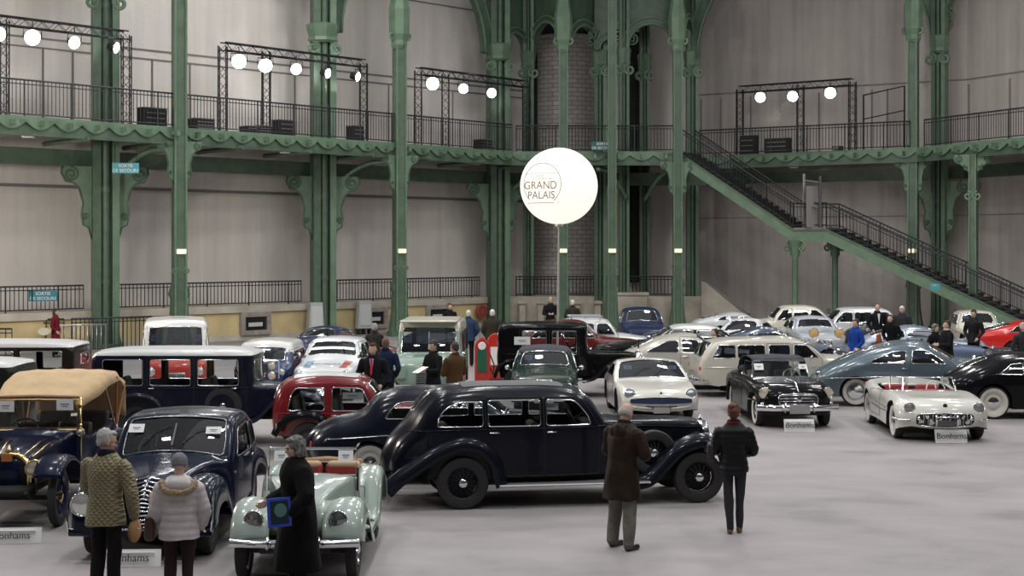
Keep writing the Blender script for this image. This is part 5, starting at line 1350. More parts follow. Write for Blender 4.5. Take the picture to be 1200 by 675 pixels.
def maroon_saloon():
    t = thing('vintage_saloon', 'maroon two-door saloon with rounded rear, behind the dark-haired woman in the black coat', 'car')
    P_ = paint('maroon_paint', (.19, .010, .014), rough=.22)
    sh = Shape([(-.62, .38), (-.67, .6), (-.64, .95), (-.56, 1.2), (-.4, 1.34), (-.1, 1.41), (.6, 1.42), (.98, 1.35), (1.14, 1.15), (1.26, .9, 's'), (1.5, .89), (2.2, .88), (2.6, .8), (2.75, .6), (2.75, .4)],
               [(-.8, .55), (-.4, .64), (.2, .68), (1.1, .66), (1.5, .52), (2.8, .28)], [(.3, 1), (.95, 1), (1.42, .86)], [(-1, .13), (1.1, .1), (1.5, .1), (3, .1)], [(-1, .08), (0, .05), (1.1, .05), (1.3, .1), (1.6, .05), (3, .05)], .38)
    wins = [[(-.38, .84), (.28, .84), (.28, 1.24), (-.28, 1.24, .12)], [(.42, .84), (1.1, .84, .06), (1.08, .98), (.95, 1.24, .1), (.42, 1.25)]]
    res, db = body(t, sh, wins, [[(.34, .4), (1.16, .4), (1.17, .9), (1.0, 1.29, .1), (.34, 1.3)]], (.95, 1.3, .88), (1.0, 1.22, .4), P_, WROOF, 9, trim=CHROME, hood=(SX(sh, 1.5, .8), SX(sh, 2.6, .7), .9))
    spatch(t, sh, SX(sh, -.3, 1), SX(sh, .85, 1), .9, WROOF, 'roof_insert', .006, .1)
    handle(sh, db, 0, .48, .76); sline(t, sh, [(-.55, .79), (1.2, .79)], .01, P_, 'waist_moulding')
    fender(t, [(-.62, .42), (-.52, .6), (-.32, .74), (-.05, .8), (.2, .75), (.38, .58), (.48, .4)], .5, .8, BLK, .08, .05, 'rear_wing')
    fender(t, [(1.4, .34), (1.7, .45), (1.95, .66), (2.25, .78), (2.5, .72), (2.68, .5)], .35, .75, BLK, .08, .05, 'front_wing')
    running_board(t, .45, 1.5, .5, .74, .33, BLK); wheels4(t, 'steelblack', .32, .14, 0, 2.3, .68)
    for s in (1, -1): headlamp(t, (2.6, s*.42, .75), .1, bowl=.18)
    radiator(t, 2.8, .42, .85, .22, n=14); bumper(t, 3.0, .4, .7, .08, .07)
    interior(t, 0, 1, .52, .42, LEATHER_G, (.0, .7), (1.2, .92), None, (1.0, .98)); card(t, (.78, -.6, 1.1), .36, .12, -PI/2, 0)
    place_side(t, G(362, 536), G(513, 536), .6, 2.3, -1); return t
maroon_saloon()

def streamlined():
    t = thing('streamlined_saloon', 'black streamlined fastback with cream whitewall rear wheel, mostly hidden behind the long limousine', 'car')
    P_ = paint('ink_black_paint', (.008, .010, .02), rough=.2)
    sh = Shape([(-.95, .32), (-1.02, .45), (-.92, .72), (-.65, .9), (-.3, 1.0), (-.1, 1.1), (.06, 1.3), (.35, 1.42), (.9, 1.46), (1.5, 1.42), (1.9, 1.2), (2.15, 1.0, 's'), (2.4, .98), (3.2, .9), (3.5, .7), (3.5, .35)],
               [(-1.2, .35), (-.6, .68), (0, .8), (1.6, .8), (2.2, .74), (3.6, .5)], [(.3, 1), (.9, .98), (1.45, .78)], [(-1.4, .3), (0, .25), (1.6, .18), (2.2, .15), (4, .2)], [(-1.4, .15), (0, .06), (1.6, .06), (2, .12), (4, .08)], .25, (.0, 2.9), .37, .33)
    wins = [[(.24, 1.04), (.92, 1.04, .14), (.92, 1.3, .14), (.42, 1.3, .15)], [(1.1, 1.05), (1.95, 1.05), (1.6, 1.34, .1), (1.1, 1.36)]]
    body(t, sh, wins, [[(1.04, .3), (2.0, .3), (2.02, 1.0), (1.66, 1.4, .1), (1.04, 1.42)]], (1.05, 1.36, .9), (1.15, 1.36, .45), P_)
    sline(t, sh, [(-.7, .7), (.2, .78), (2.4, .8)], .01); wheels4(t, 'steelwhite-white', .33, .16, 0, 2.9, .66)
    interior(t, 0, 1, .6, .42, LEATHER_K, (.5, 1.3)); tail_lamp(t, (-.97, .45, .6)); tail_lamp(t, (-.97, -.45, .6))
    place_side(t, G(440, 567), G(648, 567), .67, 2.9, -1); return t
streamlined()

# ---- post-war cars: one table-driven maker
def car(kind, label, top, W, at, yaw, P_, xf, R=.33, V=None, r=.14, crown=((-9, .04), (9, .04)), low=.22, arch=None, wins=(), doors=(), fg=None, rg=None, roofm=None, zroof=9, wheels_='steel-full', ty=None, hood=None, boot=None, side=None, seats=(.2, 1.2), seatm=LEATHER_K, glassm=GLASSD, fglass=None, trim=CHROME, dash=None, extra=None, cockpit=None, xr=0, wd=.17, sidezone=None, step=.13, hw=.55, steer=0):
    t = thing(kind, label, 'car')
    sh = Shape(top, W, V, r, crown, low, (xr, xf), arch or R+.05, R)
    H = SX(sh, hood[0], .4), SX(sh, hood[1], .4), hood[2]
    res, db = body(t, sh, list(wins), list(doors), fg, rg, P_, roofm, zroof, glassm, trim, H, (SX(sh, boot[0], .4), SX(sh, boot[1], .4), boot[2]) if boot else None, (SX(sh, cockpit[0], .4), SX(sh, cockpit[1], .4), cockpit[2]) if cockpit else None, fglass=fglass, step=step, sidezone=sidezone)
    tyy = ty or sh.W(xf)-.14
    for x in (xr, xf):
        for s in (1, -1): wheel(t, wheels_, R, wd, x, s*tyy, steer=steer if x == xf else 0)
    for x in seats:
        for s in (-1, 1): seat(t, x, s*hw*.55, low+.12, seatm, hw*.85, .62)
    if dash: rbox('dashboard', (dash[0], 0, dash[1]), (.16, hw*2, .14), mat('dash_dark', (.03, .03, .032), .5), t, .04); swheel(t, dash[0]-.28, hw*.55, dash[1]+.06)
    if extra: extra(t, sh, db)
    if side: place_side(t, side[0], side[1], tyy, xf, side[2], xr)
    else: place(t, at, yaw, xf)
    return t, sh
D2 = -PI/2

def x_vette(t, sh, db):
    for s in (1, -1):
        p = fpt(sh, .66, s*.63, .0); headlamp(t, (p.x+.05, s*.66, .655), .11, mat('mesh_lens', (.3, .3, .3), .3, .5), bowl=.12, bowlm=MATS['ivory_white_paint'])
        tail_lamp(t, (-1.02, s*.7, .75))
        MB().tube([fpt(sh, .42, s*y, .025) for y in (.66, .72, .80)]+[Vector((2.95, s*.93, .43))], .028, 8).build('quarter_bumper', CHROME, t, True)
        MB().ball((0, 0, 0), (.03, .04, .04), 8).build('indicator', CHROME, t, True, loc=fpt(sh, .46, s*.5, .01))
    g = grille(t, sh, .35, .53, .92, 'v', 13, CHROME, BLACK, .009, .006, r=.09)
    plate(t, fpt(sh, .43, 0, .06), .34, .1, '', m=mat('plate_dark_chrome', (.15, .15, .15), .3, .7))
    b = MB()
    for s in (1, -1): b.tube([(fpt(sh, .5, 0).x+.07, s*.2, .33), (fpt(sh, .5, 0).x+.1, s*.2, .5), (fpt(sh, .5, 0).x+.05, s*.2, .53)], .022, 6)
    b.tube([(fpt(sh, .5, 0).x+.09, -.2, .5), (fpt(sh, .5, 0).x+.09, .2, .5)], .015, 6); b.build('bumper_guard', CHROME, t, True)
    MB().ball((0, 0, 0), (.01, .045, .05), 8).build('badge', mat('black_badge', (.05, .02, .02), .3, .3), t, True, loc=fpt(sh, .63, 0, .01))
    MB().box((.75, 0, .32), (1.5, 1.2, .04)).build('cockpit_floor', LEATHER_R, t)
    for s in (1, -1): seat(t, .62, s*.32, .32, LEATHER_R, .5, .52, .45)
    rbox('dashboard', (1.42, 0, .78), (.2, 1.2, .14), LEATHER_R, t, .06); swheel(t, 1.15, .32, .82, .19, m=WHITE)
    RL = mat('windscreen_arc', (.1, .1, .1))
    arc = [(1.38-.0+.32*math.cos(a)**.8 if math.cos(a) > 0 else 1.38, .68*math.sin(a), 0) for a in np.linspace(-1.5, 1.5, 19)]
    rows = [[(x, y, .84) for x, y, _ in arc], [(x-.14, y*.93, 1.10) for x, y, _ in arc]]
    g = MB().grid(rows).build('windscreen', GLASS, t, True); MB().tube(rows[1]+rows[0][::-1], .010, 6, True).build('frame', CHROME, g, True)
    card(t, (1.5, -.42, 1.03), .2, .12, -.5, -.4); card(t, (1.5, .42, 1.03), .2, .12, .5, -.4)
    o = sline(t, sh, [(.3, .62), (1.0, .56), (2.2, .55)], .012)
    for s in (1, -1):
        MB().tube(sh.side([(2.35, .62), (2.3, .5), (1.4, .46), (.6, .5)], s, .006), .012, 5).build('cove_trim', CHROME, t, True)
    rbox('tonneau', (.0, 0, .83), (.5, 1.2, .06), MATS['ivory_white_paint'], t, .03)
IV = paint('ivory_white_paint', (.62, .61, .555), rough=.28)
car('open_roadster', 'ivory white open roadster with red interior and toothed oval grille at the right', [(-1.02, .3), (-1.12, .5), (-1.05, .74), (-.85, .86), (-.3, .88), (.2, .86), (.9, .8), (1.5, .84), (2.0, .86), (2.6, .83), (2.98, .77), (3.2, .64), (3.27, .48), (3.2, .3)],
    [(-1.2, .6), (-.6, .82), (.2, .88), (1.2, .86), (2.4, .91), (2.9, .9), (3.3, .80)], Vector((8.36, 30.25, 0)), D2-.04, IV, 2.59, .34, None, [(-1.2, .25), (.5, .12), (1.5, .12), (2.6, .22), (3.3, .2)], [(-1.2, .1), (0, -.01), (1.5, .0), (2.4, -.03), (2.9, .03), (3.3, .13)], .22, .40, doors=[[(.45, .3), (1.32, .3), (1.36, .82), (.45, .79)]], hood=(1.75, 2.95, .75), boot=(-.85, -.3, .8), cockpit=(.12, 1.5, .93), seats=(), seatm=LEATHER_R, wheels_='steelwhite-full', extra=x_vette, hw=.55)
floor_sign(G(1115, 519), .05, 'Bonhams', 'white lettered floor card before the ivory white open roadster')

BLK2 = BLK
def x_borg(t, sh, db):
    for s in (1, -1):
        headlamp(t, (fpt(sh, .74, s*.66).x+.03, s*.66, .73), .12, mat('cream_lens', (.7, .65, .5), .1, .4, 1), bowl=.16, bowlm=BLK)
        tail_lamp(t, (-1.15, s*.65, .7))
        MB().tube([Vector((3.1, s*.7, .5)), Vector((3.2, s*.72, .52))], .03, 8).build('indicator', CHROME, t, True)
    grille(t, sh, .50, .69, .92, 'h', 4, CHROME, BLACK, .013, .009, r=.09)
    MB().lathe([(.001, .03), (.06, .02), (.07, 0), (.07, -.02)], 4, None, 'X').build('badge', CHROME, t, loc=fpt(sh, .6, 0, .03))
    MB().tube([sh.top(SX(sh, x, .5), 0, .02) for x in (2.1, 2.5, 2.9, 3.05)]+[fpt(sh, .72, 0, .02)], [.01, .012, .016, .02, .02], 6).build('bonnet_strip', CHROME, t, True)
    bumper(t, 3.42, .44, .86, .2, .12, guards=(.3,)); bumper(t, -1.35, .44, .84, -.2, .12)
    plate(t, (3.46, .0, .42), .42, .18)
    rbox('folded_hood', (-.1, 0, .98), (.7, 1.15, .22), mat('black_hood_cloth', (.012, .014, .025), .7), t, .09)
    MB().box((.75, 0, .32), (1.8, 1.2, .04)).build('cockpit_floor', LEATHER_K, t)
    fr = [(1.72, -.62, .93), (1.46, -.56, 1.28), (1.46, .56, 1.28), (1.72, .62, .93)]
    g = MB().add(fr, [(0, 1, 2, 3)]).build('windscreen', GLASS, t); MB().tube(fr, .02, 6, True).build('frame', CHROME, g)
    for s in (1, -1):
        fr2 = [(1.6, s*.63, .93), (1.42, s*.58, 1.25), (.75, s*.6, 1.24), (.6, s*.66, .92)]; g = MB().add(fr2, [(0, 1, 2, 3)]).build('side_window', GLASS, t); MB().tube(fr2, .012, 5, True).build('frame', CHROME, g)
        MB().tube(sh.side([(2.9, .55), (2.4, .55)], s, .01), .02, 5).build('side_ornament', CHROME, t)
    rows = [[(x, y*.58, z-.03*abs(y)) for y in np.linspace(-1, 1, 7)] for x, z in ((1.46, 1.3), (1.2, 1.36), (.7, 1.38), (.2, 1.34), (-.15, 1.2), (-.25, 1.0))]
    o = MB().grid(rows).build('soft_top', mat('black_hood_cloth', (.012, .014, .025), .7), t, True); so = o.modifiers.new('thickness', 'SOLIDIFY'); so.thickness = .02
    card(t, (1.62, -.48, 1.16), .2, .16, 0, -.6); card(t, (1.62, .48, 1.16), .18, .12, 0, -.6)
    rbox('dashboard', (1.6, 0, .88), (.16, 1.1, .14), mat('dash_grey', (.3, .29, .27), .5), t, .04); swheel(t, 1.35, .3, .92, .19, m=WHITE); mirror_ext(t, 1.5, .85, 1.0)
car('convertible', 'glossy black convertible with chrome bumper and whitewall tyres, nose to the viewer right of centre', [(-1.25, .32), (-1.32, .55), (-1.2, .78), (-.7, .9), (.0, .93), (.9, .9), (1.6, .92), (2.4, .93), (2.95, .89), (3.2, .78), (3.28, .58), (3.25, .32)],
    [(-1.4, .6), (-.6, .8), (.3, .84), (1.6, .84), (2.6, .83), (3.3, .66)], Vector((5.88, 32.4, 0)), D2+.04, BLK, 2.6, .33, None, [(-1.4, .25), (.5, .13), (1.6, .13), (2.6, .24), (3.4, .22)], [(-1.4, .12), (0, .04), (1.6, .04), (2.4, .0), (2.9, .03), (3.3, .10)], .25, .39, doors=[[(.4, .32), (1.5, .32), (1.52, .9), (.4, .89)]], hood=(1.85, 3.0, .8), cockpit=(.05, 1.6, .9), seats=(.2, .9), seatm=LEATHER_G, wheels_='steelblack-white', extra=x_borg)
floor_sign(G(937, 506), .05, 'Bonhams', 'white lettered floor card before the glossy black convertible')

def x_cosmo(t, sh, db):
    DL = mat('faired_lens', (.35, .38, .42), .12, .5, 1)
    for s in (1, -1):
        headlamp(t, (fpt(sh, .60, s*.66).x+.05, s*.66, .61), .12, DL, bowl=.16, bowlm=IV2, tilt=-.3)
        tail_lamp(t, (-.95, s*.55, .6))
        MB().tube([fpt(sh, .36, s*y, .03) for y in (.2, .35, .6)]+[Vector((2.95, s*.76, .40))], .028, 8).build('front_bumper', mat('pale_bumper', (.5, .49, .44), .25, .3), t, True)
    patch(t, sh, .42, .49, .97, mat('blue_black_intake', (.02, .03, .07), .3), 'air_intake', .022, .03)
    patch(t, sh, .33, .39, .5, BLACK, 'lower_intake', .006, .02)
    plate(t, fpt(sh, .34, 0, .05), .36, .13)
    MB().ball((0, 0, 0), (.012, .03, .03), 8).build('badge', BLACK, t, True, loc=fpt(sh, .55, 0, .008))
    card(t, sh.top(sh.findS(1.05), -.7, -.05), .18, .13, 0, -.9); card(t, sh.top(sh.findS(1.05), .75, -.05), .16, .12, 0, -.9); wipers(t, sh, .86)
IV2 = paint('warm_white_paint', (.60, .59, .53), rough=.28)
car('sports_coupe', 'low white sports coupe with round faired headlamps, nose to viewer behind the brown-coated man', [(-1.0, .3), (-1.12, .5), (-1.0, .72), (-.5, .8), (-.1, .9), (.25, 1.08), (.6, 1.17), (.95, 1.16), (1.15, 1.1), (1.7, .79, 's'), (2.2, .77), (2.7, .69), (2.98, .58), (3.08, .45), (3.0, .27)],
    [(-1.2, .56), (-.6, .8), (.2, .84), (1.5, .85), (2.5, .86), (3.1, .80)], Vector((3.15, 33.8, 0)), D2+.05, IV2, 2.2, .31, [(.2, 1), (.78, 1), (1.15, .84)], [(-1.2, .2), (0, .12), (1.0, .06), (1.7, .05), (2.3, .16), (3.1, .12)], [(-1.2, .1), (.5, .05), (1.3, .08), (2, .0), (2.7, .03), (3.1, .12)], .2, .36,
    wins=[[(.05, .86), (1.35, .86), (1.08, 1.07, .05), (.4, 1.08, .08)]], doors=[[(.5, .28), (1.5, .28), (1.5, .83), (.5, .83)]], fg=(.82, 1.13, .96, .04), rg=(.85, 1.08, .7), hood=(1.85, 2.75, .7), seats=(.5,), wheels_='steel', fglass=GLASSB, extra=x_cosmo, hw=.5, dash=(1.25, .82))
floor_sign(G(769, 493), 0, 'Bonhams', 'white floor card under the nose of the low white sports coupe', .55, .12)

# beige fastback, facing right, behind the white coupe
BEI = paint('beige_grey_paint', (.46, .44, .385), rough=.3)
car('fastback_coupe', 'beige-grey rounded fastback coupe, side-on behind the low white sports coupe', [(-1.0, .35), (-1.1, .5), (-.95, .68), (-.6, .86), (-.1, 1.12), (.35, 1.31), (.8, 1.4), (1.25, 1.37), (1.65, 1.18), (1.95, .98, 's'), (2.3, .95), (3.0, .85), (3.25, .65), (3.25, .3)],
    [(-1.2, .4), (-.7, .66), (0, .8), (1.5, .82), (3.3, .62)], None, 0, BEI, 2.6, .33, [(.2, 1), (.9, 1), (1.4, .76)], .2, [(-1.2, .1), (.5, .05), (1.6, .1), (3.3, .08)], .24, .37,
    wins=[[(.02, .98), (.82, .98), (.82, 1.29), (.55, 1.28, .1), (.0, 1.02, .02)], [(.92, .98), (1.72, .98), (1.3, 1.3, .08), (.92, 1.32)]], doors=[[(.86, .3), (1.86, .3), (1.88, .96), (1.38, 1.37, .08), (.86, 1.39)]], fg=(1.04, 1.34, .9), rg=(1.0, 1.28, .5), hood=(2.1, 3.1, .8), side=(G(757, 456), G(873, 456), -1), extra=lambda t, sh, db: (handle(sh, db, 0, 1.0, .88), tail_lamp(t, (-1.05, -.4, .6)), bumper(t, -1.2, .42, .7, -.15, .09)))
# cream estate
CRE = paint('cream_paint', (.52, .50, .43), rough=.3)
def x_est(t, sh, db):
    handle(sh, db, 0, .55, .83); handle(sh, db, 1, 1.38, .83); bumper(t, -1.12, .42, .78, -.2, .11, guards=(.35,)); bumper(t, 3.35, .42, .78, .15, .1); sline(t, sh, [(-.9, .75), (3.1, .75)], .008)
    for s in (1, -1): headlamp(t, (3.2, s*.6, .68), .1); tail_lamp(t, (-1.02, s*.68, .72), .06); mirror_ext(t, 1.75, s*.9, 1.0)
    grille(t, sh, .5, .66, .6, 'h', 6); plate(t, (-1.1, 0, .6), .45, .12, yaw=PI)
car('estate_car', 'cream estate car, side-on behind the glossy black convertible', [(-1.0, .35), (-1.06, .55), (-1.0, .92, 's'), (-.78, 1.24), (-.6, 1.37, 's'), (-.3, 1.42), (.6, 1.44), (1.4, 1.41), (1.7, 1.31), (2.0, 1.12), (2.15, .96, 's'), (2.4, .94), (3.0, .88), (3.2, .78), (3.25, .5), (3.2, .3)],
    [(-1.2, .72), (-.6, .8), (1.0, .82), (2.2, .8), (3.3, .7)], None, 0, CRE, 2.65, .33, [(.2, 1), (.9, 1), (1.45, .84)], [(-1.2, .1), (2, .1), (3.3, .16)], [(-1.2, .04), (.5, .04), (1.7, .08), (3.3, .07)], .25, .38,
    wins=[[(-.72, .98), (-.15, .98), (-.15, 1.30), (-.55, 1.30)], [(-.08, .98), (.6, .98), (.6, 1.30), (-.08, 1.30)], [(.72, .98), (1.24, .98), (1.24, 1.30), (.72, 1.30)], [(1.36, .98), (1.98, .98), (1.68, 1.29, .06), (1.36, 1.30)]], doors=[[(.5, .3), (1.28, .3), (1.28, 1.34), (.66, 1.34), (.66, .95), (.5, .7)], [(1.31, .3), (2.06, .3), (2.06, .96), (1.7, 1.33, .08), (1.31, 1.34)]], fg=(1.02, 1.34, .92), rg=(1.0, 1.32, .85), hood=(2.3, 3.05, .85), side=(G(866, 465), G(988, 464), -1), extra=x_est)
# teal-grey fastback
TEA = paint('slate_teal_paint', (.10, .138, .165), rough=.25, metal=.25)
def x_teal(t, sh, db):
    handle(sh, db, 0, 1.1, .92); sline(t, sh, [(-.7, .66), (.4, .72), (3.0, .76)], .01)
    for s in (1, -1): headlamp(t, (3.45, s*.6, .72), .1); tail_lamp(t, (-1.3, s*.5, .6))
    bumper(t, -1.08, .42, .7, -.15, .1); bumper(t, 3.65, .42, .75, .15, .1)
    MB().tube([sh.top(SX(sh, x, .9), -.8, .01) for x in (.2, .8, 1.4)], .008, 4).build('drip_rail', CHROME, t, True)
car('fastback_saloon', 'large slate-teal fastback saloon with pointed rear side window, side-on behind the ivory roadster', [(-.9, .34), (-.98, .5), (-.88, .68), (-.6, .86), (-.15, 1.1), (.4, 1.33), (1.0, 1.46), (1.55, 1.42), (1.95, 1.25), (2.3, 1.03, 's'), (2.6, 1.02), (3.3, .92), (3.55, .7), (3.55, .3)],
    [(-1.4, .4), (-.8, .7), (0, .84), (1.8, .86), (3.6, .62)], None, 0, TEA, 2.9, .35, [(.2, 1), (1.0, 1), (1.5, .76)], .22, [(-1.3, .12), (.6, .06), (1.8, .12), (3.5, .1)], .24, .39,
    wins=[[(.34, 1.04), (1.1, 1.04), (1.16, 1.33), (.85, 1.31, .1), (.36, 1.1, .03)], [(1.26, 1.04), (2.08, 1.04), (1.64, 1.33, .08), (1.3, 1.34)]], doors=[[(1.2, .3), (2.25, .3), (2.26, 1.01), (1.7, 1.38, .08), (1.24, 1.40)]], fg=(1.08, 1.37, .9), rg=(1.0, 1.28, .5), hood=(2.45, 3.4, .8), side=(G(1007, 476), G(1151, 478), -1), wheels_='steelwhite-full', extra=x_teal, glassm=GLASSD)
# black coupe, right edge, facing left
def x_blk(t, sh, db):
    handle(sh, db, 0, .85, .85); card(t, (.9, -.55, 1.08), .5, .16, -PI/2, 0, m=mat('yellowed_card', (.5, .38, .12), .7))
    for s in (1, -1): headlamp(t, (3.3, s*.55, .7), .12, bowl=.2, bowlm=BLK)
    grille(t, sh, .4, .75, .3, 'v', 9); text('E 770', 'door_number', .1, WHITE, t, (.55, -.812, .62), (PI/2, 0, 0))
car('vintage_coupe', 'glossy black fastback coupe with whitewall rear wheel, cut by the right picture edge', [(-.95, .32), (-1.02, .5), (-.86, .76), (-.45, 1.02), (0, 1.22), (.45, 1.34), (1.0, 1.36), (1.4, 1.25), (1.7, 1.0, 's'), (2.1, .97), (2.6, .96), (3.0, .88), (3.28, .68), (3.34, .45), (3.3, .3)],
    [(-1.2, .4), (-.6, .72), (.2, .8), (1.6, .8), (2.8, .78), (3.4, .5)], None, 0, BLK, 2.7, .36, [(.2, 1), (.95, 1), (1.35, .76)], .24, [(-1.3, .12), (.6, .06), (2.0, .02), (3.3, .14)], .22, .42, wins=[[(.12, .98), (.66, .98), (.66, 1.22), (.42, 1.2, .08)], [(.74, .98), (1.56, .98), (1.25, 1.22, .05), (.74, 1.24)]], doors=[[(.7, .3), (1.64, .3), (1.65, .96), (1.32, 1.28, .08), (.7, 1.3)]], fg=(1.04, 1.3, .9), rg=(1.0, 1.24, .5), hood=(1.9, 3.0, .6), side=(G(1163, 491), G(1308, 491), -1), wheels_='steelwhite-white', extra=x_blk, ty=.7)
def at_px(x, Y): return Vector(((x-600)/FP*Y, Y, 0))
# ------------------------------------------------------------ upright working vehicles
def boxy(kind, label, P_, roofm, at, yaw, L=(-.9, 2.9), H=1.95, wd=.8, wb=2.2, bonnet=.9, zb=1.1, rake=.12, R=.36, zlow=.35, roofz=None, fgt=.93, glassm=GLASSB, wheels_='steel', extra=None, sidewins=3, bz=None, rk=.09, seats=(.6,)):
    x0, x1 = L; xb = x1-bonnet; bz = bz or zb-.02
    top = [(x0, zlow), (x0-.01, 1.0), (x0+.02, H-.16), (x0+.12, H-.04), (x0+.5, H-.005), ((x0+xb)/2, H), (xb-.3, H-.02), (xb-.15, H-.08), (xb-.12, H-.16)]
    top += [(xb+rake*.3, zb+.25), (xb+rake, zb, 's')]
    top += ([(x1-.25, bz-.02), (x1-.08, bz-.06), (x1, bz-.2), (x1+.02, .7), (x1, zlow)] if bonnet > .3 else [(x1-.02, .8), (x1, .6), (x1-.01, zlow)])
    n = sidewins; w0 = x0+.15; ww = (xb-.1-w0)/n
    wins = [[(w0+ww*i+.05, zb+.02), (w0+ww*(i+1)-.05, zb+.02), (w0+ww*(i+1)-.05, H-.24), (w0+ww*i+.05, H-.24)] for i in range(n)]
    doors = [[(w0+ww*(n-1), zlow+.1), (xb+.02, zlow+.1), (xb+.02, H-.18), (w0+ww*(n-1), H-.18)]]
    t, sh = car(kind, label, top, [(x0-.1, wd*.97), (x0+.4, wd), (xb, wd*.98), (x1-.3, wd*.93), (x1+.1, wd*.8)], at, yaw, P_, wb, R, [(zlow, 1), (zb, 1), (H, .92)], rk, [(-9, .03), (xb-.3, .04), (xb+.2, .05), (9, .06)], zlow+.03, R+.06, wins, doors, (zb+.05, H-.15, fgt, .06), (zb+.1, H-.25, .8), roofm, roofz or H-.2, wheels_, fglass=glassm, seats=seats, dash=(xb-.15, zb), hood=(xb+.15, x1-.15, .85) if bonnet > .3 else None, extra=extra) if bonnet > .3 else \
            car_nohood(kind, label, top, [(x0-.1, wd*.97), (x0+.4, wd), (xb, wd*.98), (x1+.1, wd*.9)], at, yaw, P_, wb, R, H, zlow, zb, wins, doors, fgt, roofm, roofz, wheels_, glassm, extra, rk, xb, seats)
    return t, sh
def car_nohood(kind, label, top, W, at, yaw, P_, wb, R, H, zlow, zb, wins, doors, fgt, roofm, roofz, wheels_, glassm, extra, rk, xb, seats):
    t = thing(kind, label, 'van'); sh = Shape(top, W, [(zlow, 1), (zb, 1), (H, .86)], rk, [(-9, .04), (xb-.3, .04), (xb, .1), (9, .14)], zlow+.03, (0, wb), R+.06, R)
    body(t, sh, wins, doors, (zb+.06, H-.2, fgt, .08), (zb+.1, H-.25, .8), P_, roofm, roofz or H-.2, GLASSD, CHROME, fglass=glassm, step=.13)
    wheels4(t, wheels_, R, .18, 0, wb, sh.W(wb)-.14)
    for x in seats:
        for s in (1, -1): seat(t, x, s*.35, .6, LEATHER_K, .5, .6)
    rbox('dashboard', (xb-.12, 0, zb-.02), (.16, 1.2, .14), mat('dash_dark', (.03, .03, .032), .5), t, .04); swheel(t, xb-.4, .35, zb+.06)
    if extra: extra(t, sh, None)
    place(t, at, yaw, wb); return t, sh
REDP = paint('signal_red_paint', (.5, .035, .025)); RWHITE = paint('roof_white_paint', (.72, .72, .69)); RCREAM = paint('roof_cream_paint', (.68, .66, .55))
NV = paint('rally_blue_paint', (.015, .035, .11)); LRG = paint('pale_sea_green_paint', (.27, .38, .31)); 
def two(t, sh, z, m, nm='bumper'):
    pass
def x_van(t, sh, db):
    for s in (1, -1): headlamp(t, (fpt(sh, .85, s*.55).x+.02, s*.55, .85), .1); mirror_ext(t, 1.95, s*.98, 1.25, .08); MB().ball((0, 0, 0), (.03, .04, .04), 8).build('indicator', mat('amber_lens', (.7, .3, .05), .2), t, True, loc=fpt(sh, 1.02, s*.62, .01))
    grille(t, sh, .62, .82, .4, 'h', 5); bumper(t, 2.72, .45, .84, .12, .13, m=CHROME)
    card(t, sh.top(sh.findS(1.62), -.75, -.06), .17, .15, 0, -.2); card(t, sh.top(sh.findS(1.62), .78, -.06), .17, .15, 0, -.2); wipers(t, sh, 1.2)
    MB().ball((0, 0, 0), (.05, .12, .16), 10).build('hanging_pennant', REDP, t, True, loc=(1.85, .02, 1.45))
boxy('vintage_van', 'red van with white roof and big windscreen, nose to viewer before the first column', REDP, RWHITE, Vector((-7.95, 36.3, 0)), D2+.21, (-.8, 2.6), 2.0, .79, 2.1, .55, 1.18, .12, .34, .32, roofz=1.17, extra=x_van, rk=.1, fgt=.95)
def x_mini(t, sh, db):
    for s in (1, -1):
        headlamp(t, (fpt(sh, .68, s*.55).x+.02, s*.53, .68), .09)
        for z in (.62, .86): headlamp(t, (2.72, s*.33, z), .1, mat('cream_rally_lens', (.75, .68, .5), .15, .3, 1), bowl=.1, name='rally_lamp')
        mirror_ext(t, 1.5, s*.82, 1.05)
    grille(t, sh, .5, .72, .35, 'h', 5, mat('dark_grille_bars', (.08, .09, .1), .3, .5)); bumper(t, 2.66, .42, .72, .1, .08)
    plate(t, fpt(sh, .74, 0, .03), .42, .22, '', m=mat('plate_blue_black', (.04, .05, .07), .4))
    MB().tube([(2.68, -.5, .55), (2.72, -.5, .98), (2.72, .5, .98), (2.68, .5, .55)], .02, 6).build('lamp_bar', CHROME, t)
    card(t, sh.top(sh.findS(1.2), .7, -.05), .2, .13, 0, -.5)
boxy('rally_saloon', 'dark blue rally saloon with white roof and four cream extra lamps', NV, RWHITE, Vector((-6.2, 38.2, 0)), D2+.0, (-.55, 2.55), 1.36, .72, 2.05, .85, .88, .3, .27, .25, roofz=1.13, extra=x_mini, sidewins=2, rk=.12, wheels_='steel')
def x_lr(t, sh, db):
    for s in (1, -1):
        headlamp(t, (2.68, s*.58, .8), .09); b = rbox('wing_box', (2.35, s*.62, .86), (.75, .36, .36), LRG, t, .05); mirror_ext(t, 2.3, s*.85, 1.25, .06)
        MB().ball((0, 0, 0), (.03, .035, .035), 8).build('side_lamp', mat('amber_lens', (.7, .3, .05), .2), t, True, loc=(2.74, s*.68, .93))
    grille(t, sh, .55, .85, .35, 'h', 7, mat('grille_grey', (.2, .22, .2), .5)); bumper(t, 2.85, .5, .82, .0001, .14, m=mat('galvanised', (.3, .31, .31), .5, .5))
    MB().lathe([(.001, .02), (.07, .015), (.08, 0)], 14, None, 'X').build('oval_badge', BRASS, t, True, loc=fpt(sh, .98, -.02, .02))
    rbox('roof_ventilation_skin', (.75, 0, 1.99), (2.3, 1.36, .05), RCREAM, t, .03)
    card(t, sh.top(sh.findS(1.6), -.75, -.03), .2, .26, 0, -.15); card(t, sh.top(sh.findS(1.66), .78, -.03), .2, .14, 0, -.15); wipers(t, sh, 1.3)
    MB().tube([sh.top(sh.findS(1.3), 0, .01), sh.top(sh.findS(1.72), 0, .01)], .012, 4).build('windscreen_bar', LRG, t)
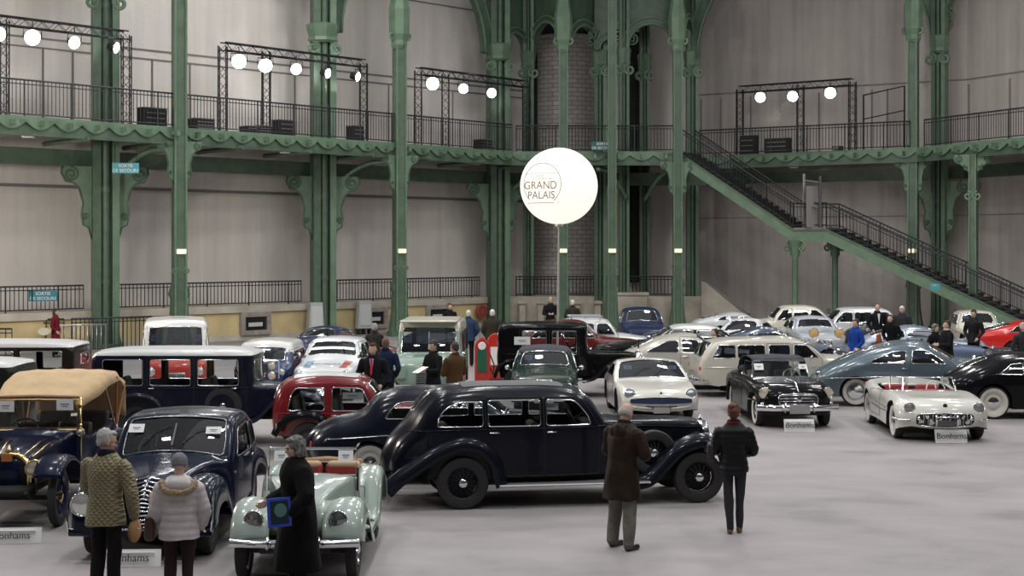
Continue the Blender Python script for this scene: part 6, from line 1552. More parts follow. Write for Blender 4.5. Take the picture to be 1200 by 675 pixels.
boxy('off_road_vehicle', 'pale sea-green off-road vehicle with cream roof, nose to the viewer behind two men reading', LRG, RCREAM, Vector((-2.0, 36.1, 0)), D2-.03, (-1.0, 2.62), 1.98, .8, 2.25, 1.0, 1.18, .1, .37, .38, roofz=1.74, extra=x_lr, rk=.07)

t = thing('fuel_dispenser', 'slim red and green upright dispenser between off-road vehicle and tall black limousine', 'dispenser', at_px(565, 41.5))
o = MB().prism(rpoly([(-.2, .1), (.2, .1), (.2, 1.15), (0, 1.35), (-.2, 1.15)], .08), -.15, .15, 'Y').build('cabinet', REDP, t); bevel(o, .02)
MB().box((0, -.16, .7), (.26, .03, .6)).build('front_panel', mat('bottle_green_panel', (.02, .12, .07), .35), t); MB().lathe([(.001, -.02), (.1, -.02), (.11, 0)], 16, None, 'Y').build('dial', WHITE, t, loc=(0, -.17, 1.1))
MB().box((0, 0, .05), (.5, .4, .1)).build('base', BLACK, t); MB().tube([(.2, -.05, .9), (.32, -.08, .6), (.3, -.1, .3), (.22, -.12, .5)], .02, 6).build('hose', BLACK, t)
t = thing('fuel_dispenser', 'second slim red dispenser, left of the tall black limousine tail', 'dispenser', at_px(580, 42.6))
o = MB().prism(rpoly([(-.2, .1), (.2, .1), (.2, 1.25), (0, 1.4), (-.2, 1.25)], .08), -.15, .15, 'Y').build('cabinet', REDP, t); bevel(o, .02)
MB().box((0, -.16, .75), (.24, .03, .5)).build('front_panel', WHITE, t); MB().box((0, 0, .05), (.5, .4, .1)).build('base', BLACK, t)
q = px_(559)+nL*.2; t = thing('hose_reel', 'round red hose reel on the yellow base wall left of the balloon', 'reel', (q.x, q.y, .75), yl)
MB().lathe([(.001, -.12), (.32, -.12), (.34, -.1), (.34, .02), (.001, .02)], 20, None, 'Y').build('drum', mat('dull_red', (.3, .06, .04), .5), t, True, 40); MB().lathe([(.2, -.14), (.22, -.13), (.2, -.12)], 20, None, 'Y').build('hub_ring', BLACK, t)
# ---- smaller and farther cars
def profile_saloon(H=1.5, L=(-1.1, 3.2), zh=.9, zt=.9, x_ws=(1.7, 1.25), x_rw=(-.55, -.1)):
    x0, x1 = L
    return [(x0+.05, .32), (x0-.02, .5), (x0+.06, zt-.08), (x0+.35, zt), (x_rw[0], zt+.03), (x_rw[1], H-.1), (x_rw[1]+.35, H-.01), ((x_rw[1]+x_ws[1])/2+.1, H), (x_ws[1]-.15, H-.03), (x_ws[1], H-.1), (x_ws[0], zh+.03, 's'), (x_ws[0]+.4, zh), (x1-.3, zh-.06), (x1-.04, zh-.18), (x1+.02, .55), (x1-.03, .3)]
def saloon(label, P_, at, yaw, H=1.5, L=(-1.1, 3.2), zh=.9, zt=.9, x_ws=(1.75, 1.3), x_rw=(-.6, -.15), wd=.8, wb=2.6, roofm=None, kind='saloon_car', lens=LENS, gk='h', gn=5, gt=.5, extra=None, glassm=GLASSD, wst='steel-full', seatm=LEATHER_G, side=None, cards=False, posts=1, R=.32, V=.8, gz=(.48, .66), fg_t=.92):
    zc = max(zh, zt)+.06; a, b = x_rw[0]+.18, x_ws[0]-.12; a2, b2 = x_rw[1]+.1, x_ws[1]-.05; zt2 = H-.13
    lx = lambda z, p, q: p+(q-p)*(z-zc)/(zt2-zc)
    wins = []; doors = []
    m = [(a+b)/2+.0] if posts == 1 else [a+(b-a)*.36, a+(b-a)*.68]
    cuts = [None]+m+[None]
    for i in range(len(cuts)-1):
        l0, l1 = (a, a2) if i == 0 else (cuts[i]+.04, cuts[i]+.04); r0, r1 = (b, b2) if i == len(cuts)-2 else (cuts[i+1]-.04, cuts[i+1]-.04)
        wins.append([(l0, zc), (r0, zc), (r1, zt2, .08), (l1, zt2, .1)])
    doors.append([(m[-1], .3), (b+.1, .3), (b+.12, zc-.02), (b2+.05, zt2+.05, .08), (m[-1], zt2+.06)])
    def ex(t, sh, db):
        for s in (1, -1): headlamp(t, (fpt(sh, .66, s*wd*.74).x+.02, s*wd*.74, .67), .095, lens, bowl=.08, bowlm=P_); tail_lamp(t, (L[0]+.04, s*wd*.8, .65))
        grille(t, sh, gz[0], gz[1], gt, gk, gn); bumper(t, L[1]+.1, .42, wd*.98, .2, .1); bumper(t, L[0]-.1, .42, wd*.98, -.2, .1); plate(t, (L[1]+.14, 0, .4), .42, .12); handle(sh, db, 0, m[-1]+.14, zc-.1)
        sline(t, sh, [(L[0]+.25, .72), (L[1]-.35, .72)], .009)
        if cards: card(t, sh.top(sh.findS(H-.2), -.7, -.05), .18, .13, 0, -.6)
        if extra: extra(t, sh, db)
    return car(kind, label, profile_saloon(H, L, zh, zt, x_ws, x_rw), [(L[0]-.1, wd*.72), (L[0]+.4, wd*.95), (.6, wd), (2, wd), (L[1]-.4, wd*.95), (L[1]+.1, wd*.74)], at, yaw, P_, wb, R, [(.2, 1), (zc-.05, 1), (H, V)], [(-9, .14), (.5, .13), (1.7, .13), (9, .17)], [(-9, .08), (0, .04), (1.3, .05), (1.6, .08), (2.4, .02), (9, .09)], .24, R+.06, wins, doors, (zc+.05, H-.1, fg_t), (zc+.06, H-.12, .75), roofm, H-.1 if roofm else 9, wst, hood=(x_ws[0]+.15, L[1]-.2, .8), boot=(L[0]+.12, x_rw[0]-.05, .75), seats=(.1, 1.0), seatm=seatm, glassm=glassm, extra=ex, side=side, dash=(x_ws[0]-.25, zc-.03))
def sporty(label, P_, at, yaw, H=1.2, L=(-.95, 3.2), zh=.78, zt=.85, x_ws=(1.7, 1.1), x_rw=(-.7, .1), wd=.8, wb=2.4, kind='sports_coupe', lens=LENS, extra=None, glassm=GLASSD, fglass=None, wst='wire', R=.32, arcs=.05, winx=None, side=None, bumpers=True, V=.7, gz=(.36, .5)):
    zc = max(zh, zt)+.05; top = [(L[0]+.06, .32), (L[0], .5), (L[0]+.1, zt-.07), (x_rw[0], zt+.03), (x_rw[1], H-.09), ((x_rw[1]+x_ws[1])/2, H), (x_ws[1], H-.08), (x_ws[0], zh+.02, 's'), (x_ws[0]+.5, zh), (wb, zh+arcs*.6), (L[1]-.4, zh-.08), (L[1]-.1, zh-.22), (L[1]+.02, .48), (L[1]-.06, .28)]
    xw = winx or (x_rw[1]-.25, x_ws[0]-.15)
    wins = [[(xw[0], zc), (xw[0]+.42, zc), (xw[0]+.42, H-.12), (xw[0]+.3, H-.13, .06)], [(xw[0]+.5, zc), (xw[1], zc), (x_ws[1]-.06, H-.13, .06), (xw[0]+.5, H-.12)]]
    def ex(t, sh, db):
        for s in (1, -1): headlamp(t, (fpt(sh, .6, s*wd*.74).x+.02, s*wd*.74, .6), .09, lens, bowl=.1, bowlm=P_); tail_lamp(t, (L[0]+.03, s*wd*.75, .62))
        grille(t, sh, gz[0], gz[1], .5, 'h', 4)
        if bumpers: bumper(t, L[1]+.08, .38, wd*.92, .25, .07); bumper(t, L[0]-.08, .42, wd*.9, -.2, .07)
        handle(sh, db, 0, xw[0]+.65, zc-.1, .1)
        if extra: extra(t, sh, db)
    return car(kind, label, top, [(L[0]-.1, wd*.66), (0, wd), (1.2, wd*.95), (wb, wd), (L[1]+.1, wd*.66)], at, yaw, P_, wb, R, [(.2, 1), (zc-.05, 1), (H, V)], [(-9, .2), (1, .14), (9, .24)], [(-9, .08), (.5, .04), (1.4, .08), (wb, -.01), (9, .1)], .2, R+.05, wins, [[(xw[0]+.46, .28), (xw[1]+.1, .28), (xw[1]+.1, zc-.02), (x_ws[1]-.02, H-.08, .06), (xw[0]+.46, H-.08)]], (zc+.0, H-.09, .92), (zt+.06, H-.1, .7), None, 9, wst, hood=(x_ws[0]+.15, L[1]-.3, .7), seats=(.6,), glassm=glassm, fglass=fglass, extra=ex, side=side, dash=(x_ws[0]-.3, zc-.04), hw=.5)

# dark green small roadster with windscreen, nose to the viewer
BRG = paint('dark_racing_green_paint', (.004, .018, .012), rough=.2)
saloon('small dark green drophead with black hood, nose to viewer behind the long limousine', BRG, Vector((.72, 34.4, 0)), D2-.03, 1.42, (-.9, 2.9), .92, .88, (1.45, 1.15), (-.5, -.2), .74, 2.3, mat('black_hood_cloth', (.012, .014, .025), .7), 'drophead_car', LENS, 'v', 11, .35, extra=lambda t, sh, db: (mirror_ext(t, 1.5, .85, 1.0), mirror_ext(t, 1.5, -.85, 1.0)), glassm=GLASSB, cards=True, wst='wire', gz=(.45, .8), fg_t=.95)
# white rally hatchback
def x_rally(t, sh, db):
    spatch(t, sh, SX(sh, 1.2, 1), SX(sh, .9, 1) if False else SX(sh, 1.2, 1)+.12, .9, WHITE, 'sun_strip', .006, .02)
    s0 = SX(sh, 2.3, .6); o = text('PEUGEOT', 'bonnet_lettering', .17, mat('lettering_navy', (.02, .04, .12), .5), t, (0, 0, 0), (0, 0, 0)); 
    p = sh.top(s0, 0, .02); o.location = p; o.rotation_euler = (.12, 0, PI/2); o.rotation_euler = Euler((0, .1, 0)).to_matrix().to_4x4().to_euler(); o.matrix_local = Matrix.Translation(p) @ Matrix.Rotation(.09, 4, 'Y') @ Matrix.Rotation(PI/2, 4, 'Z')
    m = mat('sky_blue_stripe', (.1, .3, .55), .3, coat=1)
    for s, mm in ((-.7, m), (.72, mat('red_stripe', (.5, .05, .04), .3, coat=1))):
        sa = SX(sh, 1.75, .8); sb = SX(sh, 2.6, .6); e_ = .14
        rows = [[sh.top(sa+(sb-sa)*i/5, s-e_, .006), sh.top(sa+(sb-sa)*i/5, s+e_, .006)] for i in range(6)]; MB().grid(rows).build('bonnet_stripe', mm, t, True)
RLY = paint('rally_white_paint', (.62, .65, .66))
saloon('white rally hatchback with sun strip, blue stripe and bonnet lettering, behind the maroon saloon', RLY, Vector((-4.6, 37.9, 0)), D2-.05, 1.41, (-.75, 2.95), .84, .9, (1.7, 1.0), (-.6, -.35), .79, 2.42, None, 'rally_hatchback', LENS, 'h', 4, .5, extra=x_rally, glassm=GLASSB, cards=True, wst='steel', gz=(.52, .66), fg_t=.95)
MAR = paint('dark_maroon_paint', (.13, .012, .018), rough=.2)
sporty('dark maroon low coupe, side-on behind the white rally hatchback', MAR, Vector((-6.9, 43.1, 0)), PI, 1.3, (-1.3, 3.1), .82, .92, (1.4, .8), (-.9, .0), .82, 2.6, 'sports_coupe')
sporty('dark blue low coupe parked behind the blue rally saloon', paint('ink_blue_paint', (.012, .02, .06)), Vector((-6.3, 47.6, 0)), D2-.2, 1.2, glassm=GLASSB)
# dark red vintage car behind the black limousine
saloon('dark red saloon mostly hidden behind the tall black twenties limousine', paint('oxblood_paint', (.12, .01, .012)), Vector((3.75, 47.3, 0)), .0, 1.5, (-1.2, 3.1), .95, .95, (1.6, 1.2), (-.7, -.2), .8, 2.7, None, wst='steelwhite-full')
# small white car with side windows and roof load
def x_rack(t, sh, db):
    b = MB()
    for x in (0, .45, .9): b.tube([(x, -.6, 1.52), (x, .6, 1.52)], .02, 5)
    for y in (-.6, .6): b.tube([(-.1, y, 1.54), (1.0, y, 1.54)], .02, 5)
    for x in (0, .9):
        for y in (-.6, .6): b.tube([(x, y, 1.4), (x, y, 1.53)], .018, 5)
    b.build('roof_rack', CHROME, t)
WHT = paint('clean_white_paint', (.66, .67, .67))
saloon('small white saloon with roof rack, behind the bonnet of the black twenties limousine', WHT, Vector((4.1, 49.6, 0)), .0, 1.45, (-.9, 2.7), .9, .92, (1.5, 1.2), (-.75, -.35), .74, 2.2, None, extra=x_rack, posts=2)
# dark blue saloon facing
saloon('dark blue saloon with rounded roof, nose to the viewer below the stone plinth', paint('midnight_blue_paint', (.012, .02, .055)), Vector((4.65, 53.8, 0)), D2, 1.55, (-1.0, 2.9), 1.0, .95, (1.5, 1.15), (-.6, -.2), .76, 2.5, None, glassm=GLASSB, gk='v', gt=.4)
# black and white two-tone
saloon('two-tone American saloon, white roof over black finned body, behind the beige fastback', BLK, Vector((2.7, 45.3, 0)), PI-.0, 1.47, (-1.7, 3.3), .95, .98, (1.6, 1.0), (-.95, -.4), .9, 2.95, RWHITE, seatm=LEATHER_R, glassm=GLASS, extra=lambda t, sh, db: [MB().prism([(-1.75, .8), (-.9, .98), (-1.3, 1.08), (-1.85, 1.14)], s*.78-.02, s*.78+.02, 'Y').build('tail_fin', BLK, t) for s in (1, -1)])
# white drop-nose coupe right of it
sporty('white coupe with blue-tinted windscreen behind the cream estate', WHT, Vector((7.3, 50.4, 0)), D2-.35, 1.32, (-1.0, 3.2), .85, .88, (1.5, 1.0), (-.7, 0), .82, 2.5, fglass=GLASSB)
def x_race(t, sh, db):
    text('12', 'race_number', .4, mat('lettering_navy', (.02, .04, .12), .5), t, (.6, -.815, .55), (PI/2, 0, 0)); spatch(t, sh, SX(sh, 2.9, .5)-.0, SX(sh, 1.9, .5), .4, mat('sky_blue_stripe', (.1, .3, .55), .3, coat=1), 'bonnet_stripe') if False else None
sporty('small white racing car with bright blue nose far back by the stone parapet', RLY, Vector((10.4, 61.3, 0)), .1, 1.15, (-1.0, 2.8), wd=.75, wb=2.3, fglass=GLASSB, extra=lambda t, sh, db: rbox('blue_nose_panel', (2.6, 0, .56), (.7, 1.2, .3), mat('racing_blue_paint', (.02, .12, .5), .3, coat=1), t, .1))
# cream and white saloons along the back
CR2 = paint('pale_cream_paint', (.66, .64, .53))
saloon('cream rounded saloon at the back below the stair landing, long bonnet to the left', CR2, Vector((8.7, 58.7, 0)), PI, 1.52, (-1.15, 3.1), .95, .92, (1.5, 1.15), (-.75, -.25), .8, 2.65, None, posts=2)
WH2 = paint('cool_white_paint', (.66, .69, .72))
saloon('white square-cut saloon at the back right of the stair landing posts', WH2, Vector((10.4, 56.6, 0)), PI, 1.52, (-1.7, 3.1), .98, .95, (1.55, 1.15), (-.9, -.6), .88, 2.75, None, posts=2, V=.86)
def x_yl(t, sh, db):
    for s in (1, -1): headlamp(t, (3.28, s*.42, .92), .17, mat('cardboard_lamp_cover', (.62, .4, .16), .7), bowl=.12, name='covered_lamp')
saloon('pale saloon with two tan covered driving lamps, behind the steel blue coupe', paint('pearl_grey_paint', (.40, .43, .46)), Vector((10.4, 51.5, 0)), D2, 1.34, (-1.0, 3.0), .9, .9, (1.5, 1.1), (-.6, -.2), .8, 2.55, extra=x_yl, wst='steel')
saloon('small cream saloon with chrome headlamps at the foot of the stairs', CR2, Vector((16.75, 54.6, 0)), D2-.12, 1.42, (-.9, 2.9), .85, .9, (1.45, 1.1), (-.6, -.25), .76, 2.4, extra=lambda t, sh, db: mirror_ext(t, 1.5, .85, 1.0), glassm=GLASSB, cards=True)
REDF = paint('bright_red_paint', (.6, .018, .015))
sporty('bright red coupe at the right edge under the staircase', REDF, Vector((19.0, 51.6, 0)), 0, 1.27, (-1.3, 3.0), .8, .9, (1.5, 1.0), (-.9, .1), .82, 2.4)
# blue and silver sports cars of the middle right
SBL = paint('steel_blue_paint', (.055, .085, .13), .35); 
sporty('steel blue fastback coupe left of the row, behind the cream estate bonnet', SBL, Vector((9.6, 47.4, 0)), 0, 1.28, (-1.1, 3.1), .74, .82, (1.7, 1.0), (-.9, .1), .83, 2.5, extra=lambda t, sh, db: card(t, (.6, -.5, .95), .3, .2, -PI/2, .9, m=mat('cyan_sheet', (.05, .5, .62), .5)))
LVB = paint('lavender_blue_paint', (.22, .28, .42), .4)
sporty('low lavender-blue sports car behind the slate-teal fastback', LVB, Vector((9.9, 45.3, 0)), PI, 1.0, (-1.6, 2.9), .78, .82, (1.0, .6), (-1.0, -.5), .82, 2.45, 'sports_car')
SIL = paint('silver_blue_paint', (.36, .42, .52), .5)
sporty('silver-blue coupe with large dark side windows behind the slate-teal fastback roof', SIL, Vector((14.6, 48.4, 0)), 0, 1.28, (-1.2, 3.0), .82, .92, (1.6, .9), (-.9, -.1), .84, 2.5)
sporty('dark grey low coupe far back between the white saloon and the right hand column', paint('dark_grey_paint', (.03, .032, .038)), Vector((14.75, 53.35, 0)), 0, 1.2, (-.9, 2.9), .8, .85, (1.6, .9), (-.7, -.1), .8, 2.3)
NV2 = paint('dark_blue_gloss_paint', (.004, .008, .024))
sporty('very dark blue low sports car behind the black coupe at the right', NV2, Vector((13.5, 43.0, 0)), PI, 1.08, (-1.6, 3.0), .84, .84, (.6, .1), (-1.0, -.5), .82, 2.5, 'sports_car')
floor_sign(G(14, 637), .1, 'Bonhams', 'white lettered floor card at the left edge before the beige-hooded tourer', .72, .2)
floor_sign(G(152, 664), .05, 'Bonhams', 'white lettered floor card before the dark navy V-grille saloon', .72, .2)
# ------------------------------------------------------------ people
SKIN = mat('skin', (.52, .33, .25), .55, noise=.08, nscale=20); HAIRG = mat('grey_hair', (.42, .41, .40), .8, bump=.8, bscale=90); HAIRW = mat('white_hair', (.7, .69, .67), .8, bump=.8, bscale=90)
HAIRD = mat('dark_hair', (.03, .022, .018), .6, bump=.8, bscale=90); HAIRB = mat('auburn_hair', (.11, .035, .018), .65, bump=.8, bscale=90); HAIRS = mat('salt_pepper_hair', (.05, .048, .045), .7, bump=1, bscale=60, color2=(.22, .215, .21), nscale=22)
SHOE = mat('black_shoe_leather', (.02, .018, .016), .3); SHOEB = mat('tan_suede_shoe', (.17, .09, .045), .7)
WS = bpy.data.scenes.new('workshop'); WO = bpy.data.objects.new('tmp', bpy.data.meshes.new('tmp')); WS.collection.objects.link(WO)
_r = WO.modifiers.new('r', 'REMESH'); _r.mode = 'VOXEL'; _r.use_smooth_shade = True; _s = WO.modifiers.new('s', 'SMOOTH'); _s.factor = .5
def solid(parts):
    """parts: ('c', p, q, r1, r2) tapered limb; ('e', centre, radii[, rot]) ellipsoid; ('l', [(z, cx, cy, rx, ry), ...]) stacked ellipses"""
    mb = MB()
    for p in parts:
        if p[0] == 'c':
            a, b = Vector(p[1]), Vector(p[2]); r1, r2 = p[3], p[4]; d = (b-a)
            if d.length < 1e-5: continue
            pts = [a-d.normalized()*r1*.7]+[a+d*i/5 for i in range(6)]+[b+d.normalized()*r2*.7]
            rr = [r1*.6]+[r1+(r2-r1)*i/5 for i in range(6)]+[r2*.6]; mb.tube(pts, rr, 12)
        elif p[0] == 'e':
            M = Matrix.Translation(Vector(p[1]))
            if len(p) > 3: M = M @ Euler(p[3]).to_matrix().to_4x4()
            mb.ball((0, 0, 0), p[2], 16, M)
        elif p[0] == 'l':
            rows = [[(cx+rx*math.cos(2*PI*k/28), cy+ry*math.sin(2*PI*k/28), z) for k in range(28)] for z, cx, cy, rx, ry in p[1]]
            o = len(mb.v); mb.grid(rows, closed=True); n = len(rows)
            mb.f.append(tuple(o+k for k in range(28))[::-1]); mb.f.append(tuple(o+(n-1)*28+k for k in range(28)))
    return mb
def remesh(mb, name, m, parent, vox, sm=3, wob=0, ws=6, seed=0):
    me = bpy.data.meshes.new('tmp'); me.from_pydata(mb.v, [], mb.f); b = bmesh.new(); b.from_mesh(me); bmesh.ops.recalc_face_normals(b, faces=b.faces); b.to_mesh(me); b.free()
    o = WO; o.data = me; o.modifiers['r'].voxel_size = vox; o.modifiers['s'].iterations = sm
    WS.view_layers[0].update(); nm = bpy.data.meshes.new_from_object(o.evaluated_get(WS.view_layers[0].depsgraph))
    if wob:
        from mathutils import noise
        n_ = len(nm.vertices); co = np.zeros(n_*3, 'f'); no = np.zeros(n_*3, 'f'); nm.vertices.foreach_get('co', co); nm.vertices.foreach_get('normal', no); co = co.reshape(-1, 3); no = no.reshape(-1, 3)
        am = np.array([noise.noise(Vector((a*ws, b_*ws, c*ws*.45+seed))) for a, b_, c in co.tolist()], 'f'); nm.vertices.foreach_set('co', (co+no*am[:, None]*wob).ravel()); nm.update()
    nm.name = name; nm.materials.clear(); nm.materials.append(m); nm.shade_smooth()
    x = bpy.data.objects.new(name, nm); COL.objects.link(x); x.parent = parent; return x
def fingers(w, d, side, r=.009, curl=.5, up=Vector((0, 0, 1))):
    """palm, four fingers, thumb: w wrist, d direction, side = direction the thumb leaves, palm normal = d x side"""
    d = d.normalized(); s = (side-d*side.dot(d)).normalized(); n = d.cross(s).normalized(); out = []
    out.append(('c', w+d*.01+s*.012, w+d*.085+s*.028, .021, .017)); out.append(('c', w+d*.01-s*.012, w+d*.083-s*.026, .021, .016)); out.append(('c', w+d*.01, w+d*.09, .021, .018))
    for i, L in enumerate((.072, .080, .074, .058)):
        b = w+d*.09+s*(.030-.020*i); a1 = curl*.6; a2 = curl*1.5
        p1 = b+(d*math.cos(a1)+n*math.sin(a1))*L*.5; p2 = p1+(d*math.cos(a2)+n*math.sin(a2))*L*.5
        out += [('c', b, p1, r, r*.92), ('c', p1, p2, r*.9, r*.75)]
    t1 = w+d*.03+s*.03; t2 = t1+(d*.6+s*.8+n*.3).normalized()*.035; t3 = t2+(d*.9+s*.15+n*.5).normalized()*.03
    out += [('c', t1, t2, r*1.2, r*1.05), ('c', t2, t3, r, r*.8)]; return out
def person(label, P, face, h=1.75, coat=None, coatm=None, trm=None, hair='short', hairm=HAIRD, arms=None, near=False, shoe=SHOE, lean=0, hood=None, coatlen=.5, bulk=1.0, turn=0, nod=0, quilt=0, fade=0, trouser_w=1.0, female=False, legs=None, scarf=None, shirt=None, tie=None, glasses=False, beard=False, extra=None, group=None, stride=.0, collar=True):
    """local frame: the person looks along -Y, up is Z; face = rotation about Z"""
    t = thing('person', label, 'person', (P.x, P.y, 0), face, group); k = h/1.75; vox = .0062 if near else .016; vc = .011 if near else .02
    hipz, shz, nkz = .92*k, 1.43*k, 1.50*k; shw = (.185 if female else .205)*k; hw_ = .095*k
    ly = lambda z: -math.sin(lean)*max(0, z-hipz); lz = lambda z: hipz+(z-hipz)*math.cos(lean) if z > hipz else z
    T = lambda x, y, z: Vector((x, y*math.cos(lean)+ly(z), lz(z)-y*math.sin(lean)*-.0))
    # legs
    B = []; TR = []; lw = min(1, trouser_w)*.88
    L = legs or {}
    for s in (1, -1):
        foot = Vector(L.get(s, (s*.10*k, s*stride, 0))); hip = Vector((s*hw_, 0, hipz)); ank = foot+Vector((0, .02*k, .08*k)); kn = (hip+ank)/2+Vector((0, -.03*k-abs(stride)*.1, .03*k))
        B += [('c', hip, kn, .082*k*lw, .055*k*lw), ('c', kn, ank, .056*k*lw, .037*k*lw), ('c', ank, foot+Vector((0, -.10*k, .035*k)), .036*k, .028*k)]
        tw = trouser_w; TR += [('c', hip+Vector((0, 0, .02)), kn, .100*k*tw, .078*k*tw), ('c', kn, ank+Vector((0, 0, -.01)), .077*k*tw, .068*k*tw*(.8 if tw < 1 else 1))]
        sh_ = [('c', foot+Vector((0, .03*k, .045*k)), foot+Vector((0, -.15*k, .03*k)), .044*k, .036*k), ('c', foot+Vector((0, .045*k, .03*k)), foot+Vector((0, -.05*k, .03*k)), .037*k, .038*k), ('c', foot+Vector((0, .03*k, .08*k)), foot+Vector((0, .02*k, .04*k)), .042*k, .04*k)]
        o = remesh(solid(sh_), 'shoe', shoe, t, .011 if near else .018, 2)
    TR.append(('e', (0, 0, hipz+.02), (.172*k, .13*k, .15*k)))
    if trm: remesh(solid(TR), 'trousers', trm, t, vc, 3, .016 if near else .008, 9, 3)
    # torso, neck, head
    B += [('l', [(lz(z*k), 0, (ly(z*k)), rx*k, ry*k) for z, rx, ry in ((.86, .10, .07), (.95, .145, .095), (1.1, .135, .095), (1.3, .165, .11), (1.42, .15, .09), (1.48, .07, .06))])]
    nb = T(0, .01, nkz-.03*k); hc = T(0, -.02*k, 1.635*k); hr = Matrix.Rotation(turn, 4, 'Z') @ Matrix.Rotation(nod, 4, 'X')
    H = lambda x, y, z: hc+(hr @ Vector((x, y, z)))*k
    B.append(('c', nb, H(0, .015, -.05), .056*k, .052*k))
    HE = lambda c, r: ('e', H(*c), tuple(q*k for q in r), (nod, 0, turn))
    B += [HE((0, .012, .02), (.076, .094, .098)), HE((0, -.022, -.045), (.058, .062, .066)), HE((0, -.045, -.085), (.03, .03, .024)), HE((0, -.03, -.02), (.063, .058, .06)), HE((0, -.09, -.018), (.011, .016, .024)), HE((0, -.1, -.032), (.015, .014, .011)),
          HE((.078, .012, -.01), (.009, .019, .03)), HE((-.078, .012, -.01), (.009, .019, .03)), HE((0, -.082, -.058), (.024, .01, .007)), HE((0, -.078, .022), (.045, .012, .008))]
    # arms
    A = arms or {}; SL = []; hands = {}
    for s in (1, -1):
        shd = T(s*shw, .0, shz-.03*k); el, wr = A.get(s, ((s*.27, .03, 1.14), (s*.27, -.06, .90)))
        el, wr = Vector(el)*k, Vector(wr)*k; el = T(*el) if el.z > hipz else el+Vector((0, ly(shz), 0)); wr = T(*wr) if wr.z > hipz else wr+Vector((0, ly(shz), 0))
        B += [('c', shd, el, .05*k, .040*k), ('c', el, wr, .040*k, .027*k)]
        d = (wr-el).normalized(); sd = Vector((-s*.6, -.8, 0)) if abs(d.z) > .5 else Vector((0, 0, 1)); 
        B += fingers(wr, d, sd, .009*k if near else .011*k, .7 if near else .4) if near else [('c', wr, wr+d*.09*k, .026*k, .03*k)]+fingers(wr, d, sd, .010*k, .5)
        hands[s] = (wr, d)
        SL += [('c', shd, el, .070*k*bulk, .062*k*bulk), ('c', el, wr-d*.005, .060*k*bulk, .045*k*bulk)]
    remesh(solid(B), 'body', SKIN, t, vox, 2)
    if near:
        for s in (1, -1): MB().ball(H(s*.029, -.083, .004), .0105*k, 10).build('eye', mat('eye_dark', (.05, .035, .03), .2), t, True)
    # coat or jacket
    if coatm:
        z0 = (hipz/k-coatlen+.02); fl = 1+.5*max(0, coatlen); prof = [(z0, .178*fl, .15*fl), (z0+.3*coatlen, .18*(1+.35*coatlen), .148*(1+.3*coatlen)), (.95, .178, .135), (1.08, .165 if not female else .155, .128), (1.22, .178, .135), (1.34, .195, .135), (1.42, .19, .115), (1.47, .135, .095), (1.52, .085, .078)]
        if coatlen <= .08: prof = [(.84, .17, .13)]+[q for q in prof if q[0] > .9]
        rows = []
        for i in range(40):
            z = prof[0][0]+(prof[-1][0]-prof[0][0])*i/39; rx = float(np.interp(z, [q[0] for q in prof], [q[1] for q in prof])); ry = float(np.interp(z, [q[0] for q in prof], [q[2] for q in prof])); f = 1+(quilt*abs(math.sin(z*PI/.085)) if quilt and z < 1.44 else 0)
            bb = 1+(bulk-1)*.7
            rows.append((lz(z*k), 0, ly(z*k) if z*k > hipz else 0, rx*k*bb*f, ry*k*bb*f))
        cp = [('l', rows)]+SL
        if quilt:
            for s in (1, -1):
                shd = T(s*shw, .0, shz-.03*k); el, wr = A.get(s, ((s*.27, .03, 1.14), (s*.27, -.06, .90))); el, wr = Vector(el)*k, Vector(wr)*k; el = T(*el) if el.z > hipz else el+Vector((0, ly(shz), 0)); wr = T(*wr) if wr.z > hipz else wr+Vector((0, ly(shz), 0))
                for a_, b_, r0, r1 in ((shd, el, .078, .072), (el, wr, .07, .055)):
                    for j in range(4): c_ = a_+(b_-a_)*(j+.5)/4; cp.append(('e', c_, (r0*k*bulk,)*3 if False else ((r0+(r1-r0)*j/3)*k*bulk,)*3))
        co = remesh(solid(cp), coat or 'coat', coatm, t, vc, 3, (.02 if near else .01)*(1 if not quilt else .5), 7, 1)
        if collar:
            cl = [('c', T(.075*math.cos(a)*k, .075*math.sin(a)*k, 1.50*k), T(.08*math.cos(a)*k, .085*math.sin(a)*k, (1.545+.02*math.sin(a))*k), .022*k, .016*k) for a in np.linspace(-.9, PI+.9, 14)]
            remesh(solid(cl), 'collar', coatm if not hood else hood, co, .013 if near else .02, 2)
    # hair
    if hair == 'short': hp = [HE((0, .022, .035), (.084, .097, .095)), HE((0, .07, -.01), (.066, .045, .065))]; cut = (-.045, .03)
    elif hair == 'bald': hp = [HE((0, .075, -.005), (.068, .04, .055)), HE((.06, .035, -.005), (.026, .05, .045)), HE((-.06, .035, -.005), (.026, .05, .045))]
    elif hair == 'bun': hp = [HE((0, .025, .035), (.088, .1, .098)), HE((0, .09, .03), (.066, .06, .062)), HE((.03, .1, .09), (.055, .05, .045)), HE((-.03, .07, .1), (.04, .04, .035)), HE((0, .07, -.02), (.07, .05, .06))]
    elif hair == 'bob': hp = [HE((0, .03, .035), (.097, .108, .103)), HE((0, .07, -.04), (.092, .065, .085)), HE((.07, .03, -.05), (.035, .05, .075)), HE((-.07, .03, -.05), (.035, .05, .075)), HE((0, -.03, .09), (.07, .06, .03))]
    elif hair == 'long': hp = [HE((0, .025, .035), (.088, .102, .1)), HE((0, .075, -.07), (.085, .05, .14)), HE((.065, .03, -.08), (.03, .045, .12)), HE((-.065, .03, -.08), (.03, .045, .12))]
    elif hair == 'beanie': hp = [HE((0, .015, .05), (.095, .108, .10)), HE((0, .015, .02), (.097, .11, .04))]
    if hair == 'short': hp = [HE((0, .042, .05), (.082, .086, .088)), HE((0, .075, 0), (.068, .04, .07)), HE((.055, .03, .02), (.03, .055, .055)), HE((-.055, .03, .02), (.03, .055, .055)), HE((0, -.025, .095), (.06, .05, .024))]
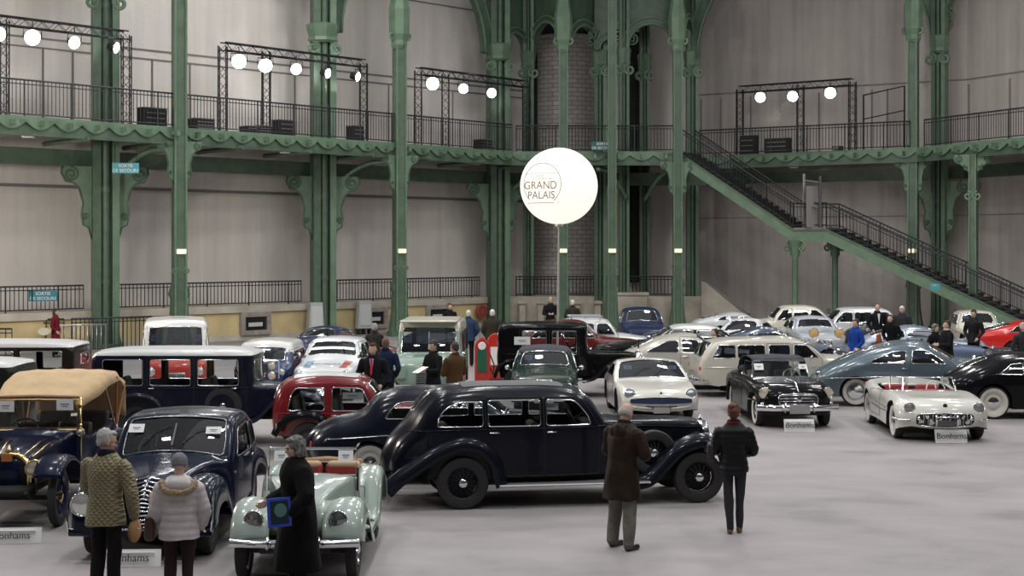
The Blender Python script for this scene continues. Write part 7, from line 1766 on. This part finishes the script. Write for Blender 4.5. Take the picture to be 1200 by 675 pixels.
    remesh(solid(hp), 'knitted_hat' if hair == 'beanie' else 'hair', hairm, t, .008 if near else .014, 2, .008 if near and hair != 'beanie' else .003, 40 if near else 20, 5)
    if beard: remesh(solid([HE((0, -.055, -.085), (.045, .04, .035))]), 'beard', hairm, t, .012, 1)
    if scarf: remesh(solid([('c', T(.07*math.cos(a)*k, .07*math.sin(a)*k, 1.515*k), T(.072*math.cos(a+.4)*k, .072*math.sin(a+.4)*k, 1.525*k), .032*k, .032*k) for a in np.linspace(0, 2*PI, 14)]), 'scarf', scarf, t, .013, 2, .01, 20)
    if shirt:
        M_ = T(0, -.13*k, 1.33*k); MB().add([tuple(T(-.045*k, -.128*k*bulk, 1.46*k)), tuple(T(.045*k, -.128*k*bulk, 1.46*k)), tuple(T(0, -.156*k*bulk, 1.12*k))], [(0, 1, 2)]).build('shirt_front', shirt, t)
        if tie: MB().add([tuple(T(-.018*k, -.14*k*bulk, 1.46*k)), tuple(T(.018*k, -.14*k*bulk, 1.46*k)), tuple(T(.022*k, -.168*k*bulk, 1.18*k)), tuple(T(0, -.172*k*bulk, 1.12*k)), tuple(T(-.022*k, -.168*k*bulk, 1.18*k))], [(0, 1, 2, 3, 4)]).build('tie', tie, t)
    if glasses:
        mb = MB()
        for s in (1, -1):
            mb.tube([H(s*.031+.022*math.cos(a), -.101, .002+.016*math.sin(a)) for a in np.linspace(0, 2*PI, 13)[:-1]], .0025*k, 4, True); mb.tube([H(s*.055, -.1, .006), H(s*.085, -.04, .006), H(s*.084, .03, .0)], .0025*k, 4)
        mb.tube([H(-.01, -.102, .004), H(.01, -.102, .004)], .0025*k, 4); mb.build('glasses', BLACK, t)
    t['_k'] = 0; del t['_k']
    if extra: extra(t, T, H, hands, k)
    return t, hands, T, H
def at_world(t, v): return Matrix.Translation(t.location) @ Matrix.Rotation(t.rotation_euler.z, 4, 'Z') @ Vector(v)
def cloth(n, c, **kw): return mat(n, c, kw.pop('rough', .9), spec=.15, bump=kw.pop('bump', .25), bscale=kw.pop('bscale', 60), **kw)
DKBRN = cloth('dark_brown_waxed_coat', (.022, .013, .0085), noise=.25, nscale=6, rough=.6); GREYTR = cloth('grey_green_trousers', (.15, .14, .12), noise=.2, nscale=8)
def quiltmat():
    m = bpy.data.materials.new('olive_quilted_cloth'); m.use_nodes = True; n = m.node_tree.nodes; l = m.node_tree.links; b = n['Principled BSDF']; b.inputs['Roughness'].default_value = .7
    t = n.new('ShaderNodeTexCoord'); s = n.new('ShaderNodeSeparateXYZ'); l.new(t.outputs['Object'], s.inputs[0]); outs = []
    for sg in (1, -1):
        a = n.new('ShaderNodeMath'); a.operation = 'MULTIPLY_ADD'; a.inputs[1].default_value = sg; l.new(s.outputs['X'], a.inputs[0]); l.new(s.outputs['Z'], a.inputs[2])
        c = n.new('ShaderNodeMath'); c.operation = 'MULTIPLY'; c.inputs[1].default_value = 52; l.new(a.outputs[0], c.inputs[0])
        d = n.new('ShaderNodeMath'); d.operation = 'SINE'; l.new(c.outputs[0], d.inputs[0]); e = n.new('ShaderNodeMath'); e.operation = 'ABSOLUTE'; l.new(d.outputs[0], e.inputs[0]); outs.append(e)
    mn = n.new('ShaderNodeMath'); mn.operation = 'MINIMUM'; l.new(outs[0].outputs[0], mn.inputs[0]); l.new(outs[1].outputs[0], mn.inputs[1])
    bp = n.new('ShaderNodeBump'); bp.inputs['Strength'].default_value = .8; bp.inputs['Distance'].default_value = .02; l.new(mn.outputs[0], bp.inputs['Height']); l.new(bp.outputs[0], b.inputs['Normal'])
    x = n.new('ShaderNodeTexNoise'); x.inputs['Scale'].default_value = 5; l.new(t.outputs['Object'], x.inputs['Vector']); mx = n.new('ShaderNodeMix'); mx.data_type = 'RGBA'; mx.inputs[6].default_value = (.17, .14, .075, 1); mx.inputs[7].default_value = (.26, .22, .125, 1); l.new(x.outputs[0], mx.inputs[0]); l.new(mx.outputs[2], b.inputs['Base Color'])
    return m
CAMD = lambda P: math.atan2(P.x, -P.y)            # rotation that turns a person's face towards the lens
# 1. man in the brown coat beside the limousine
def book_in(t, m, label, cat, size, v, rot, name='catalogue', pages=True):
    w = at_world(t, v); b = thing(name, label, cat, w, 0); b.rotation_euler = (rot[0], rot[1], rot[2]+t.rotation_euler.z)
    rbox('cover', (0, 0, 0), size, m, b, .004, 1)
    if pages: rbox('pages', (0, 0, size[2]*.2), (size[0]*.94, size[1]*.94, size[2]*.9), WHITE, b, .002, 1)
    return b
P = Vector(((729-600)/FP*19.15, 19.15, 0))
p, hd, T_, H_ = person('balding man in long dark brown coat looking down before the limousine', P, PI-.75, 1.80, 'long_coat', DKBRN, GREYTR, 'bald', HAIRG, {1: ((.30, -.06, 1.15), (.10, -.28, 1.22)), -1: ((-.30, -.04, 1.15), (-.09, -.27, 1.18))}, True, SHOE, 0.09, extra=lambda t, T, H, hd, k: remesh(solid([('e', T(0, .12*k, 1.42*k), (.13*k, .06*k, .10*k)), ('e', T(0, .06*k, 1.49*k), (.12*k, .08*k, .04*k))]), 'hood', DKBRN, t, .012, 3, .02, 12), coatlen=.34, bulk=1.3, nod=.45, turn=0, legs={1: (.15, -.02, 0), -1: (-.17, .06, 0)}, trouser_w=1.12)
book_in(p, mat('catalogue_grey', (.12, .12, .13), .5), 'dark catalogue held open by the man in the brown coat', 'book', (.2, .26, .02), (0, -.36, 1.25), (.5, 0, 0))
# 2. woman in the black quilted jacket
P = Vector(((860-600)/FP*20.15, 20.15, 0))
def bag2(t, T, H, hd, k): pass
p, hd, T_, H_ = person('woman in black quilted jacket and red scarf by the limousine front wheel', P, PI-.15, 1.68, 'jacket', mat('black_padded_leather', (.006, .0065, .008), .45, spec=.25), cloth('dark_jeans', (.035, .036, .042)), 'bun', HAIRB, {1: ((.27, -.04, 1.13), (.12, -.26, 1.12)), -1: ((-.27, -.02, 1.13), (-.13, -.24, 1.05))}, True, SHOEB, .0, coatlen=.10, bulk=1.1, quilt=.05, female=True, scarf=cloth('crimson_scarf', (.2, .012, .02)), trouser_w=.88, legs={1: (.05, .02, 0), -1: (-.07, -.08, 0)}, nod=.15)
b = thing('shoulder_bag', 'black leather bag hanging from the shoulder of the woman in the quilted jacket', 'bag', at_world(p, (.30, -.10, 1.06)), p.rotation_euler.z)
rbox('bag_body', (0, 0, 0), (.1, .30, .24), LEATHER_K, b, .04); MB().tube([(-.02, -.12, .1), (-.06, -.04, .30), (-.06, .06, .32), (-.02, .12, .1)], .012, 6).build('strap', LEATHER_K, b, True)
# 3. woman with curly hair in the black coat
P = Vector(((349-600)/FP*16.45, 16.45, 0))
p, hd, T_, H_ = person('grey-haired woman in long black coat before the pale roadster', P, PI/2+PI+.45, 1.72, 'long_coat', cloth('black_wool_coat', (.004, .004, .0045)), cloth('black_trousers', (.01, .01, .011)), 'bob', HAIRS, {1: ((.36, -.02, 1.14), (.36, -.22, .98)), -1: ((-.28, -.02, 1.12), (-.1, -.3, 1.05))}, True, SHOE, .03, coatlen=.62, bulk=1.5, female=True, nod=.12)
b = book_in(p, mat('royal_blue_cover', (.02, .05, .35), .4), 'blue catalogue with round picture held by the woman in black coat', 'book', (.30, .26, .02), (.40, -.33, 1.0), (0, PI/2-.15, .1), pages=False)
rbox('cover_panel', (0, 0, .011), (.24, .2, .004), mat('dark_cover_panel', (.01, .02, .03), .3), b, .001, 1); MB().lathe([(.001, .016), (.07, .016), (.072, .012)], 20).build('round_picture', mat('teal_disc', (.06, .14, .13), .4), b, loc=(-.02, .01, 0))
# 4. man in the quilted olive jacket
P = Vector(((124-600)/FP*16.35, 16.35, 0))
p, hd, T_, H_ = person('grey-haired man in olive quilted jacket holding a tan cap', P, PI-.35, 1.80, 'quilted_jacket', quiltmat(), cloth('black_corduroy', (.012, .011, .012)), 'short', HAIRG, {1: ((.29, -.06, 1.14), (.2, -.22, 1.0)), -1: ((-.30, .0, 1.12), (-.29, -.06, .86))}, True, SHOE, .02, coatlen=.16, bulk=1.22, turn=-.75, nod=.25, glasses=True, hood=cloth('navy_scarf', (.012, .014, .03)))
c = thing('flat_cap', 'tan flat cap held at the side of the man in the olive quilted jacket', 'cap', at_world(p, (-.30, -.10, .74)), p.rotation_euler.z); TAN = cloth('tan_felt', (.34, .21, .1))
o = MB().ball((0, 0, 0), (.035, .10, .13), 16).build('crown', TAN, c, True); MB().lathe([(.085, 0), (.105, .008), (.085, .016)], 20, Matrix.Rotation(PI/2, 4, 'Y') @ Matrix.Scale(1.2, 4)).build('brim', mat('tan_lining', (.2, .11, .05), .7), c, True)
# 5. woman in silver puffer jacket
P = Vector(((210-600)/FP*15.85, 15.85, 0))
def furhood(t, T, H, hd, k):
    FUR = mat('fur_trim', (.34, .25, .16), .9, bump=1, bscale=50); m2 = MATS['silver_quilted_nylon']
    remesh(solid([('e', T(0, .10*k, 1.43*k), (.17*k, .10*k, .10*k)), ('e', T(0, .05*k, 1.50*k), (.15*k, .10*k, .05*k))]), 'hood', m2, t, .012, 3, .01, 10)
    pts = [T(.185*math.cos(a)*k, (.10+.105*math.sin(a)*.9)*k, (1.46-.10*max(0, math.sin(a)))*k) for a in np.linspace(-.35, PI+.35, 16)]
    remesh(solid([('c', a, b, .036*k, .036*k) for a, b in zip(pts[:-1], pts[1:])]), 'fur_trim', FUR, t, .011, 1, .02, 60)
p, hd, T_, H_ = person('person in silver puffer jacket with fur-trimmed hood and grey knitted hat', P, PI+.1, 1.60, 'puffer_jacket', mat('silver_quilted_nylon', (.46, .42, .42), .5, noise=.1, nscale=6), cloth('dark_plum_trousers', (.03, .018, .02)), 'beanie', cloth('grey_knit', (.2, .205, .22), bump=.8, bscale=120), {1: ((.27, -.0, 1.13), (.24, -.18, .95)), -1: ((-.27, .0, 1.13), (-.24, -.16, .95))}, True, SHOE, .0, coatlen=.12, bulk=1.28, quilt=.07, female=True, nod=.2, extra=furhood, collar=False, trouser_w=.92)
b = thing('handbag', 'dark brown handbag carried on the left of the person in the silver puffer jacket', 'bag', at_world(p, (.30, -.12, .86)), p.rotation_euler.z)
rbox('bag_body', (0, 0, 0), (.10, .34, .26), mat('dark_brown_leather', (.04, .015, .01), .35), b, .03); MB().tube([(0, -.12, .1), (0, -.06, .34), (0, .06, .34), (0, .12, .1)], .012, 6).build('handles', mat('tan_leather', (.4, .22, .11), .5), b, True)

BLKS = cloth('black_suiting', (.01, .01, .012)); NAVYS = cloth('navy_cloth', (.012, .018, .045)); BRN = cloth('brown_overcoat', (.07, .038, .018)); OLV = cloth('dark_olive_coat', (.035, .033, .022)); BLUJ = cloth('royal_blue_jacket', (.012, .05, .28)); CHAR = cloth('charcoal_cloth', (.03, .031, .034)); SHW = mat('white_shirt', (.75, .75, .75), .7)
def at(x, Y): return Vector(((x-600)/FP*Y, Y, 0))
def fac(P, off=0): return -math.atan2(P.x, P.y)*-1*-1+off      # looks towards the lens, turned by off
read = {1: ((.27, -.05, 1.12), (.1, -.27, 1.12)), -1: ((-.27, -.05, 1.12), (-.1, -.27, 1.12))}
pocket = {1: ((.29, .03, 1.13), (.2, -.1, .95)), -1: ((-.29, .03, 1.13), (-.2, -.1, .95))}
Q = at(437, 31.2)
person('man in dark suit with red tie behind the maroon saloon', Q, fac(Q, -.2), 1.8, 'suit_jacket', BLKS, BLKS, 'short', cloth('brown_hair', (.06, .035, .02)), pocket, coatlen=.12, bulk=1.05, shirt=mat('pale_blue_shirt', (.4, .45, .6), .7), tie=mat('red_tie', (.6, .02, .06), .5), nod=.2, stride=.08)
Q = at(452, 33.2); person('man in dark jacket seen from behind, just behind the man in the red tie', Q, fac(Q, PI-.3), 1.78, 'jacket', NAVYS, BLKS, 'short', cloth('ginger_grey_hair', (.16, .10, .07)), pocket, coatlen=.12)
Q = at(439, 41.75); person('woman in dark patterned coat with pinned-up hair by the yellow wall', Q, fac(Q, PI), 1.68, 'coat', cloth('patterned_dark_coat', (.05, .042, .035), color2=(.012, .012, .012), nscale=25), BLKS, 'bun', HAIRG, read, coatlen=.3, female=True)
Q = at(508, 33.0); p = person('young man in black jacket holding white papers, left of the brown overcoat', Q, fac(Q, -.9), 1.74, 'jacket', BLKS, NAVYS, 'short', HAIRD, read, coatlen=.12, nod=.35)[0]
book_in(p, WHITE, 'white papers held by the young man in the black jacket', 'papers', (.22, .3, .01), (0, -.36, 1.14), (.4, 0, 0), 'papers', False)
Q = at(533, 32.0); person('man in brown overcoat seen from behind at the nose of the off-road vehicle', Q, fac(Q, PI+.7), 1.76, 'overcoat', BRN, BLKS, 'short', HAIRD, read, coatlen=.4, bulk=1.15, nod=.2)
Q = at(549, 48.5); p = person('white-haired man in blue anorak seen from behind, carrying a blue bag', Q, fac(Q, PI), 1.76, 'anorak', cloth('slate_blue_anorak', (.03, .05, .10)), BLKS, 'short', HAIRW, pocket, coatlen=.15, bulk=1.2)[0]
b = thing('carrier_bag', 'bright blue carrier bag carried by the white-haired man in the blue anorak', 'bag', at_world(p, (-.36, -.05, .62)), p.rotation_euler.z); remesh(solid([('e', (0, 0, 0), (.10, .16, .2)), ('c', (0, 0, .1), (0, 0, .26), .05, .02)]), 'bag_body', mat('cobalt_plastic', (.02, .04, .6), .4), b, .02, 2, .02, 9)
MB().tube([(0, -.04, .2), (0, 0, .36), (0, .04, .2)], .008, 5).build('handles', MATS['cobalt_plastic'], b)
Q = at(577, 48.0); person('white-haired man in long dark olive coat seen from behind, beside the blue anorak', Q, fac(Q, PI), 1.8, 'overcoat', OLV, CHAR, 'short', HAIRW, pocket, coatlen=.35, bulk=1.25)
Q = at(527, 56.0); person('person in a dark coat standing far back under the yellow wall opening', Q, fac(Q, .4), 1.7, 'coat', BLKS, BLKS, 'short', HAIRD, pocket, coatlen=.2)
Q = at(645, 60.5); p = person('blond man in a black shirt reading, far back below the balloon mast', Q, fac(Q, .1), 1.78, 'shirt', BLKS, BLKS, 'short', cloth('blond_hair', (.5, .4, .25)), read, coatlen=.05, nod=.2)[0]
Q = at(671, 58.5); person('white-haired person far back just right of the balloon mast', Q, fac(Q, PI), 1.74, 'coat', OLV, BLKS, 'short', HAIRW, pocket, coatlen=.2)
Q = at(65, 52.5); person('woman with dark red coat by the black fence at the far left', Q, fac(Q, 1.2), 1.66, 'coat', cloth('dark_red_coat', (.13, .012, .02)), BLKS, 'long', HAIRD, pocket, coatlen=.4, female=True)
# man bending over between the cars
Q = at(862, 43.9); p = person('person in a charcoal jacket bending down beside the steel blue coupe', Q, fac(Q, -PI/2+.2), 1.75, 'jacket', CHAR, BLKS, 'short', HAIRD, {1: ((.22, -.3, 1.2), (.18, -.45, 1.0)), -1: ((-.22, -.3, 1.2), (-.18, -.45, 1.0))}, lean=1.0, coatlen=.1, bulk=1.15)[0]
# right-hand group
Q = at(1003, 43.3); person('man in a royal blue jacket standing behind the slate-teal fastback', Q, fac(Q, PI/2+.3) if False else fac(Q, -.9), 1.72, 'jacket', BLUJ, BLKS, 'short', HAIRD, pocket, coatlen=.12, nod=.1)
Q = at(1028, 51.5); person('bald man in black suit jacket and pale shirt, by the white saloon', Q, fac(Q, .4), 1.84, 'suit_jacket', BLKS, BLKS, 'bald', HAIRG, pocket, coatlen=.12, shirt=SHW, turn=-.3, nod=.2)
Q = at(1057, 51.2); person('white-haired stout man in a dark jacket right of the bald man', Q, fac(Q, -.2), 1.78, 'jacket', CHAR, BLKS, 'short', HAIRW, pocket, coatlen=.12, bulk=1.3, nod=.35)
Q = at(1046, 46.75); person('dark-haired man in a black jacket leaning between silver coupe and teal fastback', Q, fac(Q, -.4), 1.72, 'jacket', BLKS, BLKS, 'short', HAIRD, pocket, coatlen=.1, lean=.25, nod=-.1)
Q = at(1030, 41.4); person('red-haired person whose head shows above the slate-teal fastback roof', Q, fac(Q, PI), 1.42, 'coat', cloth('rust_coat', (.12, .04, .02)), BLKS, 'long', cloth('copper_hair', (.28, .09, .04)), pocket, coatlen=.15, female=True)
Q = at(1096, 41.8); person('grey-haired woman in black beside the man with the cream scarf', Q, fac(Q, .8), 1.66, 'coat', BLKS, BLKS, 'bob', HAIRS, pocket, coatlen=.3, female=True)
Q = at(1110, 41.2); person('dark-haired man in a black overcoat with cream scarf, behind the slate-teal bonnet', Q, fac(Q, -1.1), 1.78, 'overcoat', BLKS, BLKS, 'short', HAIRD, read, coatlen=.35, bulk=1.12, scarf=cloth('cream_scarf', (.6, .5, .42)))
Q = at(1141, 46.9); person('tall man in a dark leather jacket standing before the small cream saloon', Q, fac(Q, -.5), 1.84, 'jacket', cloth('black_leather_jacket', (.012, .012, .013), rough=.4), BLKS, 'short', cloth('brown_hair', (.06, .035, .02)), pocket, coatlen=.16, nod=.2)
Q = at(1199, 40.0); person('man in a dark coat cut by the right picture edge', Q, fac(Q, .6), 1.78, 'coat', CHAR, BLKS, 'short', HAIRG, pocket, coatlen=.25)

bpy.data.objects.remove(WO); bpy.data.scenes.remove(WS)
